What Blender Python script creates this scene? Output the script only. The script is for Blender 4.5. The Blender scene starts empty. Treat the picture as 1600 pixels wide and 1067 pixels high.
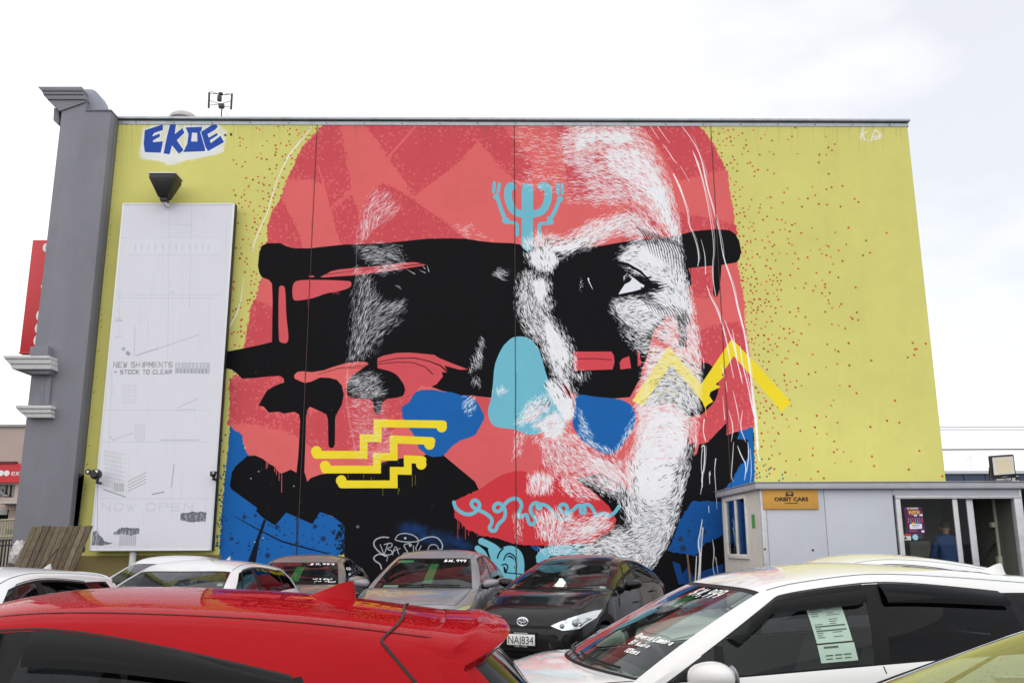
import bpy, bmesh, math, random
import numpy as np
from mathutils import Vector, Matrix
from mathutils.bvhtree import BVHTree
from mathutils.geometry import tessellate_polygon

C = bpy.context.scene
COL = C.collection
random.seed(7)

# ------------------------------------------------------------------ camera
F_PX, PITCH, YAW, ROLL, CAM_H = 1410.0, 0.2217, 0.0157, -0.0039, 1.65   # surveyed from the wall's edges and joints
_fw = np.array([math.sin(YAW)*math.cos(PITCH), math.cos(YAW)*math.cos(PITCH), math.sin(PITCH)])
_r0 = np.array([math.cos(YAW), -math.sin(YAW), 0.0])
_u0 = np.cross(_r0, _fw)
_r = _r0*math.cos(ROLL) + _u0*math.sin(ROLL)
_u = -_r0*math.sin(ROLL) + _u0*math.cos(ROLL)
CAMP = np.array([0.0, 0.0, CAM_H])
cam_d = bpy.data.cameras.new('camera')
cam = bpy.data.objects.new('camera', cam_d)
COL.objects.link(cam)
M = Matrix.Identity(4)
for i in range(3):
    M[i][0] = _r[i]; M[i][1] = _u[i]; M[i][2] = -_fw[i]; M[i][3] = CAMP[i]
cam.matrix_world = M
cam_d.sensor_width = 36.0
cam_d.lens = 36.0*F_PX/1600.0
cam_d.clip_start = 0.05
cam_d.clip_end = 3000
C.camera = cam

def ray(px, py):
    return _fw + _r*(px-800.0)/F_PX - _u*(py-533.5)/F_PX
def at(px, py, y=None, z=None, x=None):
    """survey helper: the point of the place seen at a photo pixel, on the plane y=, z= or x="""
    d = ray(px, py)
    if y is not None: t = y/d[1]
    elif z is not None: t = (z-CAM_H)/d[2]
    else: t = x/d[0]
    return CAMP + d*t

# ------------------------------------------------------------------ sky, sun, exposure
SUN_EL, SUN_AZ = math.radians(52), math.radians(205)      # azimuth measured from +y clockwise: behind the camera, to the left
W = bpy.data.worlds.new('World'); C.world = W; W.use_nodes = True
nt = W.node_tree; nt.nodes.clear()
def wn(t, **k):
    n = nt.nodes.new(t)
    for a, v in k.items(): setattr(n, a, v)
    return n
out = wn('ShaderNodeOutputWorld'); bg = wn('ShaderNodeBackground'); bg.inputs[1].default_value = 0.1
sky = wn('ShaderNodeTexSky', sky_type='NISHITA', sun_disc=False, sun_elevation=SUN_EL, sun_rotation=SUN_AZ)
sky.air_density = 1.0; sky.dust_density = 2.0
tc = wn('ShaderNodeTexCoord'); mp = wn('ShaderNodeMapping'); mp.inputs['Scale'].default_value = (1.0, 1.0, 2.2)
mp.inputs['Location'].default_value = (0.35, 0.2, 0.1)
nz = wn('ShaderNodeTexNoise'); nz.inputs['Scale'].default_value = 1.6; nz.inputs['Detail'].default_value = 5; nz.inputs['Roughness'].default_value = 0.5
rp = wn('ShaderNodeValToRGB')
rp.color_ramp.elements[0].position = 0.36; rp.color_ramp.elements[0].color = (0.66, 0.66, 0.66, 1)
rp.color_ramp.elements[1].position = 0.56; rp.color_ramp.elements[1].color = (1.0, 1.0, 1.0, 1)
cloud = wn('ShaderNodeRGB'); cloud.outputs[0].default_value = (12.2, 12.3, 12.5, 1)
mx = wn('ShaderNodeMix', data_type='RGBA')
L = nt.links.new
L(tc.outputs['Generated'], mp.inputs['Vector']); L(mp.outputs[0], nz.inputs['Vector']); L(nz.outputs['Fac'], rp.inputs[0])
L(rp.outputs[0], mx.inputs[0]); L(sky.outputs[0], mx.inputs[6]); L(cloud.outputs[0], mx.inputs[7])
L(mx.outputs[2], bg.inputs[0]); L(bg.outputs[0], out.inputs[0])
sun_d = bpy.data.lights.new('sun', 'SUN'); sun_d.energy = 1.5; sun_d.angle = math.radians(110); sun_d.color = (1.0, 0.965, 0.91)
sun = bpy.data.objects.new('sun', sun_d); COL.objects.link(sun)
sdir = Vector((math.sin(SUN_AZ)*math.cos(SUN_EL), math.cos(SUN_AZ)*math.cos(SUN_EL), math.sin(SUN_EL)))
sun.rotation_euler = sdir.to_track_quat('Z', 'Y').to_euler()
sun.location = sdir*60
C.view_settings.view_transform = 'Standard'; C.view_settings.look = 'None'
C.view_settings.exposure = 0.0; C.view_settings.gamma = 1.0; C.view_settings.use_curve_mapping = False
C.render.engine = 'CYCLES'
C.cycles.max_bounces = 8; C.cycles.transparent_max_bounces = 16

# ------------------------------------------------------------------ paint box: draws flat print (the mural, posters) into an image kept in memory
class Canvas:
    def __init__(s, w, h, col, tf=None, k=1.0):
        s.w, s.h = w, h
        s.a = np.empty((h, w, 3), np.float32); s.a[:] = np.array(col, np.float32)/255.0
        s.tf = tf or (lambda p: np.asarray(p, float)); s.k = k      # tf: drawing units -> texels, k: texels per unit
        s.rng = np.random.default_rng(5)
    def _blend(s, x0, y0, m, col):
        h, w = m.shape
        c = np.array(col, np.float32)/255.0
        v = s.a[y0:y0+h, x0:x0+w]
        v += (c-v)*m[..., None]
    def mask(s, poly, ss=3):
        """anti-aliased even-odd mask of a polygon given in texels"""
        p = np.asarray(poly, float)
        x0 = max(0, int(np.floor(p[:, 0].min()))-1); x1 = min(s.w, int(np.ceil(p[:, 0].max()))+2)
        y0 = max(0, int(np.floor(p[:, 1].min()))-1); y1 = min(s.h, int(np.ceil(p[:, 1].max()))+2)
        if x1 <= x0 or y1 <= y0: return None
        W_, H_ = (x1-x0)*ss, (y1-y0)*ss
        par = np.zeros((H_, W_+1), np.int32)
        q = (p-[x0, y0])*ss
        n = len(q)
        for i in range(n):
            a, b = q[i], q[(i+1) % n]
            if a[1] == b[1]: continue
            if a[1] > b[1]: a, b = b, a
            r0 = max(0, int(np.ceil(a[1]-.5))); r1 = min(H_-1, int(np.ceil(b[1]-.5))-1)
            if r1 < r0: continue
            rows = np.arange(r0, r1+1)
            xs = a[0]+(rows+.5-a[1])*(b[0]-a[0])/(b[1]-a[1])
            ci = np.clip(np.ceil(xs-.5).astype(int), 0, W_)
            np.add.at(par, (rows, ci), 1)
        m = (np.cumsum(par, 1)[:, :W_] & 1).astype(np.float32)
        m = m.reshape(y1-y0, ss, x1-x0, ss).mean((1, 3))
        return x0, y0, m
    def fill(s, poly, col, alpha=1.0, smooth=0, rough=0.0):
        p = np.asarray(poly, float)
        if smooth: p = chaikin(p, smooth)
        if rough: p = roughen(p, rough, s.rng)
        r = s.mask(s.tf(p))
        if r: s._blend(r[0], r[1], r[2]*alpha, col)
    def holes(s, outer, inner, col):
        pass
    def seg(s, ax, ay, bx, by, wa, wb, col, alpha=1.0, soft=0.5):
        """tapered round-capped segment, in texels"""
        m_ = max(wa, wb)/2+1+soft*2
        x0 = max(0, int(min(ax, bx)-m_)); x1 = min(s.w, int(max(ax, bx)+m_)+2)
        y0 = max(0, int(min(ay, by)-m_)); y1 = min(s.h, int(max(ay, by)+m_)+2)
        if x1 <= x0 or y1 <= y0: return
        X = np.arange(x0, x1, dtype=np.float32)[None, :]+.5; Y = np.arange(y0, y1, dtype=np.float32)[:, None]+.5
        dx, dy = bx-ax, by-ay; l2 = dx*dx+dy*dy+1e-9
        t = np.clip(((X-ax)*dx+(Y-ay)*dy)/l2, 0, 1)
        d = np.sqrt((X-ax-t*dx)**2+(Y-ay-t*dy)**2)
        m = np.clip((wa+(wb-wa)*t)/2-d+soft, 0, 2*soft)/(2*soft)
        return x0, y0, m.astype(np.float32)*alpha
    def line(s, pts, w, col, alpha=1.0, soft=0.5, smooth=0, taper=None):
        """polyline as one stroke (union of its segments, so no darker joints)"""
        p = np.asarray(pts, float)
        if smooth: p = chaikin(p, smooth, closed=False)
        q = s.tf(p)
        ws = np.full(len(q), w*s.k) if np.isscalar(w) else np.interp(np.linspace(0, 1, len(q)), np.linspace(0, 1, len(w)), np.array(w)*s.k)
        m_ = ws.max()/2+2+soft*2
        x0 = max(0, int(q[:, 0].min()-m_)); x1 = min(s.w, int(q[:, 0].max()+m_)+2)
        y0 = max(0, int(q[:, 1].min()-m_)); y1 = min(s.h, int(q[:, 1].max()+m_)+2)
        if x1 <= x0 or y1 <= y0: return
        acc = np.zeros((y1-y0, x1-x0), np.float32)
        for i in range(len(q)-1):
            r = s.seg(q[i, 0], q[i, 1], q[i+1, 0], q[i+1, 1], ws[i], ws[i+1], col, 1.0, soft)
            if r:
                v = acc[r[1]-y0:r[1]-y0+r[2].shape[0], r[0]-x0:r[0]-x0+r[2].shape[1]]
                np.maximum(v, r[2], out=v)
        s._blend(x0, y0, acc*alpha, col)
    def bars(s, pts, w, col):
        """polyline with square corners (thick sign-painted bands)"""
        p = np.asarray(pts, float)
        for i in range(len(p)-1):
            a, b = p[i], p[i+1]; d = (b-a)/np.linalg.norm(b-a); n = np.array([-d[1], d[0]])*w/2
            e = d*w/2
            a2 = a-e if i else a; b2 = b+e if i < len(p)-2 else b
            s.fill([a2+n, b2+n, b2-n, a2-n], col)
    def dot(s, x, y, r, col, alpha=1.0, soft=0.5):
        q = s.tf(np.array([[x, y]], float))[0]
        m = s.seg(q[0], q[1], q[0]+.01, q[1], 2*r*s.k, 2*r*s.k, col, alpha, soft)
        if m: s._blend(m[0], m[1], m[2], col)
    def stroke(s, x, y, dx, dy, ln, w, col, bend=0.0, alpha=1.0):
        """one brush lick: fat middle, thin ends, slightly bent"""
        nx, ny = -dy, dx
        pts = [(x-dx*ln/2, y-dy*ln/2), (x+nx*bend*ln, y+ny*bend*ln), (x+dx*ln/2, y+dy*ln/2)]
        s.line(pts, [w*.35, w, w*.25], col, alpha)
    def inside(s, poly, pts):
        return inpoly(np.asarray(poly, float), np.asarray(pts, float))
    def image(s, name, gain=1.0):
        lin = np.where(s.a <= .04045, s.a/12.92, ((s.a+.055)/1.055)**2.4)*gain
        lin = np.clip(lin, 0, 1)
        enc = np.where(lin <= .0031308, lin*12.92, 1.055*lin**(1/2.4)-.055)
        px = np.ones((s.h, s.w, 4), np.float32); px[..., :3] = enc[::-1]
        im = bpy.data.images.new(name, s.w, s.h, alpha=False)
        im.colorspace_settings.name = 'sRGB'
        im.pixels.foreach_set(px.ravel()); im.update(); im.pack()
        return im

def chaikin(p, n=2, closed=True):
    p = np.asarray(p, float)
    for _ in range(n):
        if closed:
            a, b = p, np.roll(p, -1, 0)
            p = np.stack([a*.75+b*.25, a*.25+b*.75], 1).reshape(-1, p.shape[1])
        else:
            a, b = p[:-1], p[1:]
            q = np.stack([a*.75+b*.25, a*.25+b*.75], 1).reshape(-1, p.shape[1])
            p = np.concatenate([p[:1], q, p[-1:]])
    return p
def roughen(p, amp, rng, step=2.5):
    out_ = []
    for a, b in zip(p, np.roll(p, -1, 0)):
        n = max(1, int(np.linalg.norm(b-a)/step))
        d = (b-a)/(np.linalg.norm(b-a)+1e-9); nn = np.array([-d[1], d[0]])
        for i in range(n):
            out_.append(a+(b-a)*i/n+nn*rng.normal(0, amp))
    return np.array(out_)
def inpoly(poly, pts):
    x, y = pts[:, 0], pts[:, 1]; r = np.zeros(len(pts), bool)
    for a, b in zip(poly, np.roll(poly, -1, 0)):
        c = (a[1] > y) != (b[1] > y)
        with np.errstate(divide='ignore', invalid='ignore'):
            xx = (b[0]-a[0])*(y-a[1])/(b[1]-a[1]+1e-12)+a[0]
        r ^= c & (x < xx)
    return r
def polydist(poly, pts):
    """distance of points to a polygon's outline"""
    d = np.full(len(pts), 1e9)
    for a, b in zip(poly, np.roll(poly, -1, 0)):
        e = b-a; t = np.clip(((pts-a)@e)/(e@e+1e-9), 0, 1)
        d = np.minimum(d, np.linalg.norm(pts-a-t[:, None]*e, axis=1))
    return d
# a small stroke alphabet for hand-painted and printed letters, on a 4 x 6 grid, y down
GL = {'A': [[(0,6),(2,0),(4,6)],[(.8,4),(3.2,4)]], 'B': [[(0,0),(0,6),(3,6),(4,5),(4,4),(3,3),(0,3)],[(0,0),(3,0),(3.7,1),(3.7,2),(3,3)]],
 'C': [[(4,1),(3,0),(1,0),(0,1),(0,5),(1,6),(3,6),(4,5)]], 'D': [[(0,0),(0,6),(2.6,6),(4,4.6),(4,1.4),(2.6,0),(0,0)]], 'E': [[(4,0),(0,0),(0,6),(4,6)],[(0,3),(3,3)]],
 'G': [[(4,1),(3,0),(1,0),(0,1),(0,5),(1,6),(3,6),(4,5),(4,3),(2.4,3)]], 'H': [[(0,0),(0,6)],[(4,0),(4,6)],[(0,3),(4,3)]], 'I': [[(2,0),(2,6)]], 'K': [[(0,0),(0,6)],[(4,0),(0,3.4)],[(1.2,2.6),(4,6)]],
 'L': [[(0,0),(0,6),(4,6)]], 'M': [[(0,6),(0,0),(2,3.4),(4,0),(4,6)]], 'N': [[(0,6),(0,0),(4,6),(4,0)]], 'O': [[(1,0),(3,0),(4,1),(4,5),(3,6),(1,6),(0,5),(0,1),(1,0)]],
 'P': [[(0,6),(0,0),(3,0),(4,1),(4,2.2),(3,3.2),(0,3.2)]], 'R': [[(0,6),(0,0),(3,0),(4,1),(4,2.2),(3,3.2),(0,3.2)],[(2,3.2),(4,6)]], 'S': [[(4,1),(3,0),(1,0),(0,1),(0,2),(1,3),(3,3),(4,4),(4,5),(3,6),(1,6),(0,5)]],
 'T': [[(0,0),(4,0)],[(2,0),(2,6)]], 'U': [[(0,0),(0,5),(1,6),(3,6),(4,5),(4,0)]], 'V': [[(0,0),(2,6),(4,0)]], 'W': [[(0,0),(1,6),(2,2),(3,6),(4,0)]], 'X': [[(0,0),(4,6)],[(4,0),(0,6)]],
 '+': [[(2,1.5),(2,4.5)],[(.5,3),(3.5,3)]], ' ': [], ',': [[(1.6,5.4),(1,7)]], '.': [[(1.8,5.8),(2.1,6)]],
 '0': [[(1,0),(3,0),(4,2),(4,4),(3,6),(1,6),(0,4),(0,2),(1,0)]], '1': [[(1.2,1.2),(2.2,0),(2.2,6)]], '2': [[(0,1),(1,0),(3,0),(4,1),(4,2),(0,6),(4,6)]], '4': [[(3,6),(3,0),(0,4.2),(4,4.2)]],
 '6': [[(3.6,.2),(1.6,1),(.3,3.2),(.2,4.8),(1.2,6),(3,6),(4,4.8),(3.2,3.3),(1.2,3.3),(.3,4.4)]], '9': [[(3.8,1.8),(2.8,3),(1,2.8),(.2,1.4),(1.2,0),(3,0),(3.8,1.2),(3.6,3.4),(2.6,6)]],
 '$': [[(4,1.2),(3,.5),(1,.5),(0,1.4),(1,2.8),(3,3.2),(4,4.4),(3,5.5),(1,5.5),(0,4.8)],[(2,-.6),(2,6.6)]],
 'e': [[(.2,4),(3.8,4),(3.6,2.8),(2.6,2),(1.2,2.1),(.2,3.4),(.4,5),(1.4,6),(3.4,5.6)]], 'v': [[(0,2),(1.8,6),(3.8,2)]], 'r': [[(.5,2),(.5,6)],[(.5,3.4),(1.8,2.1),(3.4,2.4)]], 's': [[(3.6,2.4),(1,2.2),(.6,3.3),(3.2,4.3),(3.2,5.6),(.3,5.8)]],
 'a': [[(3.6,2.6),(2,2),(.4,3.4),(.6,5.4),(2,5.8),(3.5,4.4),(3.6,2.2),(3.8,6)]], 'm': [[(0,6),(.2,2.2),(1.6,2.4),(1.9,6)],[(1.8,3),(3.4,2.2),(4,6)]], 'u': [[(.3,2.2),(.5,5.4),(2,6),(3.6,4.6),(3.7,2.2),(3.9,6)]], 'd': [[(3.4,4),(2,2.4),(.4,4),(1,5.8),(2.6,5.6),(3.5,3.6),(3.8,0),(3.8,6)]],
 'i': [[(2,2.4),(2.1,6)],[(2,.8),(2.1,1)]], 'o': [[(2,2.2),(.4,3.4),(.6,5.2),(2,6),(3.5,5),(3.4,3),(2,2.2)]], 'k': [[(.5,0),(.5,6)],[(3.5,2.6),(.7,4.4),(3.6,6)]], 'c': [[(3.5,2.8),(1.6,2.1),(.4,3.6),(.8,5.6),(2.2,6),(3.6,5.2)]]}
def text_paths(txt, size, slant=0.0, gap=1.5, jit=0.0, rng=None):
    """polylines of a line of text, x right, y down, cap height = size"""
    k = size/6.0; x = 0.0; res = []
    for ch in txt:
        for st in GL.get(ch, []):
            res.append([(x+px*k*.8+(6-py)*k*slant+(rng.normal(0, jit*k) if jit else 0), py*k+(rng.normal(0, jit*k) if jit else 0)) for px, py in st])
        x += k*(4*.8+gap) if ch not in ',. 1I' else k*(2.0+gap*.6)
    return res, x

# ------------------------------------------------------------------ the painted wall: coordinates below are the photograph's, carried to the wall plane
WALL_Y = 19.0
XL = float(at(186, 400, y=WALL_Y)[0]) ; XL = float(np.mean([at(186, 185, y=WALL_Y)[0], at(122.5, 817, y=WALL_Y)[0]]))
XR = float(np.mean([at(1418, 194, y=WALL_Y)[0], at(1478, 753, y=WALL_Y)[0]]))
WALL_H = float(at(805, 188, y=WALL_Y)[2])
SEAMS = [float(np.mean([at(495.6, 195, y=WALL_Y)[0], at(466, 820, y=WALL_Y)[0]])), float(at(805, 500, y=WALL_Y)[0]), float(at(1128, 500, y=WALL_Y)[0])]
TXM = 150.0
CW, CH = int((XR-XL)*TXM), int(WALL_H*TXM)
def to_wall(p):
    p = np.asarray(p, float)
    d = _fw[None]+_r[None]*((p[:, :1]-800)/F_PX)-_u[None]*((p[:, 1:]-533.5)/F_PX)
    t = WALL_Y/d[:, 1]
    return np.stack([(d[:, 0]*t-XL)*TXM, (WALL_H-(CAM_H+d[:, 2]*t))*TXM], 1)
YEL, COR, DCO, RED = (211, 207, 120), (222, 104, 104), (205, 80, 88), (207, 58, 66)
BLK, BLU, DBL, CYA, BYE, WHI = (16, 15, 18), (28, 98, 172), (21, 76, 146), (114, 187, 207), (239, 216, 48), (246, 247, 251)

def sc(pts, ox, oy, k=5.0): return [(ox+x/k, oy+y/k) for x, y in pts]
def c1(p): return sc(p, 340, 180)
def c2(p): return sc(p, 340, 360)
def c3(p): return sc(p, 340, 540)
def c4(p): return sc(p, 340, 720)
def c5(p): return sc(p, 620, 180)
def c6(p): return sc(p, 620, 360)
def c7(p): return sc(p, 620, 540)
def c8(p): return sc(p, 620, 720)
def r1(p): return sc(p, 900, 180)
def r2(p): return sc(p, 900, 360)
def r3(p): return sc(p, 900, 540)
def r4(p): return sc(p, 900, 720)

def paint_mural():
    cv = Canvas(CW, CH, YEL, to_wall, 2.0)
    rng = np.random.default_rng(11)
    U = lambda a, b: rng.uniform(a, b)
    HEAD = [(505,194),(495,206),(474,226),(464,246),(457,266),(447,282),(441,300),(438,312),(427,328),(424,337),(418,352),(417,378),(418,400),(416,430),(408,434),(404,448),(400,466),(396,470),(390,488),(388,505),(381,545),
            (372,586),(360,592),(357,604),(360,622),(358,648),(355,662),(380,690),(388,712),(400,760),(420,800),(460,830),(1060,880),(1110,760),(1176,690),(1178,664),(1174,600),(1172,560),(1168,530),(1163,500),(1164,470),(1159,450),(1152,410),
            (1150,362),(1148,353),(1145,322),(1140,300),(1137,268),(1131,262),(1128,252),(1114,224),(1090,194)]
    cv.fill(HEAD, COR, rough=.8)
    # dots that break the edge of the red into the yellow
    for poly, fall, n in ((HEAD, 22, 2200),):
        P = np.stack([rng.uniform(360, 1330, n*6), rng.uniform(196, 760, n*6)], 1)
        ins = inpoly(np.array(HEAD, float), P); d = polydist(np.array(HEAD, float), P)
        side = P[:, 0] < 700
        pr = np.where(side, .85*np.exp(-d/20)+.3*np.exp(-d/75), .9*np.exp(-d/30)+.5*np.exp(-d/85))
        pr = pr*np.where(side, 1, np.clip(.75+.3*np.sin(P[:, 1]/60.0), .4, 1))
        ok = (~ins) & (rng.uniform(0, 1, len(P)) < pr) & ~((P[:, 0] < 480) & (P[:, 1] > 660))
        pts = P[ok]; keep = []
        for p in pts:
            if all((p[0]-q[0])**2+(p[1]-q[1])**2 > 26 for q in keep[-400:]): keep.append(p)
        for p in keep:
            c = [(196, 84, 62), (214, 112, 88), (150, 84, 48), (188, 70, 60)][rng.integers(4)]
            cv.dot(p[0], p[1], U(1.2, 1.95), c, U(.8, 1))
    for x, y in [(1304,225.6),(1294,231),(1280,242),(1279,254),(1294.5,272),(1316,291),(1299,293),(1291,296),(1335,311),(1341,316),(1279,319),(1292,320),(1313,323),(1385,364),(1353,376),(1359,395),(1348,399),(1294,385),(1291,399),(1316,408),
                 (1336.6,449),(1289,449),(1284,458),(1314,475),(1338.5,488),(1331.7,498),(1340.6,500),(1325.6,536),(1309.6,549),(1361,563),(1425.7,535.5),(1446,536.7),(1429,545.5),(1432,545),(1428,554.5),(1418,558),(1338,614),(1398,625.6),(1385.6,657),(1404.8,660),(1359.6,666.5),(1362,712.6),(1436,704),(1365.3,727.5),(1419.5,733),(1472,743.5)]:
        cv.dot(x, y, 1.9, [(196, 90, 62), (160, 88, 50)][rng.integers(2)], .95)
    for x, y in [(1217,750),(1190,717),(1193,727),(1186,738),(1201,733),(1222,741),(1223,747),(1187,745),(1198,744),(1203,731)]:
        cv.dot(x, y, 1.4, (40, 100, 140))
    # darker red planes, edges broken with pale dots
    D = [c1([(830,70),(955,70),(985,240),(1010,400),(1045,565),(985,615),(935,670),(890,715),(860,640),(830,530),(800,530),(700,505),(545,490),(590,400),(660,260),(740,190)]),
         c1([(1045,630),(1090,720),(1110,790),(1100,870),(1095,1010),(960,1015),(930,900),(890,740),(960,690)]),
         c1([(490,650),(520,700),(580,810),(620,900),(668,1040),(600,1040),(530,1010),(390,1010),(388,860),(420,760)]),
         [(556,386),(560,345),(575,306),(597,286),(622,298),(652,317),(690,345),(716,366),(735,380),(700,386)],
         [(568,194),(728,194),(745,222),(735,232),(720,250),(690,275),(665,292),(647,306),(640,296),(620,265),(606,246),(590,220),(578,205)],
         [(729,196),(786,196),(796,214),(806,222),(826,246),(830,262),(832,281),(804,283),(794,272),(778,256),(760,234),(740,214)],
         [(866,194),(886,194),(890,225),(900,245),(930,240),(1000,262),(1035,290),(1022,306),(960,316),(892,312),(884,270),(882,242)],
         [(1000,194),(1090,194),(1114,224),(1128,252),(1132,266),(1100,272),(1062,281),(1045,257),(1020,215)],
         [(1050,330),(1085,336),(1120,345),(1150,352),(1152,366),(1060,370)],
         [(962,342),(988,322),(1010,326),(1042,371),(1030,378),(975,380)],
         [(396,468),(426,479),(452,480),(452,540),(381,546),(386,516),(390,488)],
         [(359,590),(378,591),(420,586),(440,585),(446,596),(420,606),(404,633),(420,646),(460,645),(470,652),(480,640),(520,640),(545,600),(640,600),(652,640),(628,655),(600,690),(560,706),(490,702),(478,690),(448,672),(410,664),(380,661),(355,662),(359,652)],
         [(600,545),(650,552),(656,602),(640,625),(600,640),(585,560)],
         [(1075,418),(1110,418),(1112,455),(1100,468),(1084,462)],
         [(1090,520),(1110,508),(1160,503),(1168,532),(1172,560),(1174,600),(1178,664),(1150,672),(1092,694),(1090,648)]]
    for p in D: cv.fill(p, DCO, rough=.9)
    for i, p in enumerate(D):
        pa = np.array(p, float); b0, b1 = pa.min(0), pa.max(0)
        n = int((b1-b0).prod()/13)
        P = np.stack([rng.uniform(b0[0], b1[0], n), rng.uniform(b0[1], b1[1], n)], 1)
        d = polydist(pa, P); ok = inpoly(pa, P) & (rng.uniform(0, 1, n) < .75*np.exp(-d/11)) & (d > 1)
        for q in P[ok]: cv.dot(q[0], q[1], U(.9, 2.3), (219, 104, 108), U(.6, 1))
        ok = (~inpoly(pa, P)) & (d < 3.0) & (rng.uniform(0, 1, n) < .5) & inpoly(np.array(HEAD, float), P)
        for q in P[ok]: cv.dot(q[0], q[1], U(.8, 1.5), DCO)
    cv.line([(652,194),(630,220),(606,246)], 4, COR); cv.line(c1([(785,400),(815,500),(835,560)]), 2.5, COR)
    # comb marks along the fold
    for t in np.linspace(0, 1, 30):
        x = 600+t*122; y = 289+t*t*22+t*60
        cv.line([(x, y), (x-5-3*(t < .5), y+12)], 1.5, (193, 74, 80), .8)
        if rng.uniform() < .7: cv.line([(x, y), (x+3.5, y+2.4)], 1.4, (193, 74, 80), .8)
    # left white cracks
    cv.line([(487,199),(470,220),(452,242),(440,265),(430,290),(420,325),(417,334),(404,362),(397,380),(394,392)], [1.2,2.6,1.4,1.6,1.2,2,1], WHI, .9)
    cv.line([(381,435),(376,470),(370,490),(358,512)], [.6,1.6,2.4], WHI, .9)
    # blue fields
    cv.fill([(359,664),(366,672),(378,678),(382,700),(390,714),(420,740),(470,790),(540,812),(541,862),(520,868),(540,880),(538,1100),(330,1100),(342,870),(347,790),(352,740),(357,690)], BLU, rough=.7)
    for _ in range(60):
        x, y = U(346, 356), U(668, 860); cv.dot(x-(y-668)*.045, y, U(.8, 1.5), (38, 70, 110))
    for p in ([(620,850),(640,815),(690,830),(735,850),(735,930),(600,930)],):
        cv.fill(p, BLK)
    # black masses
    TOP = [(405,394),(409,384),(418,380),(438,380),(448,385),(460,388),(484,388),(520,384),(540,382),(558,382),(610,379),(668,373),(700,372.5),(728,373),(745,376),(770,379),(800,380),(830,385),(900,387),(940,384),(985,376),(1038,372),(1066,366),(1085,361),(1120,358),(1140,360),(1149,366),(1155,378),(1158,393),(1155,405),(1150,410),
           (1127,414),(1126,430),(1124,452),(1121,462),(1117,464),(1114,459),(1113,415),(1075,419),(1079,432),(1080,444),(1076,448),(1060,470),(1020,520),(1010,560),(1003,575)]
    BOT = [(1001,590),(995,600),(984,620),(960,622),(930,621),(900,617),(880,600),(846,621),(768,621),(738,618),(720,617),(700,612),(690,610),(672,603),(656,602),(650,610),(648,618),(633,618)]
    black1 = TOP + BOT + c3([(1465,360),(1455,300),(1400,225),(1340,195),(1250,175),(1243,150),(1180,150),(1165,128),(1100,122),(1000,135),(900,165),(830,190),(740,205),(660,198),(620,205),(597,230),(600,255),(640,275),(680,290),(730,280),(800,248),(870,250),(930,265),(970,310),(985,380),(970,460),(935,520),(918,560),(915,770),(900,798),(875,795),(865,770),(862,580),(850,535),(780,500),(720,475),(700,500),(690,560),(685,760),(676,1000),(615,1000),(630,860),(640,690),(645,580),(635,535),(600,515),(520,528),(480,515),(400,520),(360,475),(320,465),(350,410),(385,350),(440,315),(520,285),(515,255),(490,235),(410,238),(300,250),(190,255),(155,220),(110,185),(60,175)]) + \
        [(350,550),(381,544),(410,538),(425,534),(426,470),(425,443),(420,437),(409,433),(405,426),(403,415)]
    cv.fill(black1, BLK)
    cv.fill(c3([(1180,140),(1250,140),(1260,178),(1340,195),(1400,225),(1455,300),(1465,360),(1440,400),(1285,418),(1275,520),(1250,540),(1222,520),(1215,415),(1100,412),(1020,400),(1005,360),(1015,290),(1040,240),(1100,200)]), BLK, smooth=1)
    # red left showing inside the black
    for p in (c2([(475,450),(490,430),(510,430),(530,450),(535,660),(555,820),(550,870),(530,882),(490,875),(475,850)]),
              c2([(583,500),(583,440),(600,400),(640,388),(760,384),(1035,393),(1045,410),(1045,430),(1025,452),(930,480),(850,490),(760,525),(690,540),(610,550),(590,540)]),
              c2([(795,365),(850,340),(900,310),(1090,290),(1250,280),(1450,255),(1530,245),(1590,258),(1640,270),(1500,292),(1300,322),(1090,350),(900,362),(830,368)]),
              c2([(700,358),(735,350),(765,360),(735,368)])):
        cv.fill(p, (214, 90, 96), smooth=1)
    cv.line(c2([(850,345),(1000,325),(1200,300),(1400,285),(1600,262)]), [.8,.4,.8,1.2], BLK)
    for x in (905, 917, 930, 945): cv.line(c2([(x,480),(x+2,490+rng.uniform(0,14))]), .7, (214, 90, 96))
    cv.line(c2([(705,535),(707,605)]), .9, (170, 60, 66))
    cheek = [(589,565),(590,559),(600,555),(620,551),(640,550.5),(678,554),(686,559),(708,568),(732,577),(718,577.5),(702,573),(694,571),(701,582),(690,581),(692,588),(682,600),(676,603),(668,604),(656,602),(650,610),(648,618),(633,618),(633,610),(631,600),(620,585),(608,579),(590,575)]
    cv.fill(cheek, (212, 84, 92))
    cv.line([(588,566),(620,559.6),(648,559),(670,564),(688,571),(701,582)], [.8,1.2,1.4,2.4], BLK); cv.line([(588,569),(620,565.6),(644,566),(664,573),(676,584)], [.8,1,1,1.4], BLK)
    cv.line(c3([(790,222),(950,175),(1170,150)]), [.4,.9,.5], BLK); cv.line(c3([(1000,180),(1170,165)]), .5, BLK)
    for p in ([(896,549),(955,549),(959,555),(960,566),(957,577),(896,579)], [(968,566),(972,560),(983,556),(986,575),(969,577)], [(996,546),(999,550),(1002,570),(996,572)]):
        cv.fill(p, (212, 76, 86))
    cv.line([(896,560.5),(930,560),(955,562)], .9, BLK)
    cv.fill([(1094,566),(1106,567),(1116,575),(1121,590),(1123,610),(1116,628),(1100,644),(1091,650)], BLK, smooth=1)
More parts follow.
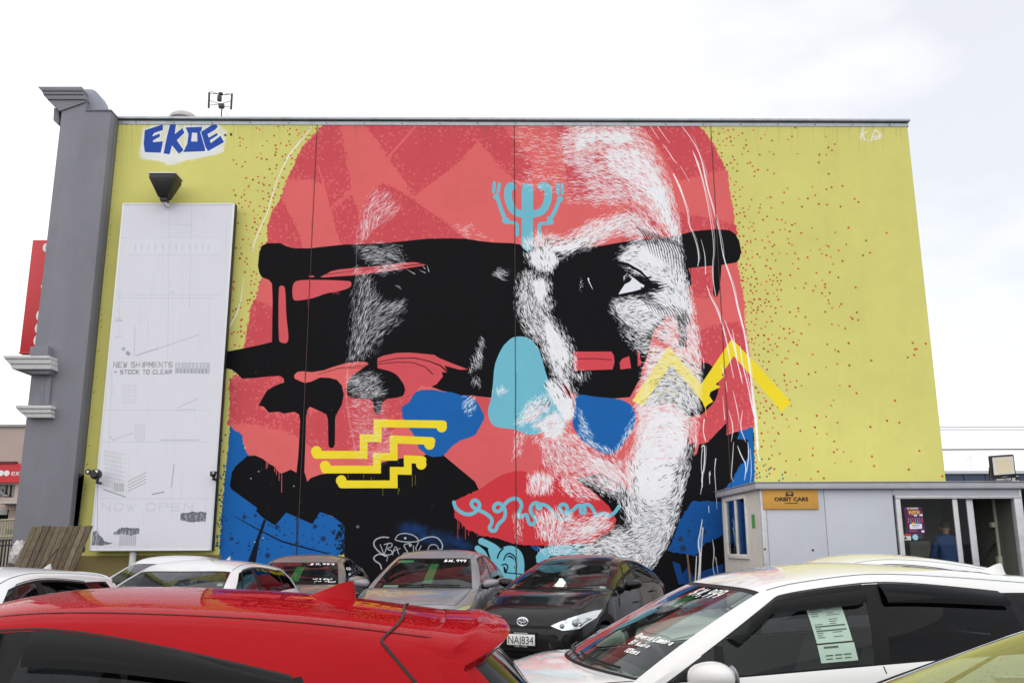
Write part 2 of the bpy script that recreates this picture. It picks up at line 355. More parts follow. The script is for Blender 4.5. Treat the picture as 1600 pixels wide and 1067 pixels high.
    # lower black
    low = c3([(110,990),(140,940),(230,860),(290,855),(350,880),(400,920),(440,940),(480,990),(500,995),(540,980),(570,965),(615,990)])+[(463,738),(476,738),(480,752),(486,746),(500,741),(516,738),(580,735),(598,722),(612,718),(632,715),(660,712),(690,700),(694,712),(742,752),(750,763),(760,790),(900,860),(1000,800),(1060,790),(1178,690),(1178,676),(1150,674),(1110,690),(1092,694),(1086,720),(1070,776),(1045,850),(1020,890),(1060,1100),(538,1100),(538,862),(538,820),(520,806),(500,799),(488,818),(447,800),(430,820),(413,810),(400,798),(402,793),(362,764),(359,758),(362,740)]
    cv.fill(low, BLK)
    cv.fill([(1000,800),(1135,660),(1135,1100),(1000,1100)], BLK)
    cv.fill([(1178,690),(1178,676),(1150,674),(1110,690),(1092,694),(1086,720),(1060,800),(1140,800),(1150,752),(1178,752)], BLK)
    for x, l in ((416,10),(418,6),(432,8),(436,14),(440,30),(429,5)): cv.line([(x,722+ (x-416)*.7),(x,722+(x-416)*.7+l)], 1.0, COR)
    # blue lower-left detail
    cv.line([(367,806),(400,825),(440,845),(480,856),(512,864)], [.6,1.6,2.2,2.2,1.6], (18,24,36)); cv.line([(464,806),(463.5,870)], 1.2, (20,34,60))
    cv.fill([(412,811),(416,812),(405,845),(399,880),(386,880)], (20,24,34))
    for x, y, r in ((382,807,3),(399,805,2.4),(433,823,3.6),(492,822,3.4),(505,841,4),(520,831,2.4),(362,841,2.8),(418,867,4),(464,848,3),(372,848,1.6)): cv.dot(x, y, r, (34,50,82), .9, 1.0)
    for _ in range(95):
        x = U(345, 537); y = U(793, 868)
        if y > 790+max(0, (430-x))*.2: cv.dot(x, y, U(.5, 1.5), (18,40,80), U(.6, 1))
    for _ in range(70):
        x = 538-abs(rng.normal(0, 7)); y = U(818, 866); cv.dot(x, y, U(.8, 2.6), (20,24,36), .7, 1.2)
    # smoke-like blue on black, right of it
    for _ in range(260):
        t = U(0, 1); x = 625+t*112+rng.normal(0, 7); y = 822+t*32+rng.normal(0, 8)
        cv.dot(x, y, U(2, 7), (26, 66, 128), .10, 4.0)
    # right blue fields
    cv.fill([(1155,672),(1177,667),(1179,752),(1179,765),(1120,775),(1142,752),(1155,728),(1168,716),(1168,686),(1153,686)], BLU, rough=.8)
    cv.fill([(1082,782),(1124,783),(1140,786),(1140,830),(1100,850),(1086,868),(1043,860),(1052,838),(1062,810)], (24, 84, 156), rough=.7)
    cv.fill([(1050,876),(1062,880),(1066,896),(1074,884),(1086,905),(1090,912),(1060,912)], (22,66,128)); cv.fill([(1096,892),(1130,880),(1140,1100),(1098,1100)], (22,66,128))
    for x, y, r in ((1063,841,4),(1067,856,5),(1099,830,4.5),(1076,829,2.5),(1075,836,1.6),(1082,812,1.6),(1107,817,1.4),(1115,809,1.4),(1086,824,1.2),(1120,820,1.4),(1058,826,1.6),(1051,857,1.4),(1100,809,1.1),(1085,842,1.2),(1048,850,1.4)): cv.dot(x, y, r, (40,58,88), .95, .8)
    # blue cheeks
    cv.fill(c7([(38,480),(60,460),(100,440),(120,395),(150,360),(190,345),(280,342),(370,360),(430,362),(500,385),(560,390),(620,430),(670,500),(685,560),(660,630),(620,690),(560,720),(490,745),(440,775),(370,850),(350,862),(280,868),(240,855),(170,800),(160,760),(130,690),(100,650),(45,560)]), BLU)
    # pale mid red below the nose
    cv.fill([(694,710),(706,698),(718,688),(742,680),(756,655),(757,648),(752,638),(742,622),(770,622),(860,670),(900,690),(960,712),(990,740),(1000,760),(960,790),(760,790),(742,752)], (218, 96, 100))
    cv.fill([(862,690),(905,690),(960,714),(985,745),(960,770),(880,740),(840,735)], (210, 80, 86), rough=.6)
    cv.fill([(738,619),(760,621),(768,626),(760,648),(757,650),(745,626)], (210, 84, 90))
    # lips
    LIP = [(708,782),(726,774),(750,763),(768,751),(786,740),(804,735),(820,736),(832,742),(880,742),(898,756),(914,766),(940,777),(951,790),(960,801),(963,811),(958,824),(946,834),(920,842),(900,848),(860,852),(820,851),(800,848),(776,840),(752,836),(728,826),(720,816),(710,808)]
    cv.fill(LIP, RED, rough=.5)
    for x, y, l in ((715,812,28),(717,812,14),(727,824,17),(732,828,8),(754,836,6),(746,833,4),(722,818,6)): cv.line([(x,y),(x,y+l)], 1.1, (196,56,66))
    cv.line([(712,805),(740,822),(790,842)], 3, (196,60,70), .6)
    # nose
    cv.fill([(770,600),(772,572),(778,555),(786,540),(792,534),(800,527),(810,525),(822,526),(832,532),(842,545),(848,565),(852,580),(858,598),(868,618),(877,632),(881,648),(883,662),(880,672),(866,673),(850,674),(830,680),(816,676),(804,670),(780,668),(769,664),(763,652),(762,638),(767,624)], CYA, smooth=1)
    cv.line([(805,527),(805.6,668)], .9, (120,150,140))
    # right blue cheek
    cv.fill([(898,620),(904,617),(912,616),(925,619),(960,622),(976,626),(988,634),(993,646),(992,664),(980,684),(968,700),(956,710),(944,709),(920,696),(905,684),(893,662),(897,640)], BLU, smooth=1)
    cv.fill([(1040,568),(1060,566),(1096,600),(1096,645),(1078,652),(1045,630),(1006,634),(1022,600)], BLK)
    cv.fill([(1010,742),(1040,722),(1062,700),(1086,690),(1084,722),(1060,800),(1044,854),(1018,896),(880,888),(900,852),(950,838),(985,800),(990,765)], BLK)
    cv.fill([(900,748),(938,738),(965,752),(985,768),(1002,800),(985,842),(955,836),(963,811),(951,790),(930,770)], BLK)
    cv.fill([(1056,466),(1076,466),(1073,542),(1061,541)], BLK)
    # yellow chevrons
    cv.fill([(988,626),(1044,541),(1096,600),(1096,626),(1048,569),(1004,634)], BYE)
    cv.fill([(1095,600),(1143,529),(1180,567),(1235,628),(1222,643),(1146,556),(1127,586),(1131,588),(1118,600),(1126,604),(1110,612),(1108,618),(1114,627),(1106,632),(1101,637),(1096,625)], BYE)
    cv.line([(1102,634),(1103,650)], [1.2,.6], BYE)
    # forehead emblem
    cy = lambda p, w: cv.line(c5(p), w, CYA, smooth=2)
    cv.line(c5([(1019,575),(1019,980)]), 19.4, CYA); cv.fill(c5([(971,950),(1068,950),(1066,1010),(1040,1050),(1020,1070),(1000,1050),(975,1015)]), CYA)
    cy([(905,560),(895,550),(875,560),(866,600),(870,660),(890,720),(930,765),(1019,778)], 13); cy([(1130,556),(1150,548),(1175,560),(1183,600),(1182,650),(1162,715),(1120,765),(1019,778)], 13)
    for a in ([(762,528),(755,600)], [(800,538),(790,602)], [(1258,542),(1258,612)], [(1292,542),(1292,612)]): cv.line(c5(a), 5.6, CYA)
    for x, y, r in ((778,637,5.4),(850,822,6),(1274,654,5.6),(1198,832,5.6)): cv.dot(620+x/5, 180+y/5, r, CYA)
    cy([(788,655),(808,720),(836,790)], 7); cy([(1265,672),(1240,740),(1210,795)], 7)
    cy([(865,838),(900,838),(938,845),(942,880),(940,935)], 6); cy([(1180,845),(1140,845),(1112,850),(1112,900),(1114,945)], 6)
    cy([(1180,800),(1215,840)], 4.5)
    cv.line(c5([(760,612),(800,610)]), .8, COR); cv.line(c5([(1245,628),(1300,625)]), .8, COR)
    # step figures
    for pts, k0, k1 in (([(494,710),(568,710),(568,684),(590,684),(590,661),(692,662.5)], (494,704.5), (690,667)), ([(508,733),(589,733),(589,713),(615,713),(615,686),(674,688.5)], (508,727.5), (671,694)), ([(534,756),(615,756),(615,735),(637,735),(637,717),(660,718)], (533,750), (658,725))):
        cv.bars(pts, 12.2, BYE); cv.dot(pts[0][0], pts[0][1], 6.1, BYE); cv.dot(pts[-1][0], pts[-1][1], 6.1, BYE)
        for k in (k0, k1): cv.dot(k[0], k[1], 8.2, BYE)
    for x, y, l in ((514,717,6),(544,740,6),(568,740,7),(598,762,12),(622,762,10),(644,742,18),(649,742,15),(580,745,5),(647,700,8),(624,762,5)): cv.line([(x,y),(x,y+l)], .8, (160,146,50), .8)
    # lip squiggle
    sq = c8([(445,320),(455,360),(500,400),(560,420),(610,400),(645,365),(645,325),(610,298),(578,322),(590,360),(650,385),(700,410),(745,450),(740,490),(718,520),(740,545),(775,540),(785,495),(840,450),(850,395),(830,345),(790,322),(752,352),(765,392),(805,392),(830,350),(870,305),(930,284),(970,315),(975,360),(945,410),(955,445),(1010,410),(1022,440),(1030,485),(1060,497),(1088,465),(1070,430),(1042,400),(1045,350),(1080,318),(1125,340),(1120,372),(1092,362),(1100,335),(1150,338),(1190,360),(1235,415),(1280,450),(1330,462),(1350,425),(1280,390),(1265,352),(1300,330),(1335,355),(1325,400),(1370,390),(1410,345),(1450,345),(1475,378),(1455,412),(1428,390),(1450,345),(1500,332),(1540,385),(1552,430)])+r4([(160,440),(200,400),(250,430),(300,405),(335,352)])
    cv.line(sq, 5.8, CYA, smooth=2)
    # curls under the lips
    for pts, w in (([(660,625),(720,650),(790,690),(800,740)], 10), ([(630,680),(680,720),(700,780),(720,840)], 9), ([(740,690),(760,760),(800,820)], 11), ([(800,880),(790,800),(820,720),(880,690),(940,720),(960,790),(955,870)], 15), ([(850,800),(880,770),(900,800)], 10), ([(790,870),(830,910),(900,900)], 14), ([(870,780),(890,870)], 13)):
        cv.line(c8(pts), w, CYA, smooth=2)
    cv.line(c8([(785,755),(800,710),(830,680)]), 2.2, BLK, smooth=1); cv.line(c8([(835,770),(850,730),(880,715),(920,740),(935,800),(930,870)]), 2.0, (16,40,60), smooth=1)
    cv.line(c8([(850,870),(870,820),(850,800),(820,810)]), 2.0, (16,40,60), smooth=1); cv.line(c8([(845,868),(980,882)]), 1.6, (16,40,70))
    cv.fill(c8([(1090,790),(1085,740),(1120,690),(1200,660),(1480,640),(1480,720),(1200,740),(1140,800)]), CYA)
    cv.fill(c8([(720,850),(760,930),(900,930),(890,1010),(740,1010)]), DBL)
    for _ in range(40): cv.dot(620+U(700,800)/5, 720+U(860,1000)/5, U(1,3), (60,120,160), .5)
    cv.fill(c8([(1040,660),(1110,665),(1130,690),(1080,700)]), DBL)

    # ---------------- white brushwork: a density map and a flow field, thousands of licks
    gx, gy = np.meshgrid(np.arange(530, 1112, 2.0), np.arange(190, 904, 2.0))
    G = np.stack([gx.ravel(), gy.ravel()], 1)
    den = np.zeros(len(G))
    def dn(poly, v, edge=6.0, mode='max'):
        pa = np.array(poly, float); d = polydist(pa, G); ins = inpoly(pa, G)
        m = np.clip(np.where(ins, d, -d)/edge*.5+.5, 0, 1)*v
        nonlocal den
        den = np.maximum(den, m) if mode == 'max' else den*(1-m)
    # forehead and temple
    dn([(895,196),(1000,196),(1022,228),(1042,268),(1056,310),(1064,350),(1066,372),(1044,372),(1010,332),(985,318),(940,318),(890,314),(920,300),(890,255),(872,225),(880,205)], .42, 10)
    dn([(905,200),(985,198),(1000,225),(960,235),(935,228),(905,240),(888,240),(895,215)], .80, 12)
    dn([(940,230),(1000,225),(1030,262),(1050,310),(1062,360),(1046,368),(1020,330),(985,290),(950,275)], .72, 10)
    dn([(1000,285),(1040,290),(1062,366),(1048,372)], .95, 10)
    dn([(890,258),(960,262),(985,300),(940,312),(890,305)], .22, 8)
    dn([(805,196),(866,196),(880,225),(880,270),(830,290),(812,250)], .10, 8)
    dn([(826,262),(880,262),(890,300),(845,300),(806,285)], .12, 8)
    dn([(1000,196),(1060,196),(1066,300),(1058,300),(1030,240)], .05, 5)
    # brow
    dn([(706,352),(730,350),(770,376),(740,374),(715,366)], .10, 5)
    dn([(815,380),(840,366),(880,372),(930,345),(975,330),(1010,340),(1040,372),(1000,372),(955,366),(925,388),(890,402),(862,400),(835,400)], .62, 8)
    dn([(838,384),(880,378),(920,366),(925,380),(890,396),(850,396)], .88, 6)
    dn([(822,398),(840,384),(868,390),(876,408),(868,424),(846,426),(830,414)], .85, 6)
    # nose bridge
    dn([(812,430),(826,424),(855,432),(864,440),(858,460),(866,476),(858,490),(874,510),(890,530),(898,556),(900,590),(880,598),(866,585),(850,560),(840,534),(822,520),(812,495),(806,470)], .60, 7)
    dn([(830,436),(852,436),(856,458),(848,476),(834,466)], .97, 5)
    dn([(846,500),(862,502),(884,534),(892,560),(880,580),(862,556),(850,530)], .92, 6)
    dn([(846,530),(866,540),(888,590),(898,616),(884,618),(862,580)], .8, 6)
    # around the eye
    dn([(985,380),(1000,376),(1035,374),(1064,372),(1072,418),(1082,468),(1086,490),(1076,500),(1060,500),(1040,498),(1020,470),(1008,446),(990,430),(974,418),(965,410),(955,402)], .78, 8)
    dn([(1000,384),(1034,380),(1046,400),(1036,424),(1012,420),(990,404)], .96, 8)
    dn([(960,470),(985,462),(1020,466),(1044,478),(1048,495),(1030,508),(1008,528),(990,520),(966,500),(956,486)], .72, 7)
    dn([(985,478),(1015,470),(1032,478),(1030,490),(1002,490)], .98, 6)
    dn([(970,500),(1010,520),(1040,500),(1024,530),(1015,560),(990,545),(975,525)], .42, 8)
    dn([(1044,486),(1080,480),(1088,510),(1094,545),(1096,568),(1070,560),(1040,540),(1020,530)], .62, 6)
    dn([(968,414),(985,418),(1000,436),(1016,446),(1000,446),(985,432)], .5, 4)
    # cheek and jaw
    dn([(1016,540),(1044,541),(1070,548),(1096,568),(1095,640),(1090,690),(1082,720),(1068,774),(1058,816),(1044,852),(1018,892),(985,884),(940,870),(900,866),(915,848),(960,830),(975,812),(966,780),(980,760),(965,740),(985,720),(990,690),(995,660),(993,640),(1000,600)], .66, 6)
    dn([(1010,640),(1050,630),(1076,660),(1078,700),(1060,730),(1010,735),(985,720),(1000,670)], .84, 12)
    dn([(985,715),(1030,705),(1060,730),(1062,760),(1040,790),(1010,800),(985,770)], .95, 14)
    dn([(1012,556),(1044,545),(1092,600),(1090,632),(1040,610),(1010,630)], .62, 6)
    dn([(1030,575),(1050,570),(1092,622),(1092,668),(1076,640),(1050,618),(1020,622)], .52, 4)
    # around nose tip, lip, muzzle
    dn([(850,600),(864,590),(884,605),(896,622),(898,645),(892,655),(880,660),(872,640),(862,625)], .85, 4)
    dn([(826,626),(850,618),(862,628),(858,642),(838,656),(818,664),(806,660),(812,650)], .62, 5)
    dn([(832,664),(868,640),(884,660),(884,676),(866,690),(850,684),(846,674)], .78, 5)
    dn([(836,682),(870,690),(892,670),(910,692),(950,715),(975,722),(975,750),(960,770),(930,758),(900,745),(870,735),(850,715)], .46, 8)
    dn([(905,700),(950,716),(970,722),(985,770),(960,775),(930,755)], .66, 8)
    dn([(826,742),(845,738),(868,742),(860,770),(830,772),(824,765)], .62, 4)
    dn([(868,738),(900,748),(935,778),(910,782),(880,770)], .42, 5)
    dn([(805,672),(822,676),(814,710),(802,720)], .28, 4)
    dn([(905,640),(930,690),(960,705),(985,660),(993,640),(992,672),(960,712),(930,704),(906,684)], .40, 4)
    dn([(800,800),(816,800),(816,840),(808,845)], .3, 4)
    dn([(838,800),(870,796),(900,810),(945,800),(955,815),(940,835),(905,846),(860,850),(838,835)], .55, 6)
    dn([(880,822),(945,812),(950,825),(905,840)], .75, 6)
    dn([(870,842),(915,842),(930,864),(880,866),(845,862)], .35, 6)
    # shadowed left side, thinner
    dn([(558,372),(565,336),(578,306),(588,296),(605,304),(626,326),(612,338),(588,356),(570,376)], .34, 6)
    dn([(556,380),(598,382),(624,390),(630,410),(590,414),(570,408)], .42, 8)
    dn([(600,412),(632,410),(625,420),(600,428),(585,424)], .5, 4)
    dn([(554,420),(578,428),(586,458),(615,478),(622,500),(600,520),(585,548),(568,556),(546,566),(550,510),(555,470)], .38, 8)
    dn([(590,474),(630,470),(632,486),(600,496),(586,492)], .45, 6)
    dn([(545,590),(575,580),(592,590),(600,606),(596,622),(560,622),(545,610)], .5, 6)
    dn([(546,622),(600,622),(600,660),(620,690),(590,726),(556,706)], .20, 8)
    dn([(585,626),(597,626),(597,646),(586,646)], .35, 3)
    dn([(1016,545),(1044,545),(1090,575),(1095,640),(1088,690),(1060,700),(1010,690),(1000,650),(1000,605)], .62, 8)
    dn([(985,770),(1060,765),(1050,830),(1035,862),(1016,888),(990,870),(960,852),(975,820),(990,800)], .70, 10)
    dn([(850,690),(890,676),(940,712),(985,735),(985,775),(950,775),(905,752),(868,738),(848,722)], .50, 8)
    dn([(880,845),(930,838),(960,834),(985,850),(1010,890),(960,885),(900,872)], .50, 8)
    dn([(818,500),(836,520),(850,560),(868,600),(884,612),(872,570),(852,530),(838,500)], .35, 5)
    dn([(872,232),(910,236),(960,240),(1000,262),(960,262),(900,262),(880,255)], .42, 8)
    # small sparks
    for p in ([(770,425),(780,420),(790,426),(788,436),(776,436)], [(740,560),(752,530),(756,540),(748,575),(735,580)], [(738,590),(752,592),(750,602),(740,600)], [(724,622),(738,620),(742,636),(734,648),(726,642)], [(772,610),(790,602),(792,612),(778,616)], [(924,582),(905,600),(898,584),(915,580)]): dn(p, .45, 4)
    # keep dark: eye, eyelid, brow line
    dn([(870,412),(905,392),(955,384),(972,392),(965,408),(985,422),(975,440),(985,456),(965,462),(945,470),(925,520),(900,520),(880,500),(868,470),(860,440)], .97, 5, 'cut')
    dn([(955,432),(1000,428),(1020,440),(1035,448),(1004,458),(960,464)], .98, 3, 'cut')
    dn([(980,762),(972,790),(966,820),(985,836),(975,800)], .7, 5, 'cut')
    dn([(1078,640),(1092,640),(1084,720),(1066,745),(1076,690)], .55, 4, 'cut')
    dn([(880,600),(890,606),(893,620),(884,614)], .9, 3, 'cut')
    dn([(1058,495),(1070,490),(1072,542),(1062,542)], .35, 3, 'cut')
    guides = np.array([(910,215,1,-.1),(960,225,1,.35),(990,230,1,.7),(1020,260,.75,1),(1045,320,.3,1),(1056,360,.15,1),(920,260,1,.1),(960,290,1,.25),(1000,300,.9,.6),(1000,330,.8,.8),(960,345,1,-.5),(920,365,1,-.7),(880,385,1,-.35),(1030,360,.6,.9),
        (850,400,.3,1),(846,450,.2,1),(816,470,-.15,1),(860,520,.5,1),(880,560,.35,1),(830,510,.7,.8),(1000,384,1,-.2),(1040,395,.6,1),(1062,430,.2,1),(1030,440,1,.3),(1000,430,1,.4),(1072,480,.25,1),(1000,480,1,-.25),(1040,500,1,.5),(990,520,1,.45),(1010,545,1,.1),(970,505,.8,.9),(1080,540,.4,1),
        (1044,560,1,.1),(1050,600,1,.2),(1020,610,1,-.8),(1080,620,.5,1),(1020,660,1,-.35),(1055,670,1,.35),(1000,700,.5,-1),(1075,690,.1,1),(1020,720,1,-.1),(1000,750,.2,1),(1040,760,1,-.4),(1064,760,-.3,1),(1020,800,1,.25),(990,790,.25,1),(1040,830,-.5,1),(1000,850,1,-.3),(960,860,1,.5),(930,850,1,-.2),(1015,880,-.7,.9),
        (870,610,.7,1),(885,640,.2,1),(840,640,1,-.7),(860,665,1,-.4),(870,700,.6,1),(910,710,1,.5),(950,735,.8,1),(930,760,1,.7),(900,740,1,.4),(846,755,.1,1),(880,755,.8,.9),(860,820,.2,1),(900,830,1,-.3),(930,825,1,-.4),(810,700,-.4,1),(920,690,1,.8),(975,680,-.4,1),
        (565,350,.15,-1),(590,320,.7,-.9),(610,330,.8,-.7),(570,395,1,-.35),(610,388,1,-.15),(620,402,1,.4),(565,450,.4,-1),(560,500,.3,-1),(600,490,1,-.55),(600,520,.9,-.7),(560,545,.3,-1),(570,600,1,-.4),(590,610,1,-.3),(570,640,1,.3),(600,670,1,-.4),(780,428,1,.3)], float)
    gd = guides[:, 2:]/np.linalg.norm(guides[:, 2:], axis=1)[:, None]
    def flow(x, y):
        w_ = 1/((guides[:, 0]-x)**2+(guides[:, 1]-y)**2+60)**1.6
        c2_ = gd[:, 0]**2-gd[:, 1]**2; s2_ = 2*gd[:, 0]*gd[:, 1]                # orientation, not sense
        a = .5*math.atan2((w_*s2_).sum(), (w_*c2_).sum())
        return a
    def den_at(x, y):
        i = int((y-190)/2); j = int((x-530)/2)
        return den[i*gx.shape[1]+j] if 0 <= i < gx.shape[0] and 0 <= j < gx.shape[1] else 0
    face_edge = np.array([(1002,190),(1022,226),(1042,266),(1056,308),(1065,364),(1072,420),(1084,468),(1091,504),(1097,540),(1097,600),(1095,640),(1089,690),(1082,720),(1069,772),(1060,810),(1044,853),(1018,893)], float)
    def xmax(y): return np.interp(y, face_edge[:, 1], face_edge[:, 0])
    # soft veil where the brush left a thin wash
    wx, wy = np.meshgrid(np.arange(530, 1112, .8), np.arange(190, 904, .8))
    Q = np.stack([wx.ravel(), wy.ravel()], 1)
    fi = np.clip((Q[:, 1]-190)/2, 0, gx.shape[0]-1.001); fj = np.clip((Q[:, 0]-530)/2, 0, gx.shape[1]-1.001)
    i0, j0 = fi.astype(int), fj.astype(int); D2 = den.reshape(gx.shape)
    a_, b_ = fi-i0, fj-j0
    dv = D2[i0, j0]*(1-a_)*(1-b_)+D2[i0+1, j0]*a_*(1-b_)+D2[i0, j0+1]*(1-a_)*b_+D2[i0+1, j0+1]*a_*b_
    al_ = np.clip((dv-.52)/.34, 0, 1)*.97*(Q[:, 0] < np.interp(Q[:, 1], [190,226,266,308,364,420,468,504,540,600,640,689,720,772,810,853,893], [1002,1022,1042,1056,1065,1072,1084,1091,1097,1097,1095,1089,1082,1069,1060,1044,1018]))
    al_ *= (Q[:, 0] > 700)
    T = to_wall(Q); ti = np.round(T).astype(int)
    buf = np.zeros((CH+4, CW+4), np.float32)
    for oy in (0, 1):
        for ox in (0, 1):
            ii = np.clip(np.floor(T[:, 1]).astype(int)+oy, 0, CH+3); jj = np.clip(np.floor(T[:, 0]).astype(int)+ox, 0, CW+3)
            np.maximum.at(buf, (ii, jj), al_.astype(np.float32))
    buf = buf[:CH, :CW]
    cv.a += (np.array(WHI, np.float32)/255-cv.a)*buf[..., None]
    tot = den.sum()*4
    N = int(tot/1.55)
    pcum = np.cumsum(den**1.25); pcum /= pcum[-1]
    idx = np.searchsorted(pcum, rng.uniform(0, 1, N))
    # sort so that neighbouring licks overlap at random
    for i in idx:
        x, y = G[i]+rng.uniform(-1, 1, 2)
        d = den[i]
        if x > xmax(y): continue
        left = x < 660
        a = flow(x, y)+rng.normal(0, .15)
        ln = U(3.5, 11)*(1.3 if left or y < 380 else 1.0); w = U(.42, 1.05)*(.72+.5*d)
        if left: w *= .8
        if rng.uniform() < .08: ln *= .3; w *= 1.3
        v = U(.92, 1.0); al = U(.85, 1) if not left else U(.35, .95)
        cv.stroke(x, y, math.cos(a), math.sin(a), ln, w, tuple(c*v for c in WHI), rng.normal(0, .13), al)
    # dark licks back into the thick white
    ok = np.where(den > .45)[0]
    for i in rng.choice(ok, 3000):
        x, y = G[i]
        if x > xmax(y)-1 or rng.uniform() < (den[i]-.5)*2.0: continue
        under = BLK
        if y < 372 or (1040 < x and 505 < y < 540) or (630 > y > 615 and x < 640): under = DCO
        elif 540 < y < 630 and 985 < x < 1095: under = (226, 205, 110) if rng.uniform() < .5 else BLK
        elif 632 < y < 722 and x < 1070: under = (222, 130, 138)
        elif 680 < y < 760 and x < 985: under = COR
        elif 735 <= y < 850 and x < 965: under = RED if y > 740 else COR
        elif y > 800 and x > 1000 and rng.uniform() < .25: under = BLU
        a = flow(x, y)+rng.normal(0, .14)
        cv.stroke(x, y, math.cos(a), math.sin(a), U(4, 11), U(.5, 1.2), under, rng.normal(0, .13), U(.6, 1))
    for p in ([(988,626),(1044,541),(1096,600),(1096,626),(1048,569),(1004,634)],):
        cv.fill(p, (244, 224, 96), .62)
        for _ in range(330):
            x, y = U(988, 1096), U(541, 634)
            if inpoly(np.array(p, float), np.array([[x, y]]))[0]:
                a = flow(x, y)+rng.normal(0, .2); cv.stroke(x, y, math.cos(a), math.sin(a), U(3, 8), U(.5, 1.1), WHI, rng.normal(0, .13), U(.6, 1))
    # fine spatter at the fringes
    ok = np.where((den > .02) & (den < .35))[0]
    for i in rng.choice(ok, 900):
        x, y = G[i]
        if x < xmax(y): cv.dot(x, y, U(.3, .8), WHI, U(.5, .9))
    # faint edge of the far cheek
    cv.line([(558,368),(557,400),(556,425),(553,470),(555,500),(548,540),(545,560)], [1,.7,1.2,.8], (200,202,210), .55, 2.0)
    cv.line([(543,575),(541,620),(546,660),(556,704)], 2.5, WHI, .22, 2.5)
    # the eye
    cv.fill([(974,432),(979,428),(990,434),(1000,442),(1007,446),(1004,451),(990,455),(975,458),(966,460),(970,452),(975,444)], (228,230,238))
    cv.fill([(966,459),(974,445),(976,432),(980,428),(984,432),(987,436),(984,440),(976,444)], BLK)
    cv.line([(976,436),(980,431),(986,434)], .8, (170,172,180))
    for p in ([(1004,436),(1016,433),(1017,434)], [(1006,440),(1024,440),(1036,441)], [(1010,444),(1030,446),(1042,443)], [(1012,448),(1032,451),(1040,448)], [(1002,450),(1024,456),(1038,453)]):
        cv.line(p, [2.8,2.6,.5], BLK)
    for k in range(16):
        x0, y0 = 992+k*4.2, 352+k*1.6; cv.line([(x0, y0), (x0+16+k*.4, y0+18), (x0+24, y0+44+k)], [.4, 1.6, .4], BLK, .85, smooth=1)
    for k in range(14):
        x0 = 1000+k*5; cv.line([(x0, 470+k*.8+rng.normal(0,2)), (x0+9, 474+k*1.4), (x0+15, 484+k*2)], [.4, 1.3, .4], BLK, .8, smooth=1)
    cv.line([(915,408),(940,409),(960,409),(980,413),(1000,424),(1016,440)], [1,3.4,4.6,4.8,4.2,3], BLK); cv.line([(970,462),(990,458),(1010,455),(1030,452)], [3,3,3,1.4], BLK)
    cv.line([(972,418),(985,420),(1000,429)], [.5,1.6,.8], (200,202,208), .9); cv.line([(880,600),(888,612),(892,622)], [1,3.4,1], BLK, .9); cv.line([(866,596),(876,606),(884,618)], [.6,2,.6], BLK, .8)
    cv.line([(919,435),(920,440),(924,448),(926,452)], [2.4,1.4,1.2,.5], WHI); 
    for _ in range(22): cv.dot(907+rng.normal(0, 1.5), 444+rng.normal(0, 4), U(.4, .9), WHI, .8)
    cv.line([(618,446),(623,448),(627,452)], [1.5,3.5,1], (150,150,156), .8, 1.5)
    for _ in range(26): 
        x, y = 785+rng.normal(0, 6), 426+rng.normal(0, 5); cv.dot(x, y, U(1.5, 5), (150,150,158), .05, 3)
    for p in ([(655,422),(664,426)], [(660,415),(664,420)], [(667,414),(670,424)], [(634,420),(648,428)]): cv.line(p, [.4,1.4], WHI, .8)
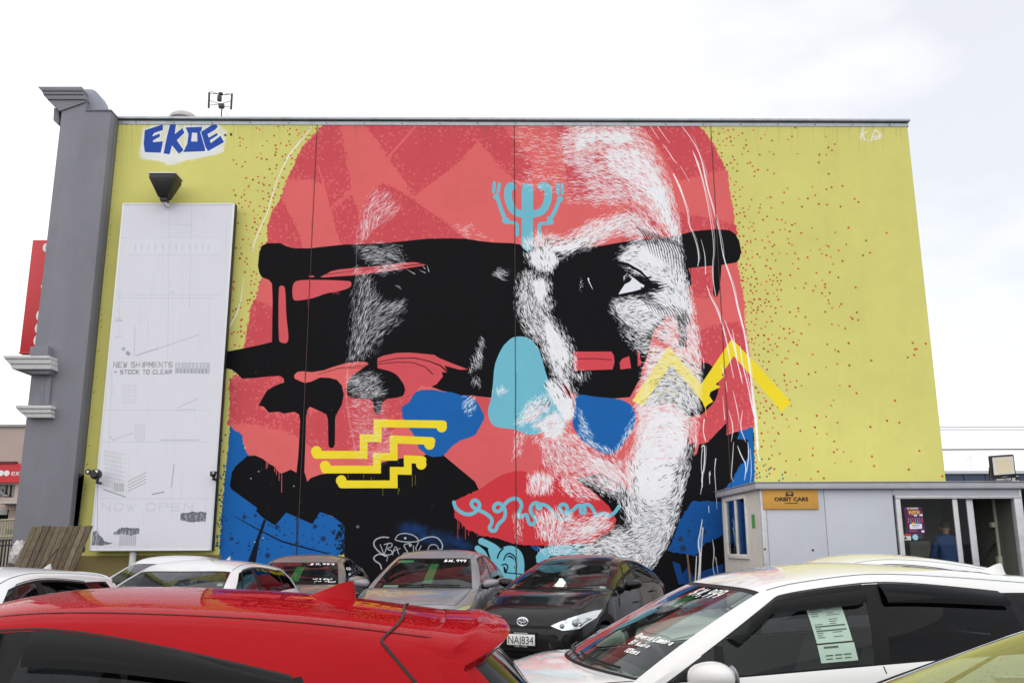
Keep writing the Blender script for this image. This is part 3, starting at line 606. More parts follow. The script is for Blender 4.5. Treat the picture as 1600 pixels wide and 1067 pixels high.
    # drips and threads on the right
    for pts, w in (([(1064,196),(1078,214),(1090,234),(1097,254),(1100,268),(1104,290),(1112,318),(1118,340),(1124,362),(1127,385),(1131,405),(1138,425),(1146,450),(1152,478),(1158,500),(1164,526),(1168,552),(1172,580),(1176,620),(1181,660),(1184,700)], [1,1.2,1.4,2.6,2,1.4,1.2,1.4,2.4,1.6,3.4,2.2,3.4,2.4,4,2.6]),
                   ([(1082,236),(1088,250),(1096,275),(1104,310),(1110,345),(1114,372),(1115,395),(1113,412),(1114,440),(1118,462)], [.6,3,1.4,1,1,1,1.4,1.2]),
                   ([(1052,272),(1060,288),(1068,310),(1074,330),(1076,352),(1084,368),(1090,388),(1092,405),(1090,416)], [2,3,1.4,1,1.2,2,1]), ([(1015,196),(1024,210),(1030,218)], [1.2,.6]), ([(1026,196),(1036,210),(1046,224)], [1.4,.5]), ([(1036,226),(1046,240),(1052,250),(1058,256)], [.8,1.4,.6]),
                   ([(1063,260),(1070,272),(1077,284)], [.8,.5]), ([(1095,374),(1100,392),(1102,408),(1102,428)], [.5,1.2,1.6]), ([(1104,446),(1110,464),(1120,482),(1128,506),(1134,530),(1140,560),(1146,590)], [.8,1.8,2.4,1.2,1.4,.8]),
                   ([(1132,500),(1140,522),(1146,540),(1152,566),(1158,590),(1160,600)], [.6,1.6,1,1.8,.6]), ([(1144,515),(1149,545),(1153,570)], [.6,1.8,.6]), ([(1156,540),(1160,570),(1168,600),(1174,630),(1178,650)], [1,2,1.4,2.6,1]),
                   ([(1126,570),(1133,590),(1136,612)], [.6,1.4,.5]), ([(1145,610),(1152,640),(1155,660)], [.5,1.4,.4]), ([(1129,618),(1132,655)], [.5,1.2]), ([(1138,640),(1146,668),(1142,690)], [.5,1.6,.4]), ([(1160,640),(1156,668),(1165,690)], [.5,1.6,.6]),
                   ([(1096,698),(1099,694),(1101,700),(1100,730),(1096,745),(1097,760)], [1.6,1.8,1.6,1.2]), ([(1097,700),(1095,725),(1098,752),(1094,772)], [1.2,1,1.4,.6]), ([(1118,716),(1116,735),(1118,760),(1120,795)], [1.6,1,1,.5]), ([(1100,655),(1098,672),(1102,688)], [2,1.4,1.6]), ([(1146,690),(1144,720),(1142,745),(1146,752)], [.6,1.2,1,.5]),
                   ([(1152,696),(1158,712),(1166,726),(1163,750)], [.8,2,1.6,.6]), ([(1168,690),(1170,710),(1166,738)], [.6,1.6,.8]), ([(1172,700),(1174,735),(1172,754)], [.5,1,.5]), ([(1181,690),(1186,720),(1188,716)], [.8,1.6,.5]),
                   ([(1097,811),(1094,830),(1090,848),(1094,868),(1091,905)], [1.2,1.8,2,2.6,3]), ([(1098,824),(1096,850),(1094,880),(1094,905)], [2,1.4,2.2,1]), ([(1113,842),(1116,862),(1113,885),(1117,900)], [.6,1.8,1,1.2]), ([(1088,868),(1086,910)], [1.4,2.2]), ([(1118,870),(1122,898)], [1.4,.5])):
        cv.line(pts, w, WHI, .93, smooth=1)
        if w[0] < 3 and len(pts) > 4:
            cv.line([(x+rng.normal(1.5, 1.2), y) for x, y in pts[1:-1]], [.5,1,.5], WHI, .8, smooth=1)
    for y0, y1, x in ((560,575,1099),(738,755,1108),(736,742,1109),(790,800,1107)): cv.line([(x,y0),(x+.6,y1)], 1.1, WHI, .9)
    # white flecks over the black
    for _ in range(60): cv.dot(U(360, 700), U(560, 800), U(.2, .55), (200,205,215), U(.4, .9))
    for x, y in ((411,840),(459,759),(392,747),(558,823),(404,736),(398,846)): cv.dot(x, y, 1.0, (190,195,205))
    cv.dot(559, 822, 2.4, (120,124,134), .8, 1.5)
    # lettering: big blue tag on a white cloud
    for x, y, r in [(U(218, 352), U(196, 250), U(4, 8)) for _ in range(0)]: pass
    halo = sc([(890,405),(1020,370),(1160,375),(1340,362),(1420,420),(1410,490),(1395,530),(1290,580),(1130,610),(1060,640),(1000,600),(865,600),(880,500)], 0, 100, 4)
    cv.fill(halo, (226,228,232), .55, smooth=2)
    for _ in range(900):
        x, y = U(214, 356), U(190, 262)
        if inpoly(np.array(halo, float), np.array([[x, y]]))[0]: cv.dot(x, y, U(2, 5), (228,230,234), .16, 4)
    cv.fill(sc([(900,420),(1020,375),(1025,400),(985,430),(1010,450),(980,470),(1020,490),(1010,560),(1090,560),(1140,575),(1160,540),(1290,545),(1400,510),(1400,560),(1230,590),(1060,620),(900,590),(875,560),(885,470)], 0, 100, 4), (228,230,234), .8, smooth=1)
    tagb = (48, 80, 168)
    for p in ([(905,415),(1000,385),(1018,378),(1018,414),(965,432),(950,452),(958,452),(998,436),(1000,455),(958,478),(955,490),(1018,484),(1012,520),(1004,556),(905,552),(898,500)],
              [(1062,380),(1100,376),(1092,440),(1140,402),(1152,432),(1105,478),(1148,540),(1118,562),(1075,510),(1060,566),(1022,560),(1040,470)],
              [(1160,398),(1262,394),(1258,430),(1280,520),(1282,546),(1145,552),(1170,500),(1178,440)],
              [(1256,426),(1340,372),(1362,392),(1345,412),(1296,440),(1305,462),(1355,432),(1362,446),(1310,478),(1318,496),(1378,450),(1400,490),(1300,546),(1284,520)]):
        cv.fill(sc(p, 0, 100, 4), (232,234,238), 1); 
        q = np.array(sc(p, 0, 100, 4)); cv.line(list(q)+[q[0]], 2.6, (232,234,238))
        cv.fill(q, tagb)
    cv.fill(sc([(1200,430),(1232,432),(1234,486),(1194,486)], 0, 100, 4), (222,224,228))
    for x, y in ((352,211.5),(361,210)): cv.dot(x, y, 2.1, (52,58,40), .95, 1)
    cv.dot(361, 212, 1.2, (60,70,40))
    # small pale tag at the right end
    for p in ([(1349,200),(1344,217)], [(1354,206),(1345,211)], [(1347,210),(1351,219)], [(1366,204),(1361,220)], [(1367,203),(1374,208),(1374,216),(1366,218)], [(1363,214),(1376,213)], [(1356,219),(1356.6,219.5)]): cv.line(p, 3.0, (232,232,226), .85, 1.2)
    cv.dot(1376, 212, 4, (228,228,200), .5, 4)
    # spray tag above the parked cars
    sp = (196, 203, 214)
    for pts, w in ((c8([(-85,160)])[:0] or [(607,839),(597,838),(586,842),(583,850),(590,860),(602,868)], 2.0), ([(604,868),(592,864),(583,870),(586,876),(594,880),(596,888)], 2.0), ([(594,850),(600,866)], 1.4), ([(606,848),(600,866)], 1.4), ([(600,850),(612,847),(613,853),(603,857),(614,860),(611,866),(602,866)], 1.5), ([(613,866),(618,850),(623,865)], 1.4), ([(615,860),(625,856)], 1.3), ([(640,848),(630,850),(634,858),(638,862),(630,864)], 1.6), ([(646,852),(646,866),(650,868),(658,852)], 1.4), ([(654,846),(648,858),(658,866)], 1.4),
                   ([(617,842),(622,834),(634,832),(648,836),(655,844),(648,846),(630,846),(618,843)], 1.6), ([(655,844),(668,838),(682,838),(690,846),(692,856),(684,860)], 1.8), ([(668,858),(672,850),(682,850),(686,858)], 1.4), ([(606,868),(604,876)], 1.2)):
        cv.line(pts, w, sp, .9, .9, smooth=1)
    cv.dot(633, 840, 1.8, sp); cv.dot(641, 851, 2.6, (190,205,190), .8)
    # bare strip under the painting, screw heads along the left edge
    cv.fill([(100,868),(346,866),(346,1000),(90,1000)], (118,104,70), .85)
    for _ in range(40):
        y = U(200, 860); x = 187-(y-190)*.1+U(1, 4) 
        if rng.uniform() < .6: cv.dot(x, y, .7, (50,54,30), .9)
    # weathering with its own shape: streaks below the cap, grime spots
    for _ in range(230):
        x = U(190, 1418); y = 195; cv.line([(x, y), (x+rng.normal(0, .4), y+U(4, 70)*U(.2, 1))], [U(.8, 2.6), .4], (84,80,70), U(.03, .13), 1.2)
    for _ in range(420):                                   # roller laps and patched spots, a shade off the first coat
        x, y = U(190, 1470), U(200, 860); w_ = U(5, 16); h_ = U(20, 90)
        c = cv.a[min(CH-1, max(0, int(to_wall(np.array([[x, y]]))[0, 1]))), min(CW-1, max(0, int(to_wall(np.array([[x, y]]))[0, 0])))]*255
        if abs(c[0]-YEL[0]) < 4: cv.line([(x, y), (x+U(-2, 2), y+h_)], w_, tuple(np.clip(np.array(YEL)*U(.93, 1.05), 0, 255)), U(.06, .2), 2.5) if not (U(0,1) < .0) and (x > 1250 or (x < 360 and y < 300)) else None
    for sx_ in (495, 804, 1112):                           # weeping joints
        for _ in range(14):
            y = U(200, 800); x = sx_+(y-195)*((sx_-775)/6200.0); cv.line([(x+U(-1.5,1.5), y), (x+U(-1.5,1.5), y+U(10, 60))], [U(.8, 2), .4], (60,50,44), U(.08, .25), 1.2)
    return cv

# ------------------------------------------------------------------ materials (procedural)
def lin(c): return tuple((v/12.92 if v <= .04045 else ((v+.055)/1.055)**2.4) for v in c)
def rgb(r, g, b, k=1.0): return tuple(v*k for v in lin((r/255, g/255, b/255)))
_MATS = {}
def mat(name, col, rough=.6, metal=0.0, coat=0.0, var=.0, vscale=6.0, bump=0.0, bscale=60.0, spec=.5, dirt=None, dscale=1.2, damt=.5, stretch=None, emit=None):
    if name in _MATS: return _MATS[name]
    m = bpy.data.materials.new(name); m.use_nodes = True; n = m.node_tree; b = n.nodes['Principled BSDF']; LL = n.links.new
    b.inputs['Base Color'].default_value = (*col, 1); b.inputs['Roughness'].default_value = rough; b.inputs['Metallic'].default_value = metal
    b.inputs['Coat Weight'].default_value = coat; b.inputs['Coat Roughness'].default_value = .03; b.inputs['Specular IOR Level'].default_value = spec
    m.diffuse_color = (*col, 1)
    t = n.nodes.new('ShaderNodeTexCoord'); src = t.outputs['Object']
    if stretch:
        mp_ = n.nodes.new('ShaderNodeMapping'); mp_.inputs['Scale'].default_value = stretch; LL(src, mp_.inputs[0]); src = mp_.outputs[0]
    cur = None
    if var or dirt:
        nz_ = n.nodes.new('ShaderNodeTexNoise'); nz_.inputs['Scale'].default_value = vscale; nz_.inputs['Detail'].default_value = 6; nz_.inputs['Roughness'].default_value = .65; LL(src, nz_.inputs['Vector'])
        mr = n.nodes.new('ShaderNodeMapRange'); mr.inputs[1].default_value = .25; mr.inputs[2].default_value = .75; mr.inputs[3].default_value = 1-var; mr.inputs[4].default_value = 1+var; LL(nz_.outputs['Fac'], mr.inputs[0])
        mul = n.nodes.new('ShaderNodeMix'); mul.data_type = 'RGBA'; mul.blend_type = 'MULTIPLY'; mul.inputs[0].default_value = 1; mul.inputs[6].default_value = (*col, 1); LL(mr.outputs[0], mul.inputs[7]); cur = mul.outputs[2]
    if dirt:
        n2 = n.nodes.new('ShaderNodeTexNoise'); n2.inputs['Scale'].default_value = dscale; n2.inputs['Detail'].default_value = 8; n2.inputs['Roughness'].default_value = .7; LL(src, n2.inputs['Vector'])
        r2_ = n.nodes.new('ShaderNodeMapRange'); r2_.inputs[1].default_value = .48; r2_.inputs[2].default_value = .72; r2_.inputs[3].default_value = 0; r2_.inputs[4].default_value = damt; LL(n2.outputs['Fac'], r2_.inputs[0])
        mx_ = n.nodes.new('ShaderNodeMix'); mx_.data_type = 'RGBA'; LL(r2_.outputs[0], mx_.inputs[0]); LL(cur, mx_.inputs[6]); mx_.inputs[7].default_value = (*dirt, 1); cur = mx_.outputs[2]
    if cur: LL(cur, b.inputs['Base Color'])
    if bump:
        n3 = n.nodes.new('ShaderNodeTexNoise'); n3.inputs['Scale'].default_value = bscale; n3.inputs['Detail'].default_value = 4; LL(src, n3.inputs['Vector'])
        bp = n.nodes.new('ShaderNodeBump'); bp.inputs['Strength'].default_value = bump; bp.inputs['Distance'].default_value = .01; LL(n3.outputs['Fac'], bp.inputs['Height']); LL(bp.outputs[0], b.inputs['Normal'])
    if emit:
        b.inputs['Emission Color'].default_value = (*emit[:3], 1); b.inputs['Emission Strength'].default_value = emit[3]
    _MATS[name] = m
    return m
def print_mat(name, image, rough=.7, bump=.15, bscale=45, var=.04, vscale=.6, spec=.3):
    """flat print on a surface, through its UV map, with the surface's own slight mottling"""
    m = bpy.data.materials.new(name); m.use_nodes = True; n = m.node_tree; b = n.nodes['Principled BSDF']; LL = n.links.new
    im = n.nodes.new('ShaderNodeTexImage'); im.image = image; im.extension = 'EXTEND'; im.interpolation = 'Linear'
    t = n.nodes.new('ShaderNodeTexCoord'); LL(t.outputs['UV'], im.inputs[0])
    nz_ = n.nodes.new('ShaderNodeTexNoise'); nz_.inputs['Scale'].default_value = vscale; nz_.inputs['Detail'].default_value = 9; nz_.inputs['Roughness'].default_value = .7; LL(t.outputs['Object'], nz_.inputs['Vector'])
    mr = n.nodes.new('ShaderNodeMapRange'); mr.inputs[1].default_value = .3; mr.inputs[2].default_value = .7; mr.inputs[3].default_value = 1-var; mr.inputs[4].default_value = 1+var; LL(nz_.outputs['Fac'], mr.inputs[0])
    mul = n.nodes.new('ShaderNodeMix'); mul.data_type = 'RGBA'; mul.blend_type = 'MULTIPLY'; mul.inputs[0].default_value = 1; LL(im.outputs[0], mul.inputs[6]); LL(mr.outputs[0], mul.inputs[7]); LL(mul.outputs[2], b.inputs['Base Color'])
    b.inputs['Roughness'].default_value = rough; b.inputs['Specular IOR Level'].default_value = spec
    if bump:
        n3 = n.nodes.new('ShaderNodeTexNoise'); n3.inputs['Scale'].default_value = bscale; n3.inputs['Detail'].default_value = 5; LL(t.outputs['Object'], n3.inputs['Vector'])
        bp = n.nodes.new('ShaderNodeBump'); bp.inputs['Strength'].default_value = bump; bp.inputs['Distance'].default_value = .01; LL(n3.outputs['Fac'], bp.inputs['Height']); LL(bp.outputs[0], b.inputs['Normal'])
    _MATS[name] = m
    return m
def glass(name, tint, boost=1.7, rough=0.0, dust=0.0, ior=1.32):
    """thin glazing: tinted see-through plus mirror reflection that grows towards grazing view"""
    if name in _MATS: return _MATS[name]
    m = bpy.data.materials.new(name); m.use_nodes = True; n = m.node_tree; n.nodes.clear(); LL = n.links.new
    o = n.nodes.new('ShaderNodeOutputMaterial'); mix = n.nodes.new('ShaderNodeMixShader'); tr = n.nodes.new('ShaderNodeBsdfTransparent'); gl = n.nodes.new('ShaderNodeBsdfGlossy'); fr = n.nodes.new('ShaderNodeFresnel'); mu = n.nodes.new('ShaderNodeMath')
    tr.inputs[0].default_value = (*tint, 1); gl.inputs['Roughness'].default_value = rough; gl.inputs[0].default_value = (.95, .97, 1, 1); 
    ge = n.nodes.new('ShaderNodeNewGeometry'); io = n.nodes.new('ShaderNodeMapRange'); io.inputs[3].default_value = ior; io.inputs[4].default_value = 1/ior; LL(ge.outputs['Backfacing'], io.inputs[0]); LL(io.outputs[0], fr.inputs[0])   # same pane from either side
    mu.operation = 'MULTIPLY'; mu.use_clamp = True; mu.inputs[1].default_value = boost
    LL(fr.outputs[0], mu.inputs[0]); LL(mu.outputs[0], mix.inputs[0]); LL(tr.outputs[0], mix.inputs[1]); LL(gl.outputs[0], mix.inputs[2])
    res = mix.outputs[0]
    if dust:
        df = n.nodes.new('ShaderNodeBsdfDiffuse'); df.inputs[0].default_value = (.5, .5, .48, 1); m2 = n.nodes.new('ShaderNodeMixShader')
        t = n.nodes.new('ShaderNodeTexCoord'); nz_ = n.nodes.new('ShaderNodeTexNoise'); nz_.inputs['Scale'].default_value = 9; nz_.inputs['Detail'].default_value = 8; LL(t.outputs['Object'], nz_.inputs['Vector'])
        mr = n.nodes.new('ShaderNodeMapRange'); mr.inputs[1].default_value = .4; mr.inputs[2].default_value = .8; mr.inputs[3].default_value = dust*.3; mr.inputs[4].default_value = dust; LL(nz_.outputs['Fac'], mr.inputs[0])
        LL(mr.outputs[0], m2.inputs[0]); LL(res, m2.inputs[1]); LL(df.outputs[0], m2.inputs[2]); res = m2.outputs[0]
    LL(res, o.inputs[0]); m.diffuse_color = (*tint, 1)
    _MATS[name] = m
    return m

# ------------------------------------------------------------------ mesh building
def link(o, parent=None):
    COL.objects.link(o)
    if parent is not None: o.parent = parent
    return o
def world_of(o):
    m_ = Matrix.Identity(4)
    while o is not None:
        m_ = o.matrix_basis @ m_; o = o.parent
    return m_
def tag(o, label=None, cat=None, group=None, kind=None):
    if label: o['label'] = label
    if cat: o['category'] = cat
    if group: o['group'] = group
    if kind: o['kind'] = kind
    return o
def thing(name, label, cat, loc=(0, 0, 0), rz=0.0, group=None):
    o = bpy.data.objects.new(name, None); o.empty_display_size = .2
    o.location = loc; o.rotation_euler = (0, 0, rz); link(o)
    return tag(o, label, cat, group)
class MB:
    """collects faces in world (or the parent's) coordinates and links them as ONE mesh object"""
    def __init__(s): s.v = []; s.f = []; s.m = []
    def add(s, verts, faces, mi=0):
        o = len(s.v); s.v += [tuple(map(float, p)) for p in verts]
        for f in faces: s.f.append(tuple(i+o for i in f)); s.m.append(mi)
        return s
    def box(s, x0, x1, y0, y1, z0, z1, mi=0):
        return s.add([(x0,y0,z0),(x1,y0,z0),(x1,y1,z0),(x0,y1,z0),(x0,y0,z1),(x1,y0,z1),(x1,y1,z1),(x0,y1,z1)], [(0,3,2,1),(4,5,6,7),(0,1,5,4),(1,2,6,5),(2,3,7,6),(3,0,4,7)], mi)
    def prism(s, poly, y0, y1, mi=0):
        """(x, z) outline carried from y0 to y1"""
        p = [(x, z) for x, z in poly]; n = len(p)
        ar = sum(p[i][0]*p[(i+1) % n][1]-p[(i+1) % n][0]*p[i][1] for i in range(n))
        if ar < 0: p = p[::-1]
        vs = [(x, y0, z) for x, z in p]+[(x, y1, z) for x, z in p]
        fs = [tuple(range(n)), tuple(range(2*n-1, n-1, -1))]+[((i+1) % n, i, n+i, n+(i+1) % n) for i in range(n)]
        return s.add(vs, fs, mi)
    def tube(s, pts, r, n=8, mi=0, cap=True):
        P = [Vector(p) for p in pts]; rs = [r]*len(P) if np.isscalar(r) else r; vs = []; fs = []
        for i, p in enumerate(P):
            d = (P[min(i+1, len(P)-1)]-P[max(i-1, 0)]).normalized()
            a = d.orthogonal().normalized() if i == 0 else (a-d*a.dot(d)).normalized()
            b = d.cross(a)
            for k in range(n):
                t = 2*math.pi*k/n; vs.append(p+(a*math.cos(t)+b*math.sin(t))*rs[i])
        for i in range(len(P)-1):
            for k in range(n): fs.append((i*n+k, i*n+(k+1) % n, (i+1)*n+(k+1) % n, (i+1)*n+k))
        if cap: fs.append(tuple(range(n))[::-1]); fs.append(tuple(range((len(P)-1)*n, len(P)*n)))
        return s.add(vs, fs, mi)
    def lathe(s, prof, c=(0, 0, 0), axis='z', n=24, mi=0):
        """profile of (radius, height) turned round an axis through c"""
        vs = []; fs = []
        for r, h in prof:
            for k in range(n):
                t = 2*math.pi*k/n; a, b = r*math.cos(t), r*math.sin(t)
                vs.append({'z': (c[0]+a, c[1]+b, c[2]+h), 'y': (c[0]+a, c[1]+h, c[2]+b), 'x': (c[0]+h, c[1]+a, c[2]+b)}[axis])
        for i in range(len(prof)-1):
            for k in range(n): fs.append((i*n+k, i*n+(k+1) % n, (i+1)*n+(k+1) % n, (i+1)*n+k))
        return s.add(vs, fs, mi)
    def build(s, name, mats, parent=None, smooth=False, bevel=0.0, local=False, uv=None, angle=35, kind=None, seg=2):
        me = bpy.data.meshes.new(name)
        vs = s.v
        if parent is not None and not local:
            iv = world_of(parent).inverted(); vs = [iv @ Vector(p) for p in s.v]
        me.from_pydata([tuple(p) for p in vs], [], s.f)
        for m_ in (mats if isinstance(mats, (list, tuple)) else [mats]): me.materials.append(m_)
        me.polygons.foreach_set('material_index', s.m)
        if uv:
            ul = me.uv_layers.new(name='UVMap')
            for lp in me.loops: ul.data[lp.index].uv = uv(s.v[lp.vertex_index])
        me.update()
        bm = bmesh.new(); bm.from_mesh(me)
        if not uv: bmesh.ops.recalc_face_normals(bm, faces=bm.faces)
        if bevel:
            es = [e for e in bm.edges if len(e.link_faces) == 2 and e.calc_face_angle(0) > math.radians(30)]
            bmesh.ops.bevel(bm, geom=es, offset=bevel, segments=seg, profile=.5, affect='EDGES', clamp_overlap=True)
        bm.to_mesh(me); bm.free()
        if smooth or bevel:
            me.polygons.foreach_set('use_smooth', [True]*len(me.polygons))
            me.set_sharp_from_angle(angle=math.radians(angle))
        o = bpy.data.objects.new(name, me); link(o, parent)
        if kind: o['kind'] = kind
        return o
def ribbon(mb, pts, nrm, w, lift=.0015, mi=0):
    """flat strip of width w lying on a surface along pts, whose surface normals are nrm"""
    P = [Vector(p) for p in pts]; vs = []; n = len(P)
    for i in range(n):
        d = (P[min(i+1, n-1)]-P[max(i-1, 0)])
        if d.length < 1e-9: d = Vector((1, 0, 0))
        N = Vector(nrm[i] if not isinstance(nrm, Vector) else nrm).normalized(); c = d.cross(N).normalized()
        ww = w if np.isscalar(w) else w[i]
        vs += [P[i]+N*lift+c*ww/2, P[i]+N*lift-c*ww/2]
    mb.add(vs, [(2*i, 2*i+1, 2*i+3, 2*i+2) for i in range(n-1)], mi)
def text_mesh(txt, size, width=None, bold=0.0):
    """letters of the built-in font as flat faces in the xy plane, left-bottom at the origin"""
    cu = bpy.data.curves.new('letters', 'FONT'); cu.body = txt; cu.size = size; cu.resolution_u = 3; cu.offset = bold
    ob = bpy.data.objects.new('letters', cu); COL.objects.link(ob)
    me = bpy.data.meshes.new_from_object(ob)
    vs = [tuple(v.co) for v in me.vertices]; fs = [tuple(p.vertices) for p in me.polygons]
    bpy.data.objects.remove(ob); bpy.data.curves.remove(cu); bpy.data.meshes.remove(me)
    x0 = min(v[0] for v in vs); x1 = max(v[0] for v in vs); k = 1.0 if width is None else width/(x1-x0)
    return [((v[0]-x0)*k, v[1], 0) for v in vs], fs
def skin_figure(name, joints, bones, radii, material, parent, root, levels=2):
    """a continuous body grown on a skeleton (Skin + Subdivision), baked to a mesh"""
    me = bpy.data.meshes.new(name); keys = list(joints); ix = {k: i for i, k in enumerate(keys)}
    me.from_pydata([joints[k] for k in keys], [(ix[a], ix[b]) for a, b in bones], [])
    o = bpy.data.objects.new(name, me); COL.objects.link(o)
    sk = o.modifiers.new('skin', 'SKIN'); sk.use_smooth_shade = True
    for k in keys:
        r = radii[k]; me.skin_vertices[0].data[ix[k]].radius = (r, r) if np.isscalar(r) else r
        me.skin_vertices[0].data[ix[k]].use_root = (k == root)
    sb = o.modifiers.new('sub', 'SUBSURF'); sb.levels = sb.render_levels = levels
    dg = bpy.context.evaluated_depsgraph_get(); m2 = bpy.data.meshes.new_from_object(o.evaluated_get(dg))
    bpy.data.objects.remove(o)
    m2.materials.clear(); m2.materials.append(material)
    m2.polygons.foreach_set('use_smooth', [True]*len(m2.polygons)); m2.polygons.foreach_set('material_index', [0]*len(m2.polygons))
    ob = bpy.data.objects.new(name, m2); link(ob, parent)
    return ob

# ------------------------------------------------------------------ the place
GAIN = 1.0
P_ = lambda px, py, y: at(px, py, y=y)
def X_(px, py, y): return float(at(px, py, y=y)[0])
def Z_(px, py, y): return float(at(px, py, y=y)[2])
M_asph = mat('asphalt', (.055, .055, .057), .9, var=.25, vscale=3, bump=.5, bscale=120, dirt=(.11, .108, .1), dscale=.5, damt=.5)
gy_ = ((-1500, 0), (7, 0), (8, .005), (9, .02), (12, .08), (13.5, .098), (14.5, .10), (1500, .10))      # the yard rises a little towards the wall
gm_ = MB(); gm_.add([p for y, z in gy_ for p in ((-1500, y, z), (1500, y, z))], [(2*i, 2*i+1, 2*i+3, 2*i+2) for i in range(len(gy_)-1)]); gm_.build('ground', M_asph, kind='structure', smooth=True)
def ground_z(y): return float(np.interp(y, [a for a, b in gy_], [b for a, b in gy_]))
M_line = mat('road_paint', (.7, .7, .68), .7, var=.1, vscale=9, dirt=(.2,.2,.2), dscale=5, damt=.8)
lm = MB()
for i in range(6):
    x0 = -8.4+i*2.9
    lm.add([(x0, 14.6, .104), (x0+.1, 14.6, .104), (x0+.1, 17.2, .104), (x0, 17.2, .104)], [(0,1,2,3)])
lm.build('bay_marking', M_line, kind='structure')

# ---- the painted building
cv = paint_mural()
M_mural = print_mat('mural_paint', cv.image('mural', GAIN), rough=.7, bump=.12, bscale=30, var=.06, vscale=.9, spec=.1)
del cv
M_conc = mat('painted_concrete_grey', rgb(126,126,135), .8, var=.06, vscale=2.5, bump=.35, bscale=60, stretch=(1,1,.35), dirt=rgb(100,100,107), dscale=1.0, damt=.45)
M_mould = mat('moulding_pale', rgb(196,196,196), .7, var=.05, vscale=3, dirt=rgb(140,138,132), dscale=3, damt=.4)
M_flash = mat('cap_flashing_metal', rgb(176,182,188), .45, metal=.3, var=.06, vscale=5, dirt=rgb(120,120,118), dscale=4, damt=.5)
M_dark = mat('dark_gap', (.012, .012, .013), .8)
M_seal = mat('joint_sealant', rgb(84,62,58), .8, var=.2, vscale=4)
M_roof = mat('roof_sheet', (.45,.45,.46), .5, var=.08)
bld = thing('retail_building', 'big concrete shop building whose long side wall carries the painted face mural', 'building', (0.4, WALL_Y, 0))
wuv = lambda p: ((p[0]-XL)/(XR-XL), p[2]/WALL_H)
edges = [XL]+SEAMS+[XR]; GAP = .008
for i in range(4):
    x0 = edges[i]+(GAP if i else 0); x1 = edges[i+1]-(GAP if i < 3 else 0)
    m_ = MB(); c = .012
    # slab with chamfered arrises, paint carried over the chamfer
    m_.add([(x0+c,WALL_Y,0),(x1-c,WALL_Y,0),(x1-c,WALL_Y,WALL_H-.14),(x0+c,WALL_Y,WALL_H-.14),(x0,WALL_Y+c,0),(x1,WALL_Y+c,0),(x1,WALL_Y+c,WALL_H-.14),(x0,WALL_Y+c,WALL_H-.14),(x0,WALL_Y+.18,0),(x1,WALL_Y+.18,0),(x1,WALL_Y+.18,WALL_H-.14),(x0,WALL_Y+.18,WALL_H-.14)],
           [(0,1,2,3),(4,0,3,7),(1,5,6,2),(8,4,7,11),(5,9,10,6)])
    m_.build('wall_panel', M_mural, bld, uv=wuv)
for x in SEAMS:
    MB().add([(x-GAP,WALL_Y+.016,0),(x+GAP,WALL_Y+.016,0),(x+GAP,WALL_Y+.016,WALL_H-.14),(x-GAP,WALL_Y+.016,WALL_H-.14)], [(0,1,2,3)]).build('joint_sealant', M_seal, bld)
M_side = mat('side_wall_paint', rgb(190,188,120), .8, var=.05)
MB().box(XL, XR, WALL_Y+.185, 46, 0, WALL_H-.3).build('wall', M_side, bld)
MB().box(XL+.1, XR-.1, WALL_Y+.3, 45.9, WALL_H-.298, WALL_H-.22).build('roof', M_roof, bld)
MB().box(XL-.0, XR+.02, WALL_Y-.012, WALL_Y+.18, WALL_H-.138, WALL_H-.05).build('flashing_strip', M_flash, bld, bevel=.003)
MB().box(XL-.0, XR+.01, WALL_Y+.02, WALL_Y+.18, WALL_H-.048, WALL_H-.022).build('shadow_gap', M_dark, bld)  # near-black infill, colours in the shade of the recess under the cap
MB().box(XL-.0, XR+.05, WALL_Y-.07, WALL_Y+.3, WALL_H-.02, WALL_H+.035).build('parapet_cap', M_flash, bld, bevel=.008)
sm = MB()
for x in np.arange(XL+.4, XR, .86): sm.lathe([(0,-.012),(.014,-.01),(.016,0)], (x, WALL_Y-.012, WALL_H-.095), 'y', 8)
sm.build('screw', mat('screw_head', (.12,.12,.12), .5, metal=.6), bld, kind='stuff')

# ---- street front seen end-on: grey end wall, cornice, scroll, mouldings
FY = 18.62
fx0 = np.mean([X_(75,340,FY), X_(55,535,FY), X_(40,667,FY), X_(19.5,850,FY)]); fx1 = np.mean([X_(174,176,FY), X_(157,340,FY), X_(129,600,FY), X_(109,817,FY)])
fxm = X_(133.5, 170, FY); zc1 = Z_(150,174,FY); zc2 = Z_(110,155,FY)
m_ = MB(); m_.prism([(fx0,0),(fx1,0),(fx1,zc1),(fxm,zc1),(fxm,zc2),(fx0,zc2)], FY, 46)
m_.build('facade_wall', M_conc, bld, bevel=.012)
MB().box(fx1+.003, XL-.003, FY+.2, WALL_Y+.1, 0, zc1-.02).build('return_wall', M_conc, bld)
MB().prism([(fxm+.01,zc1+.03),(fx1+.01,zc1+.03),(fx1+.01,zc1+.003),(fxm+.01,zc1+.003)], FY-.02, FY+.5).build('coping', M_conc, bld)
def pz(px, py, y): p = at(px, py, y=y); return (float(p[0]), float(p[2]))
cor = [((60,137),(129,137),(131,143.5),(66,143.5)), ((66.5,144),(130.5,144),(131,148.5),(68,148.5)), ((67.5,149),(132,149),(134,155.5),(74,155.5))]
for k, q in enumerate(cor):
    MB().prism([pz(x, y, FY-.06) for x, y in q], FY-.06-.02*(2-k), 30).build('cornice', M_conc, bld, bevel=.006)
MB().prism([pz(x, y, FY-.02) for x, y in ((74,156),(133.5,156),(133.5,160),(93,174),(86,166))], FY-.03, 30).build('cornice', M_conc, bld)
MB().prism([pz(x, y, FY+.1) for x, y in ((84,168),(92,171),(92,195),(83,188))], FY+.1, FY+.6).build('bracket', M_conc, bld, bevel=.01)
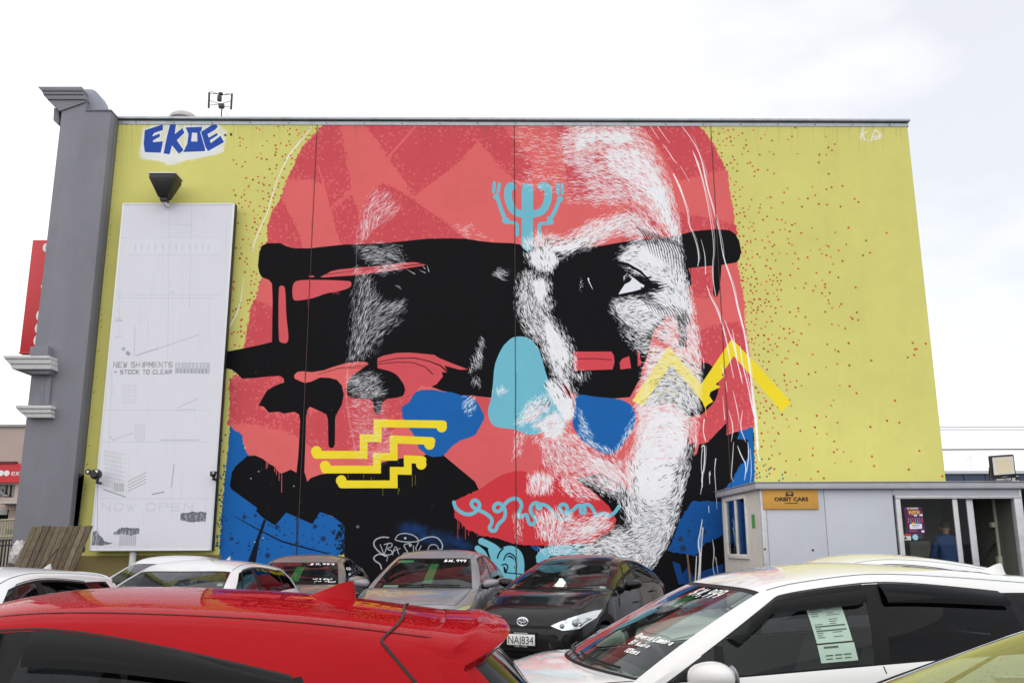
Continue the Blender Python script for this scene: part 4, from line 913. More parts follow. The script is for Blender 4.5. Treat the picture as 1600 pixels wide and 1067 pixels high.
scr = [(131,139.5),(143,139.5),(149,142),(154,147),(158,154),(161,163),(163.5,173.5),(131,173.5)]
MB().prism([pz(x, y, FY+.14) for x, y in scr], FY+.14, FY+.5).build('scroll', mat('scroll_grey', rgb(150,152,166), .8, var=.04), bld, bevel=.01)
for poly, d0, d1, mm in (((( 4.5,555.5),(77,555.5),(77.5,560),(6,560)), -.36, 1.2, M_mould), (((7,560.5),(78,560.5),(79,568),(14,568)), -.33, 1.2, M_mould), (((15,568.5),(79.5,568.5),(80,576.5),(19,576.5)), -.30, 1.2, M_mould), (((22,577),(80,577),(76,584),(50,584)), -.22, 1.2, M_conc),
                     (((47,541.5),(75,540),(75,555),(46,555)), -.2, .8, M_conc), (((50,584.5),(80,584.5),(76,632),(47,632)), -.06, .8, M_conc), (((66,586),(70,586),(67,630),(63,630)), -.075, .0, M_conc),
                     (((23.5,633),(79,633),(80,638),(25,638)), -.22, 1.0, M_mould), (((26,638.5),(79,638.5),(79.5,645),(32,645)), -.19, 1.0, M_mould), (((34,645.5),(79.5,645.5),(80,652),(41,652)), -.16, 1.0, M_mould)):
    MB().prism([pz(x, y, FY+d0) for x, y in poly], FY+d0, FY+d1).build('moulding', mm, bld, bevel=.006)
M_foot = mat('black_foot', (.03,.03,.032), .85, var=.3, vscale=8)
st = [pz(x, y, FY) for x, y in ((110,818),(102,812),(100,806.5)) ]
# near-black sheet with an uneven top at the foot of the return
MB().prism([(fx1+.006, 0), (XL-.006, 0), (XL-.006, Z_(125,742,FY)), (XL-.12, Z_(122,736,FY)), (fx1+.12, Z_(118,741,FY)), (fx1+.006, Z_(117,745,FY))], FY+.192, FY+.199).build('foot_strip', M_foot, bld)

# ---- red blade sign on the street side
M_red = mat('sign_red', rgb(196,28,40), .4, var=.03)
M_white = mat('white_paint', (.78,.78,.78), .6)
by = 20.6; bx0 = np.mean([X_(49,377,by), X_(33,545,by)]); bz1 = Z_(55,375,by); bz0 = Z_(38,549,by)
bs = thing('blade_sign', 'tall red projecting sign with white letters half hidden behind the grey corner wall', 'sign', (bx0+.4, by, bz0))
MB().box(bx0, bx0+1.0, by, by+.18, bz0, bz1).build('sign_face', M_red, bs, bevel=.01)
MB().box(bx0-.012, bx0+1.0, by-.006, by+.19, bz0-.05, bz0-.003).build('frame', M_red, bs, bevel=.006)
for ch, (px, py) in zip('s-f-ooe', ((69,390),(68,415),(66,452),(64,468),(59,492),(57,512),(55,531))):
    if ch == '-': continue
    v, f = text_mesh(ch, .62, bold=.012); tm = MB()
    cx = X_(px, py, by); czz = Z_(px, py, by)
    tm.add([(cx-.02+y*1.0, by-.004, czz+.15-x) for x, y, z in v], f)
    tm.build('letter', M_white, bs)
MB().tube([(bx0+.5, by+.09, bz1-.5), (bx0+1.6, by+.09, bz1-.5)], .03).build('bracket', M_dark, bs); MB().tube([(bx0+.5, by+.09, bz0+.5), (bx0+1.6, by+.09, bz0+.5)], .03).build('bracket', M_dark, bs)

# ---- blank billboard on the wall
BY = 18.74
bx_l = np.mean([X_(191,318,BY), X_(141,860,BY)]); bx_r = np.mean([X_(364,318,BY), X_(333,860,BY)]); bzt = Z_(277,318,BY); bzb = Z_(237,860,BY)
def paint_board():
    w, h = int((bx_r-bx_l)*170), int((bzt-bzb)*170)
    def tf(p):
        p = np.asarray(p, float); d = _fw[None]+_r[None]*((p[:, :1]-800)/F_PX)-_u[None]*((p[:, 1:]-533.5)/F_PX); t = BY/d[:, 1]
        return np.stack([(d[:, 0]*t-bx_l)*170, (bzt-(CAM_H+d[:, 2]*t))*170], 1)
    c = Canvas(w, h, (216,216,225), tf, 2.2); g = np.random.default_rng(3); U = g.uniform
    for _ in range(260): 
        x = U(145, 362); y = U(320, 855); c.line([(x, y), (x+g.normal(0,.5), y+U(8, 60))], U(.6, 3), (190,191,204) if g.uniform() < .5 else (222,223,232), U(.05, .2), 1.5)
    for x0, y0, x1, y1 in ((250,350,300,352),(190,372,345,372),(200,398,343,398),(183,465,340,466),(180,460,345,461),(265,320,262,560),(300,322,296,480),(175,575,170,700),(163,640,330,641),(160,690,325,690),(152,778,330,779)): c.line([(x0,y0),(x1,y1)], 1.2, (186,188,200), .5, .8)
    for i in range(14): c.line([(249+U(-1,1), 343+i*3.4), (298, 343+i*3.4)], .9, (196,197,208), .5)
    c.fill([(202,370),(344,372),(342,397),(199,396)], (218,219,228), .5)
    for i, ch in enumerate('............'): c.line([(212+i*10.5, 382), (212+i*10.5+U(-2,2), 391)], 2.2, (190,191,202), .5)
    # ghost lettering
    def words(t, x, y, size, wdt, col, alpha, drop=.0, sl=.0, soft=.7):
        ps, L_ = text_paths(t, size, gap=1.7); k = wdt/L_
        for p in ps:
            q = [(x+a*k-(b*.09), y+b) for a, b in p]
            for i in range(len(q)-1):
                if g.uniform() > drop: c.line([q[i], q[i+1]], size*.27, col, alpha*U(.5, 1), soft)
    words('NEW SHIPMENTS', 178, 566, 7.6, 94, (128,128,135), .62, 0); words('+ STOCK TO CLEAR', 178.5, 578, 6.0, 92, (112,112,120), .75, 0)
    c.fill([(274,566),(328,566.5),(327.5,584),(273,583)], (150,151,160), .45)
    for i in range(9): c.line([(277+i*5.6, 568), (276.6+i*5.6+U(-1,1), 574)], U(1.2, 3), (214,215,224), .85); c.line([(277+i*5.6, 577), (277+i*5.6+U(-1,1), 582)], U(1, 2.4), (124,124,132), .6)      # worn past reading
    words('NOW OPEN', 160, 786, 11, 148, (196,198,209), .6, 0)
    for x0, y0, x1, y1, w_ in ((213,555,245,545,2.2),(245,545,310,523,1.2),(211,510,210,555,.8),(181,498,190,498,1),(181,501,191,501.5,2),(180,527,190,525,1),(265,457,272,456,.8),(277,637,310,622,1),(276,640,305,639,.8),(250,687,310,687,1.4),(176,687,172,681,1.2),(177,687,208,676,1)): c.line([(x0,y0),(x1,y1)], w_, (156,156,166), .6, .7)
    for x, y in ((199,551),(201,553),(193,545)): c.dot(x, y, 3, (120,120,128), .5, 1)
    # wire basket, trolley frame
    for i in range(9): 
        c.line([(163+i*3.1, 703+i*.6), (167+i*3.0, 762+i*1.2)], .7, (160,161,168), .5, .6); c.line([(162, 704+i*6.6), (197, 710+i*7.0)], .7, (160,161,168), .5, .6)
    for i in range(4):
        for j in range(5): c.fill([(178+i*4.2, 755+j*2.6-i*.1), (181+i*4.2, 755.4+j*2.6), (181+i*4.2, 757+j*2.6), (178+i*4.2, 756.6+j*2.6)], (126,127,136), .6)
    for i in range(4): c.line([(200, 752+i*5), (228, 738+i*5)], .9, (130,131,138), .8, .6)
    c.line([(162,764),(196,776)], 1.4, (110,110,118), .8); c.line([(238,772),(256,768)], 1.6, (120,120,128), .8); c.line([(272,725),(268,760)], 1.4, (140,140,148), .7)
    for i in range(7): c.line([(190+i*3.6, 600), (192+i*3.2, 632)], .5, (184,185,196), .8); c.line([(211+i*2.6, 662), (212+i*2.2, 690)], .5, (170,171,182), .8)
    for i in range(6): c.line([(190, 603+i*5), (216, 603+i*5)], .5, (188,189,199), .8)
    # torn print left over
    def torn(poly):
        c.fill(poly, (84,85,94), .85, rough=.6); q = np.array(poly)
        for _ in range(46):
            x = U(q[:,0].min(), q[:,0].max()); y = U(q[:,1].min(), q[:,1].max())
            if inpoly(q, np.array([[x, y]]))[0]: c.line([(x, y), (x-.4, y+U(2, 7))], U(.4, 1.3), (205,206,216), U(.3, .8))
    torn([(283,802),(300,799),(322,799.5),(321,814),(298,815),(282,812)]); torn([(177,832),(190,824),(217,825),(218,834),(205,836),(190,834),(178,835)]); torn([(143,830),(150,829),(157,837),(164,846),(176,848),(165,851),(141,851)])
    for i in range(9): c.line([(188+i*3, 836), (187+i*3, 851)], 2.0, (150,151,160), .6)
    for y in (700, 706): c.line([(153, y), (152, y+150)], 1, (150,150,158), .5)
    return c
M_board = print_mat('board_print', paint_board().image('board', GAIN), rough=.45, bump=.02, bscale=12, var=.02, vscale=1.0)
bb = thing('billboard', 'tall white billboard with faded ghost lettering and torn print fixed to the yellow wall', 'billboard', ((bx_l+bx_r)/2, BY+.16, bzb))
MB().add([(bx_l,BY,bzb),(bx_r,BY,bzb),(bx_r,BY,bzt),(bx_l,BY,bzt)], [(0,1,2,3)]).build('face', M_board, bb, uv=lambda p: ((p[0]-bx_l)/(bx_r-bx_l), (p[2]-bzb)/(bzt-bzb)))
M_blk = mat('black_plastic', (.013,.013,.015), .45, var=.1)
MB().box(bx_l+.004, bx_r+.012, BY+.004, BY+.17, bzb-.012, bzt+.006).build('backing_frame', mat('black_frame', (.014,.015,.02), .5), bb, bevel=.004)
fr = MB(); t_ = .035
fr.box(bx_l-.004, bx_l+t_, BY-.006, BY+.003, bzb, bzt); fr.box(bx_r-t_, bx_r+.004, BY-.006, BY+.003, bzb, bzt); fr.box(bx_l+t_+.002, bx_r-t_-.002, BY-.006, BY+.003, bzt-t_, bzt+.004); fr.box(bx_l+t_+.002, bx_r-t_-.002, BY-.006, BY+.003, bzb-.004, bzb+t_)
fr.build('trim', mat('white_trim', (.70,.70,.74), .4), bb, bevel=.003)
# lamp over the board
lx = X_(256,292,18.45); lz1 = Z_(256,276,18.45); lz0 = Z_(256,308,18.45)
fl = thing('floodlight', 'black tapered floodlight on a short white arm above the blank billboard', 'lamp', (lx, 18.6, lz0-.1))
wv = .28
MB().add([(lx-wv,18.3,lz1),(lx+wv,18.3,lz1),(lx+wv,18.72,lz1),(lx-wv,18.72,lz1),(lx-wv,18.3,lz1-.09),(lx+wv,18.3,lz1-.09),(lx+wv,18.72,lz1-.09),(lx-wv,18.72,lz1-.09),(lx-.1,18.44,lz0),(lx+.1,18.44,lz0),(lx+.1,18.66,lz0),(lx-.1,18.66,lz0)],
         [(0,1,2,3),(0,4,5,1),(1,5,6,2),(2,6,7,3),(3,7,4,0),(4,8,9,5),(5,9,10,6),(6,10,11,7),(7,11,8,4),(8,11,10,9)]).build('lamp_head', M_blk, fl, bevel=.012)
MB().box(lx-wv-.02, lx+wv+.02, 18.28, 18.74, lz1+.002, lz1+.03).build('lens_rim', mat('pale_metal', (.5,.5,.52), .4, metal=.5), fl, bevel=.005)
MB().box(lx-.075, lx+.075, 18.46, 18.64, lz0-.07, lz0-.002).build('swivel', M_blk, fl, bevel=.01)
MB().tube([(lx, 18.55, lz0-.07), (lx, 18.58, lz0-.09), (lx, 18.95, lz0-.10)], .05, 10).build('arm', M_white, fl, smooth=True)
# two small spotlights at the board's sides
for px, py, nm, lb in ((151,741,1,'small black twin spotlight at the lower left edge of the billboard'), (333,741,0,'small black spotlight at the lower right edge of the billboard')):
    sx, sz = X_(px,py,18.5), Z_(px,py,18.5)
    sp = thing('spotlight', lb, 'lamp', (sx, 18.6, sz-.1), group='spotlights on the billboard')
    k = 1.0 if nm else .55
    MB().lathe([(0,-.13*k),(.06*k,-.13*k),(.1*k,-.08*k),(.105*k,.02),(.06*k,.1),(0,.12)], (sx,18.5,sz), 'y', 18).build('lamp_head', M_blk, sp, smooth=True)
    MB().tube([(sx,18.6,sz), (sx-.02,18.6,sz-.16*k), (sx,18.72,sz-.16*k)], .03, 8).build('arm', M_blk, sp, smooth=True)
    MB().lathe([(0,-.005),(.03*k,-.004),(.03*k,.0)], (sx+.04*k,18.5-.125*k,sz+.05*k), 'y', 12).build('lens', M_white, sp)
    if nm:
        MB().lathe([(0,-.07),(.05,-.07),(.06,-.02),(.03,.05),(0,.06)], (sx-.17,18.52,sz+.05), 'y', 14).build('lamp_head', M_blk, sp, smooth=True)
        MB().tube([(sx-.17,18.52,sz+.05), (sx-.05,18.53,sz+.05)], .022, 6).build('arm', M_blk, sp, smooth=True)
        MB().lathe([(0,-.005),(.025,-.004),(.025,.0)], (sx-.16,18.448,sz+.05), 'y', 12).build('lens', M_white, sp)
    else:
        MB().box(sx-.05, sx+.05, 18.46, 18.6, sz+.03, sz+.06).build('hood', M_blk, sp)
px_ = X_(206,868,18.8)
MB().tube([(px_,18.86,.3),(px_,18.86,bzb+.0)], .07, 12).build('pipe', mat('pvc_white', (.68,.68,.66), .5, dirt=(.3,.28,.22), dscale=6), bld, smooth=True)

# ---- timber panel leaning in front of the corner
PY = 17.0
g_ = np.random.default_rng(8)
M_wood = [mat('weathered_timber_%d' % i, c, .9, var=.55, vscale=3.2, bump=.9, bscale=12, stretch=(9, 9, 1.3), dirt=(.075,.085,.035), dscale=.9, damt=.7) for i, c in enumerate(((.135,.100,.066),(.098,.072,.048),(.165,.126,.086)))]
tp = thing('timber_panel', 'weathered mossy plank panel leaning at the foot of the grey corner wall', 'timber panel', (X_(88,880,PY), PY, 0))
tl, tr_ = at(50,821,y=PY), at(145,819,y=PY); sl = -.22
zt_ = float(tl[2]); n_pl = 10; wpl = (tr_[0]-tl[0])/n_pl
for i in range(n_pl):
    xa = tl[0]+i*wpl+.006; xb = xa+wpl-.009; h0 = zt_-abs(g_.normal(0, .012)); y0 = PY+g_.normal(0, .006)
    zb_ = .02
    def q(x, z, d): return (x+sl*(zt_-z), y0+d-(zt_-z)*.22, z)
    MB().add([q(xa,zb_,0),q(xb,zb_,0),q(xb,h0,0),q(xa,h0,0),q(xa,zb_,.04),q(xb,zb_,.04),q(xb,h0,.04),q(xa,h0,.04)], [(0,1,2,3),(7,6,5,4),(0,4,5,1),(1,5,6,2),(2,6,7,3),(3,7,4,0)]).build('plank', M_wood[g_.integers(3)], tp, bevel=.006)
for z in (.5, 1.6):
    bt = MB()
    y0 = PY+.045-(zt_-z)*.22; xo = sl*(zt_-z)
    bt.add([(tl[0]+xo,y0,z-.05),(tr_[0]+xo,y0,z-.05),(tr_[0]+xo,y0+.04,z-.05),(tl[0]+xo,y0+.04,z-.05),(tl[0]+xo,y0+.02,z+.05),(tr_[0]+xo,y0+.02,z+.05),(tr_[0]+xo,y0+.06,z+.05),(tl[0]+xo,y0+.06,z+.05)], [(0,3,2,1),(4,5,6,7),(0,1,5,4),(1,2,6,5),(2,3,7,6),(3,0,4,7)]); bt.build('batten', M_wood[1], tp)
ir = thing('iron_bar', 'rusty iron bar leaning across the weathered plank panel', 'bar', (X_(67,886,16.3), 16.3, 0))
a_, b_ = at(90,857,y=16.56), at(60,893,y=16.2)
dv_ = (b_-a_)/(b_[2]-a_[2]); e_ = a_+dv_*(0.0-a_[2])
MB().tube([a_, e_], .018, 8).build('bar', mat('rust', (.07,.035,.02), .8, var=.3, vscale=20), ir)
# ---- thin pole against the mural
pl_a, pl_b = at(1074,866,y=18.9), at(1079.5,915,y=18.7)
po = thing('wooden_pole', 'thin brown wooden pole leaning against the black foot of the mural', 'pole', (float(pl_b[0]), 18.5, 0))
d_ = (pl_b-pl_a)/(pl_b[2]-pl_a[2]); MB().tube([pl_a, pl_a+d_*(0-pl_a[2])], .022, 8).build('pole', mat('brown_wood', (.13,.075,.045), .7, var=.2, vscale=10), po)

# ---- roof things
ay = 22.0
an = thing('tv_antenna', 'black tv antenna with two upright bars on the roof above the blue tag', 'antenna', (X_(347,180,ay), ay, WALL_H-.22))
M_ant = mat('antenna_metal', (.05,.05,.055), .5, metal=.5)
A_ = lambda px, py, dy=0: tuple(at(px, py, y=ay+dy))
MB().tube([A_(347,165), (A_(347,165)[0], ay, WALL_H-.25)], .018, 8).build('mast', M_ant, an)
for a, b in (((327,145),(326,169)), ((362.5,147),(361,171))): MB().tube([A_(*a), A_(*b)], .03, 6).build('dipole', M_ant, an)
for a, b in (((327,146),(345,148)),((345,148),(362,149)),((326,157),(344,163)),((344,163),(361,158)),((328,143),(346,149)),((360,146),(345,149)),((327,165),(345,163)),((361,168),(346,166))): MB().tube([A_(*a), A_(*b)], .009, 5).build('cross_rod', M_ant, an)
for q in ((343,154,.05,.08),(346,166,.07,.06),(345,147,.05,.03)):
    c = A_(q[0], q[1]); MB().box(c[0]-q[2], c[0]+q[2], ay-.05, ay+.05, c[2]-q[3], c[2]+q[3]).build('clamp', M_ant, an, bevel=.01)
MB().tube([A_(349,172), A_(360,185)], .006, 5).build('guy_wire', M_ant, an)
vy = 24.0; vx = X_(287,184,vy); vr = X_(308.5,184,vy)-vx; vz = Z_(287,186,vy); vt = Z_(287,177,vy)
rv = thing('roof_vent', 'pale round roof vent dome just showing above the parapet', 'vent', (vx, vy, WALL_H-.22))
MB().lathe([(vr*.5,WALL_H-.22),(vr*.5,vz-.1),(vr,vz-.05),(vr*1.0,vz),(vr*.93,vz+(vt-vz)*.35),(vr*.75,vz+(vt-vz)*.68),(vr*.4,vz+(vt-vz)*.93),(0,vt)], (vx,vy,0), 'z', 32).build('dome', mat('galvanised', (.42,.41,.40), .5, metal=.3, var=.1), rv, smooth=True)
ex = X_(1429,303,20.2)
el = thing('wall_lamp', 'black lamp sticking out past the right end of the mural wall', 'lamp', (XR+.1, 20.2, Z_(1432,310,20.2)))
zA, zB = Z_(1432,297,20.2), Z_(1432,314,20.2)
MB().prism([(XR,zA-.16),(XR,zA),(XR+.3,zA),(XR+.29,zA-.14),(XR+.22,zB),(XR,zB-.02)], 19.9, 20.4).build('lamp_head', M_blk, el, bevel=.01)
MB().prism([(XR-.0,zA+.003),(XR+.34,zA+.003),(XR+.34,zA+.03),(XR-.0,zA+.03)], 19.86, 20.44).build('hood', M_blk, el)

# ---- neighbours at the left
NY = 46.0
M_beige = mat('beige_render', rgb(178,160,152), .85, var=.05, vscale=1.2, bump=.1)
nb = thing('beige_building', 'beige rendered shop building beyond the grey corner, with a walkway railing', 'building', (X_(10,860,NY), NY, 0))
zr_ = Z_(20,667,NY); xl_ = -42.0; xr_ = X_(60,700,NY)
zs1, zs0 = Z_(20,722,NY), Z_(20,754,NY); zw1, zw0 = Z_(20,757,NY), Z_(20,777,NY); zo1, zo0 = Z_(20,796,NY), Z_(20,814,NY)
nm = MB(); nm.box(xl_, xr_, NY, NY+10, zw1, zr_); nm.box(xl_, xr_, NY, NY+10, zo1, zw0); nm.box(X_(23,765,NY), xr_, NY, NY+10, zw0, zw1); nm.box(X_(13,805,NY), xr_, NY, NY+10, 0, zo1); nm.box(xl_, X_(13,805,NY), NY, NY+10, 0, zo0)
nm.build('wall', M_beige, nb)
MB().box(xl_, xr_+.1, NY-.1, NY+10, zr_, zr_+.12).build('parapet_cap', mat('grey_cap', rgb(150,146,146), .7), nb)
MB().box(xl_, X_(23,765,NY), NY+.4, NY+.5, zw0, zw1).build('window', mat('dark_pane', (.03,.034,.04), .08, spec=.8), nb)
wf = MB()
for px in (2, 9, 16): wf.box(X_(px,765,NY)-.04, X_(px,765,NY)+.04, NY+.3, NY+.4, zw0, zw1)
wf.build('window_frame', mat('grey_frame', rgb(150,150,150), .5), nb)
MB().tube([tuple(at(-2,764,y=NY+.2)), tuple(at(6,773,y=NY+.2)), tuple(at(12,775,y=NY+.2))], .06, 6).build('brace', mat('grey_frame', rgb(150,150,150), .5), nb)
MB().box(xl_, X_(13,805,NY), NY+.6, NY+.7, zo0, zo1).build('opening', M_dark, nb)
MB().box(xl_, X_(12,800,NY), NY-.05, NY+.5, Z_(5,804,NY), zo1-.003).build('shutter_box', mat('grey_shutter', rgb(150,150,152), .5), nb)
MB().box(X_(8,787,NY), xr_, NY-1.2, NY, Z_(15,788,NY), Z_(15,785,NY)).build('canopy', mat('pale_canopy', rgb(186,182,180), .6), nb)
sg = thing('shop_sign', 'long red shop sign with white dots and cut off lettering on the beige building', 'sign', (X_(10,740,NY), NY-.1, zs0))
MB().box(xl_, xr_, NY-.2, NY-.003, zs0, zs1-.1).build('sign_face', M_red, sg); MB().box(xl_, X_(28,722,NY), NY-.25, NY-.003, zs1-.097, zs1+.02).build('sign_cap', mat('dark_red_edge', rgb(90,30,34), .6), sg)
for px in (1.5, 10.4, -8):
    c = at(px, 739, y=NY-.21); MB().lathe([(0,-.006),(.14,-.006),(.14,0)], (c[0], NY-.2, c[2]), 'y', 20).build('dot', M_white, sg)
v, f = text_mesh('ext', .42); c = at(17.2, 742.5, y=NY-.21)
MB().add([(c[0]+x*1.05, NY-.206, c[2]+y) for x, y, z in v], f).build('lettering', M_white, sg)
rl = thing('railing', 'pale walkway railing in front of the beige building', 'railing', (X_(8,835,NY-3), NY-3, 0))
RY = NY-3; M_rail = mat('rail_paint', rgb(150,148,120), .6)
for py in (812, 838): a = at(-40, py+3, y=RY); b = at(30, py-1, y=RY); MB().tube([tuple(a), tuple(b)], .05, 6).build('rail', M_rail, rl)
for px in range(-38, 28, 4): 
    a = at(px, 812.5, y=RY); MB().tube([tuple(a), (a[0], RY, 0)], .03, 5).build('baluster', M_rail, rl)
gp = MB(); a = at(9, 826, y=RY); b = at(22, 834, y=RY); gp.box(a[0], b[0], RY+.05, RY+.08, b[2], a[2]); gp.build('infill_panel', mat('frosted_panel', rgb(150,156,150), .3), rl)
fn = thing('iron_fence', 'dark upright bar fence below the walkway railing at the left edge', 'fence', (X_(8,850,30), 30, 0))
MB().tube([tuple(at(-40,846,y=30)), tuple(at(20,843,y=30))], .03, 5).build('rail', M_blk, fn); MB().tube([tuple(at(-40,853,y=30)), tuple(at(20,851,y=30))], .03, 5).build('rail', M_blk, fn)
for px in range(-30, 21, 5):
    a = at(px, 842, y=30); MB().tube([tuple(a), (a[0], 30, 0)], .025, 5).build('bar', M_blk, fn)
bo = thing('bollard', 'short brown bollard with a dark cap beside the plank panel', 'bollard', (X_(23,855,17.6), 17.6, 0))
bx, bz = X_(23,850,17.6), Z_(23,850,17.6)
MB().lathe([(.06,0),(.06,bz-.06)], (bx,17.6,0), 'z', 12).build('post', mat('brown_post', (.17,.12,.09), .7, var=.15), bo, smooth=True); MB().lathe([(.07,bz-.06),(.07,bz-.01),(0,bz)], (bx,17.6,0), 'z', 12).build('cap', M_blk, bo)
pb = thing('plastic_bundle', 'crumpled pale plastic bundle stuffed behind the plank panel', 'rubbish', (X_(31,862,17.4), 17.4, 0))
bm = bmesh.new(); bmesh.ops.create_icosphere(bm, subdivisions=3, radius=.2)
cxyz = at(31, 862, y=17.4)
gg = np.random.default_rng(2)
for v_ in bm.verts:
    k = 1+gg.normal(0, .09); v_.co = Vector((v_.co.x*.75*k, v_.co.y*.8*k, v_.co.z*1.3*k))
vs = [(v_.co.x+cxyz[0], v_.co.y+17.4, v_.co.z+cxyz[2]-.05) for v_ in bm.verts]; fs = [tuple(v_.index for v_ in f_.verts) for f_ in bm.faces]; bm.free()
mm_ = MB(); mm_.add(vs, fs); mm_.build('sheet', mat('pale_plastic', (.5,.46,.46), .3, var=.2, vscale=8), pb)
MB().box(cxyz[0]-.14, cxyz[0]+.14, 17.3, 17.5, 0, cxyz[2]-.2).build('crate', M_wood[1], pb)

# ---- beyond the right end: blue building, wires, far antenna
QY = 52.0
bl = thing('blue_building', 'low navy blue building with a white parapet line far behind the site office', 'building', (X_(1540,760,QY), QY, 0))
zq1, zq0 = Z_(1540,735.5,QY), Z_(1540,740,QY)
MB().box(X_(1470,740,QY), X_(1470,740,QY)+26, QY, QY+12, 0, zq0-.003).build('wall', mat('navy_cladding', rgb(58,72,96), .6, var=.05, vscale=1, stretch=(14,1,1)), bl)
MB().box(X_(1470,740,QY)-.1, X_(1470,740,QY)+26.1, QY-.12, QY+12, zq0, zq1).build('parapet_cap', mat('white_flashing', rgb(196,200,208), .5), bl)
for px in (1506, 1540, 1574): MB().box(X_(px,748,QY)-.02, X_(px,748,QY)+.02, QY-.02, QY-.003, 0, zq0-.01).build('cladding_joint', M_dark, bl)
fa = thing('far_antenna', 'thin pale tv antenna standing on the far blue building', 'antenna', (X_(1517,735,QY+2), QY+2, zq1))
M_thin = mat('pale_metal_thin', rgb(190,192,196), .5)
B_ = lambda px, py: tuple(at(px, py, y=QY+2))
for a, b in (((1517,713),(1517,737)),((1513,714),(1521,713)),((1509,735),(1516,727)),((1526,735),(1518,727)),((1506,719),(1532,717))): MB().tube([B_(*a), B_(*b)], .018, 5).build('rod', M_thin, fa)
for nme, pts, r, lb, cl in (('power_cable', ((1440,665),(1620,666.5)), .022, 'upper thin pale overhead cable right of the mural wall', (.45,.46,.5)), ('power_cable', ((1440,668.5),(1620,670.5)), .02, 'lower thin pale overhead cable of the upper pair', (.5,.5,.54)), ('power_cable', ((1440,700),(1620,701)), .03, 'dark lowest overhead cable right of the mural wall', (.05,.05,.06))):
    WY = 40.0; a = at(*pts[0], y=WY); b = at(*pts[1], y=WY)
    d = (b-a)/(b[0]-a[0]); L0 = [a+d*(x-a[0])+np.array([0,0,-.0006*(x-30)**2+.0006*(a[0]-30)**2*0]) for x in np.linspace(a[0]-6, 70, 24)]
    off = L0[0][2]
    m_ = MB(); m_.tube([tuple(p) for p in L0], r, 6); o = m_.build(nme, mat('cable_%d' % int(r*1000), cl, .6), None, smooth=True)
    tag(o, lb, 'cable', 'overhead cables right of the building')

# ------------------------------------------------------------------ site office
OY = 15.8
M_pan = mat('office_panel', rgb(186,190,200), .45, var=.03, vscale=1.2, dirt=rgb(170,172,176), dscale=2.2, damt=.25)
M_pan_lit = mat('office_panel_lit', rgb(214,210,200), .55, var=.03, vscale=1.5, dirt=rgb(176,170,156), dscale=2.5, damt=.4)  # panel colour made paler and warmer, the light on the left side painted in
M_alu = mat('mill_aluminium', rgb(192,192,196), .4, metal=.25, var=.06, vscale=6, dirt=rgb(140,138,134), dscale=5, damt=.45)
M_fasc = mat('fascia_metal', rgb(178,178,186), .5, metal=.15, var=.05, vscale=2, dirt=rgb(140,140,144), dscale=2.5, damt=.4)
ox0 = np.mean([X_(1188,770,OY), X_(1194,880,OY)]); ox1 = np.mean([X_(1596,790,OY)])
OT = Z_(1300,754,OY); OF = Z_(1300,764,OY); FLZ = .36; OD = 2.75; OB = OY+OD
of = thing('site_office', 'grey portable sales office with a sliding glass front beside the mural wall', 'portable office', ((ox0+ox1)/2, OY+OD/2, 0))
MB().box(ox0-.1, ox1+.06, OY-.10, OB+.12, OF, OT).build('roof', M_fasc, of, bevel=.012)
MB().box(ox0-.13, ox1+.08, OY-.13, OB+.14, OT+.002, OT+.012).build('roof_edge', M_fasc, of, bevel=.005)
# front panels with joints
sx = [ox0+.09, X_(1291,820,OY), X_(1399,820,OY)]
for i in range(2): MB().box(sx[i]+.004, sx[i+1]-.004, OY, OY+.05, FLZ, OF-.003).build('wall_panel', M_pan, of, bevel=.003)
MB().box(ox0-.005, ox0+.088, OY-.006, OY+.06, FLZ, OF-.003).build('corner_post', M_alu, of, bevel=.006)
MB().box(X_(1291,820,OY)-.02, X_(1291,820,OY)+.02, OY+.02, OY+.05, FLZ, OF-.003).build('panel_joint', M_dark, of)
dzt = Z_(1440,779,OY); dx0 = X_(1402,800,OY); dx1 = X_(1597,800,OY)
MB().box(sx[2]+.004, ox1, OY, OY+.05, dzt+.06, OF-.003).build('wall_panel', M_pan, of, bevel=.003)
df_ = MB(); df_.box(dx0-.02, dx1, OY-.03, OY+.09, dzt, dzt+.057); df_.box(dx0-.02, dx0+.06, OY-.03, OY+.09, FLZ, dzt-.002); df_.box(X_(1588,820,OY), dx1, OY-.03, OY+.09, FLZ, dzt-.002)
df_.build('door_frame', M_alu, of, bevel=.004)
MB().box(ox1-.03, ox1+.02, OY-.012, OY+.08, FLZ, OF-.003).build('corner_post', M_alu, of, bevel=.006)
def stile(x0, x1, y, name='door_stile'): return MB().box(x0, x1, y, y+.035, FLZ+.03, dzt-.003).build(name, M_alu, of, bevel=.004)
stile(X_(1493.5,830,OY), X_(1501,830,OY), OY+.0); stile(X_(1516,840,OY+.05), X_(1526,840,OY+.05), OY+.045)
M_gl = glass('office_glass', (.86,.89,.87), .7)
def pane(x0, x1, y): return MB().add([(x0,y,FLZ+.05),(x1,y,FLZ+.05),(x1,y,dzt-.004),(x0,y,dzt-.004)], [(0,1,2,3)]).build('glass_pane', M_gl, of)
pane(dx0+.062, X_(1493.5,830,OY), OY+.015)
pane(X_(1500,830,OY), X_(1516,840,OY+.05), OY+.06)
MB().box(dx0, dx1, OY-.02, OY+.1, FLZ-.05, FLZ+.028).build('threshold', M_alu, of)
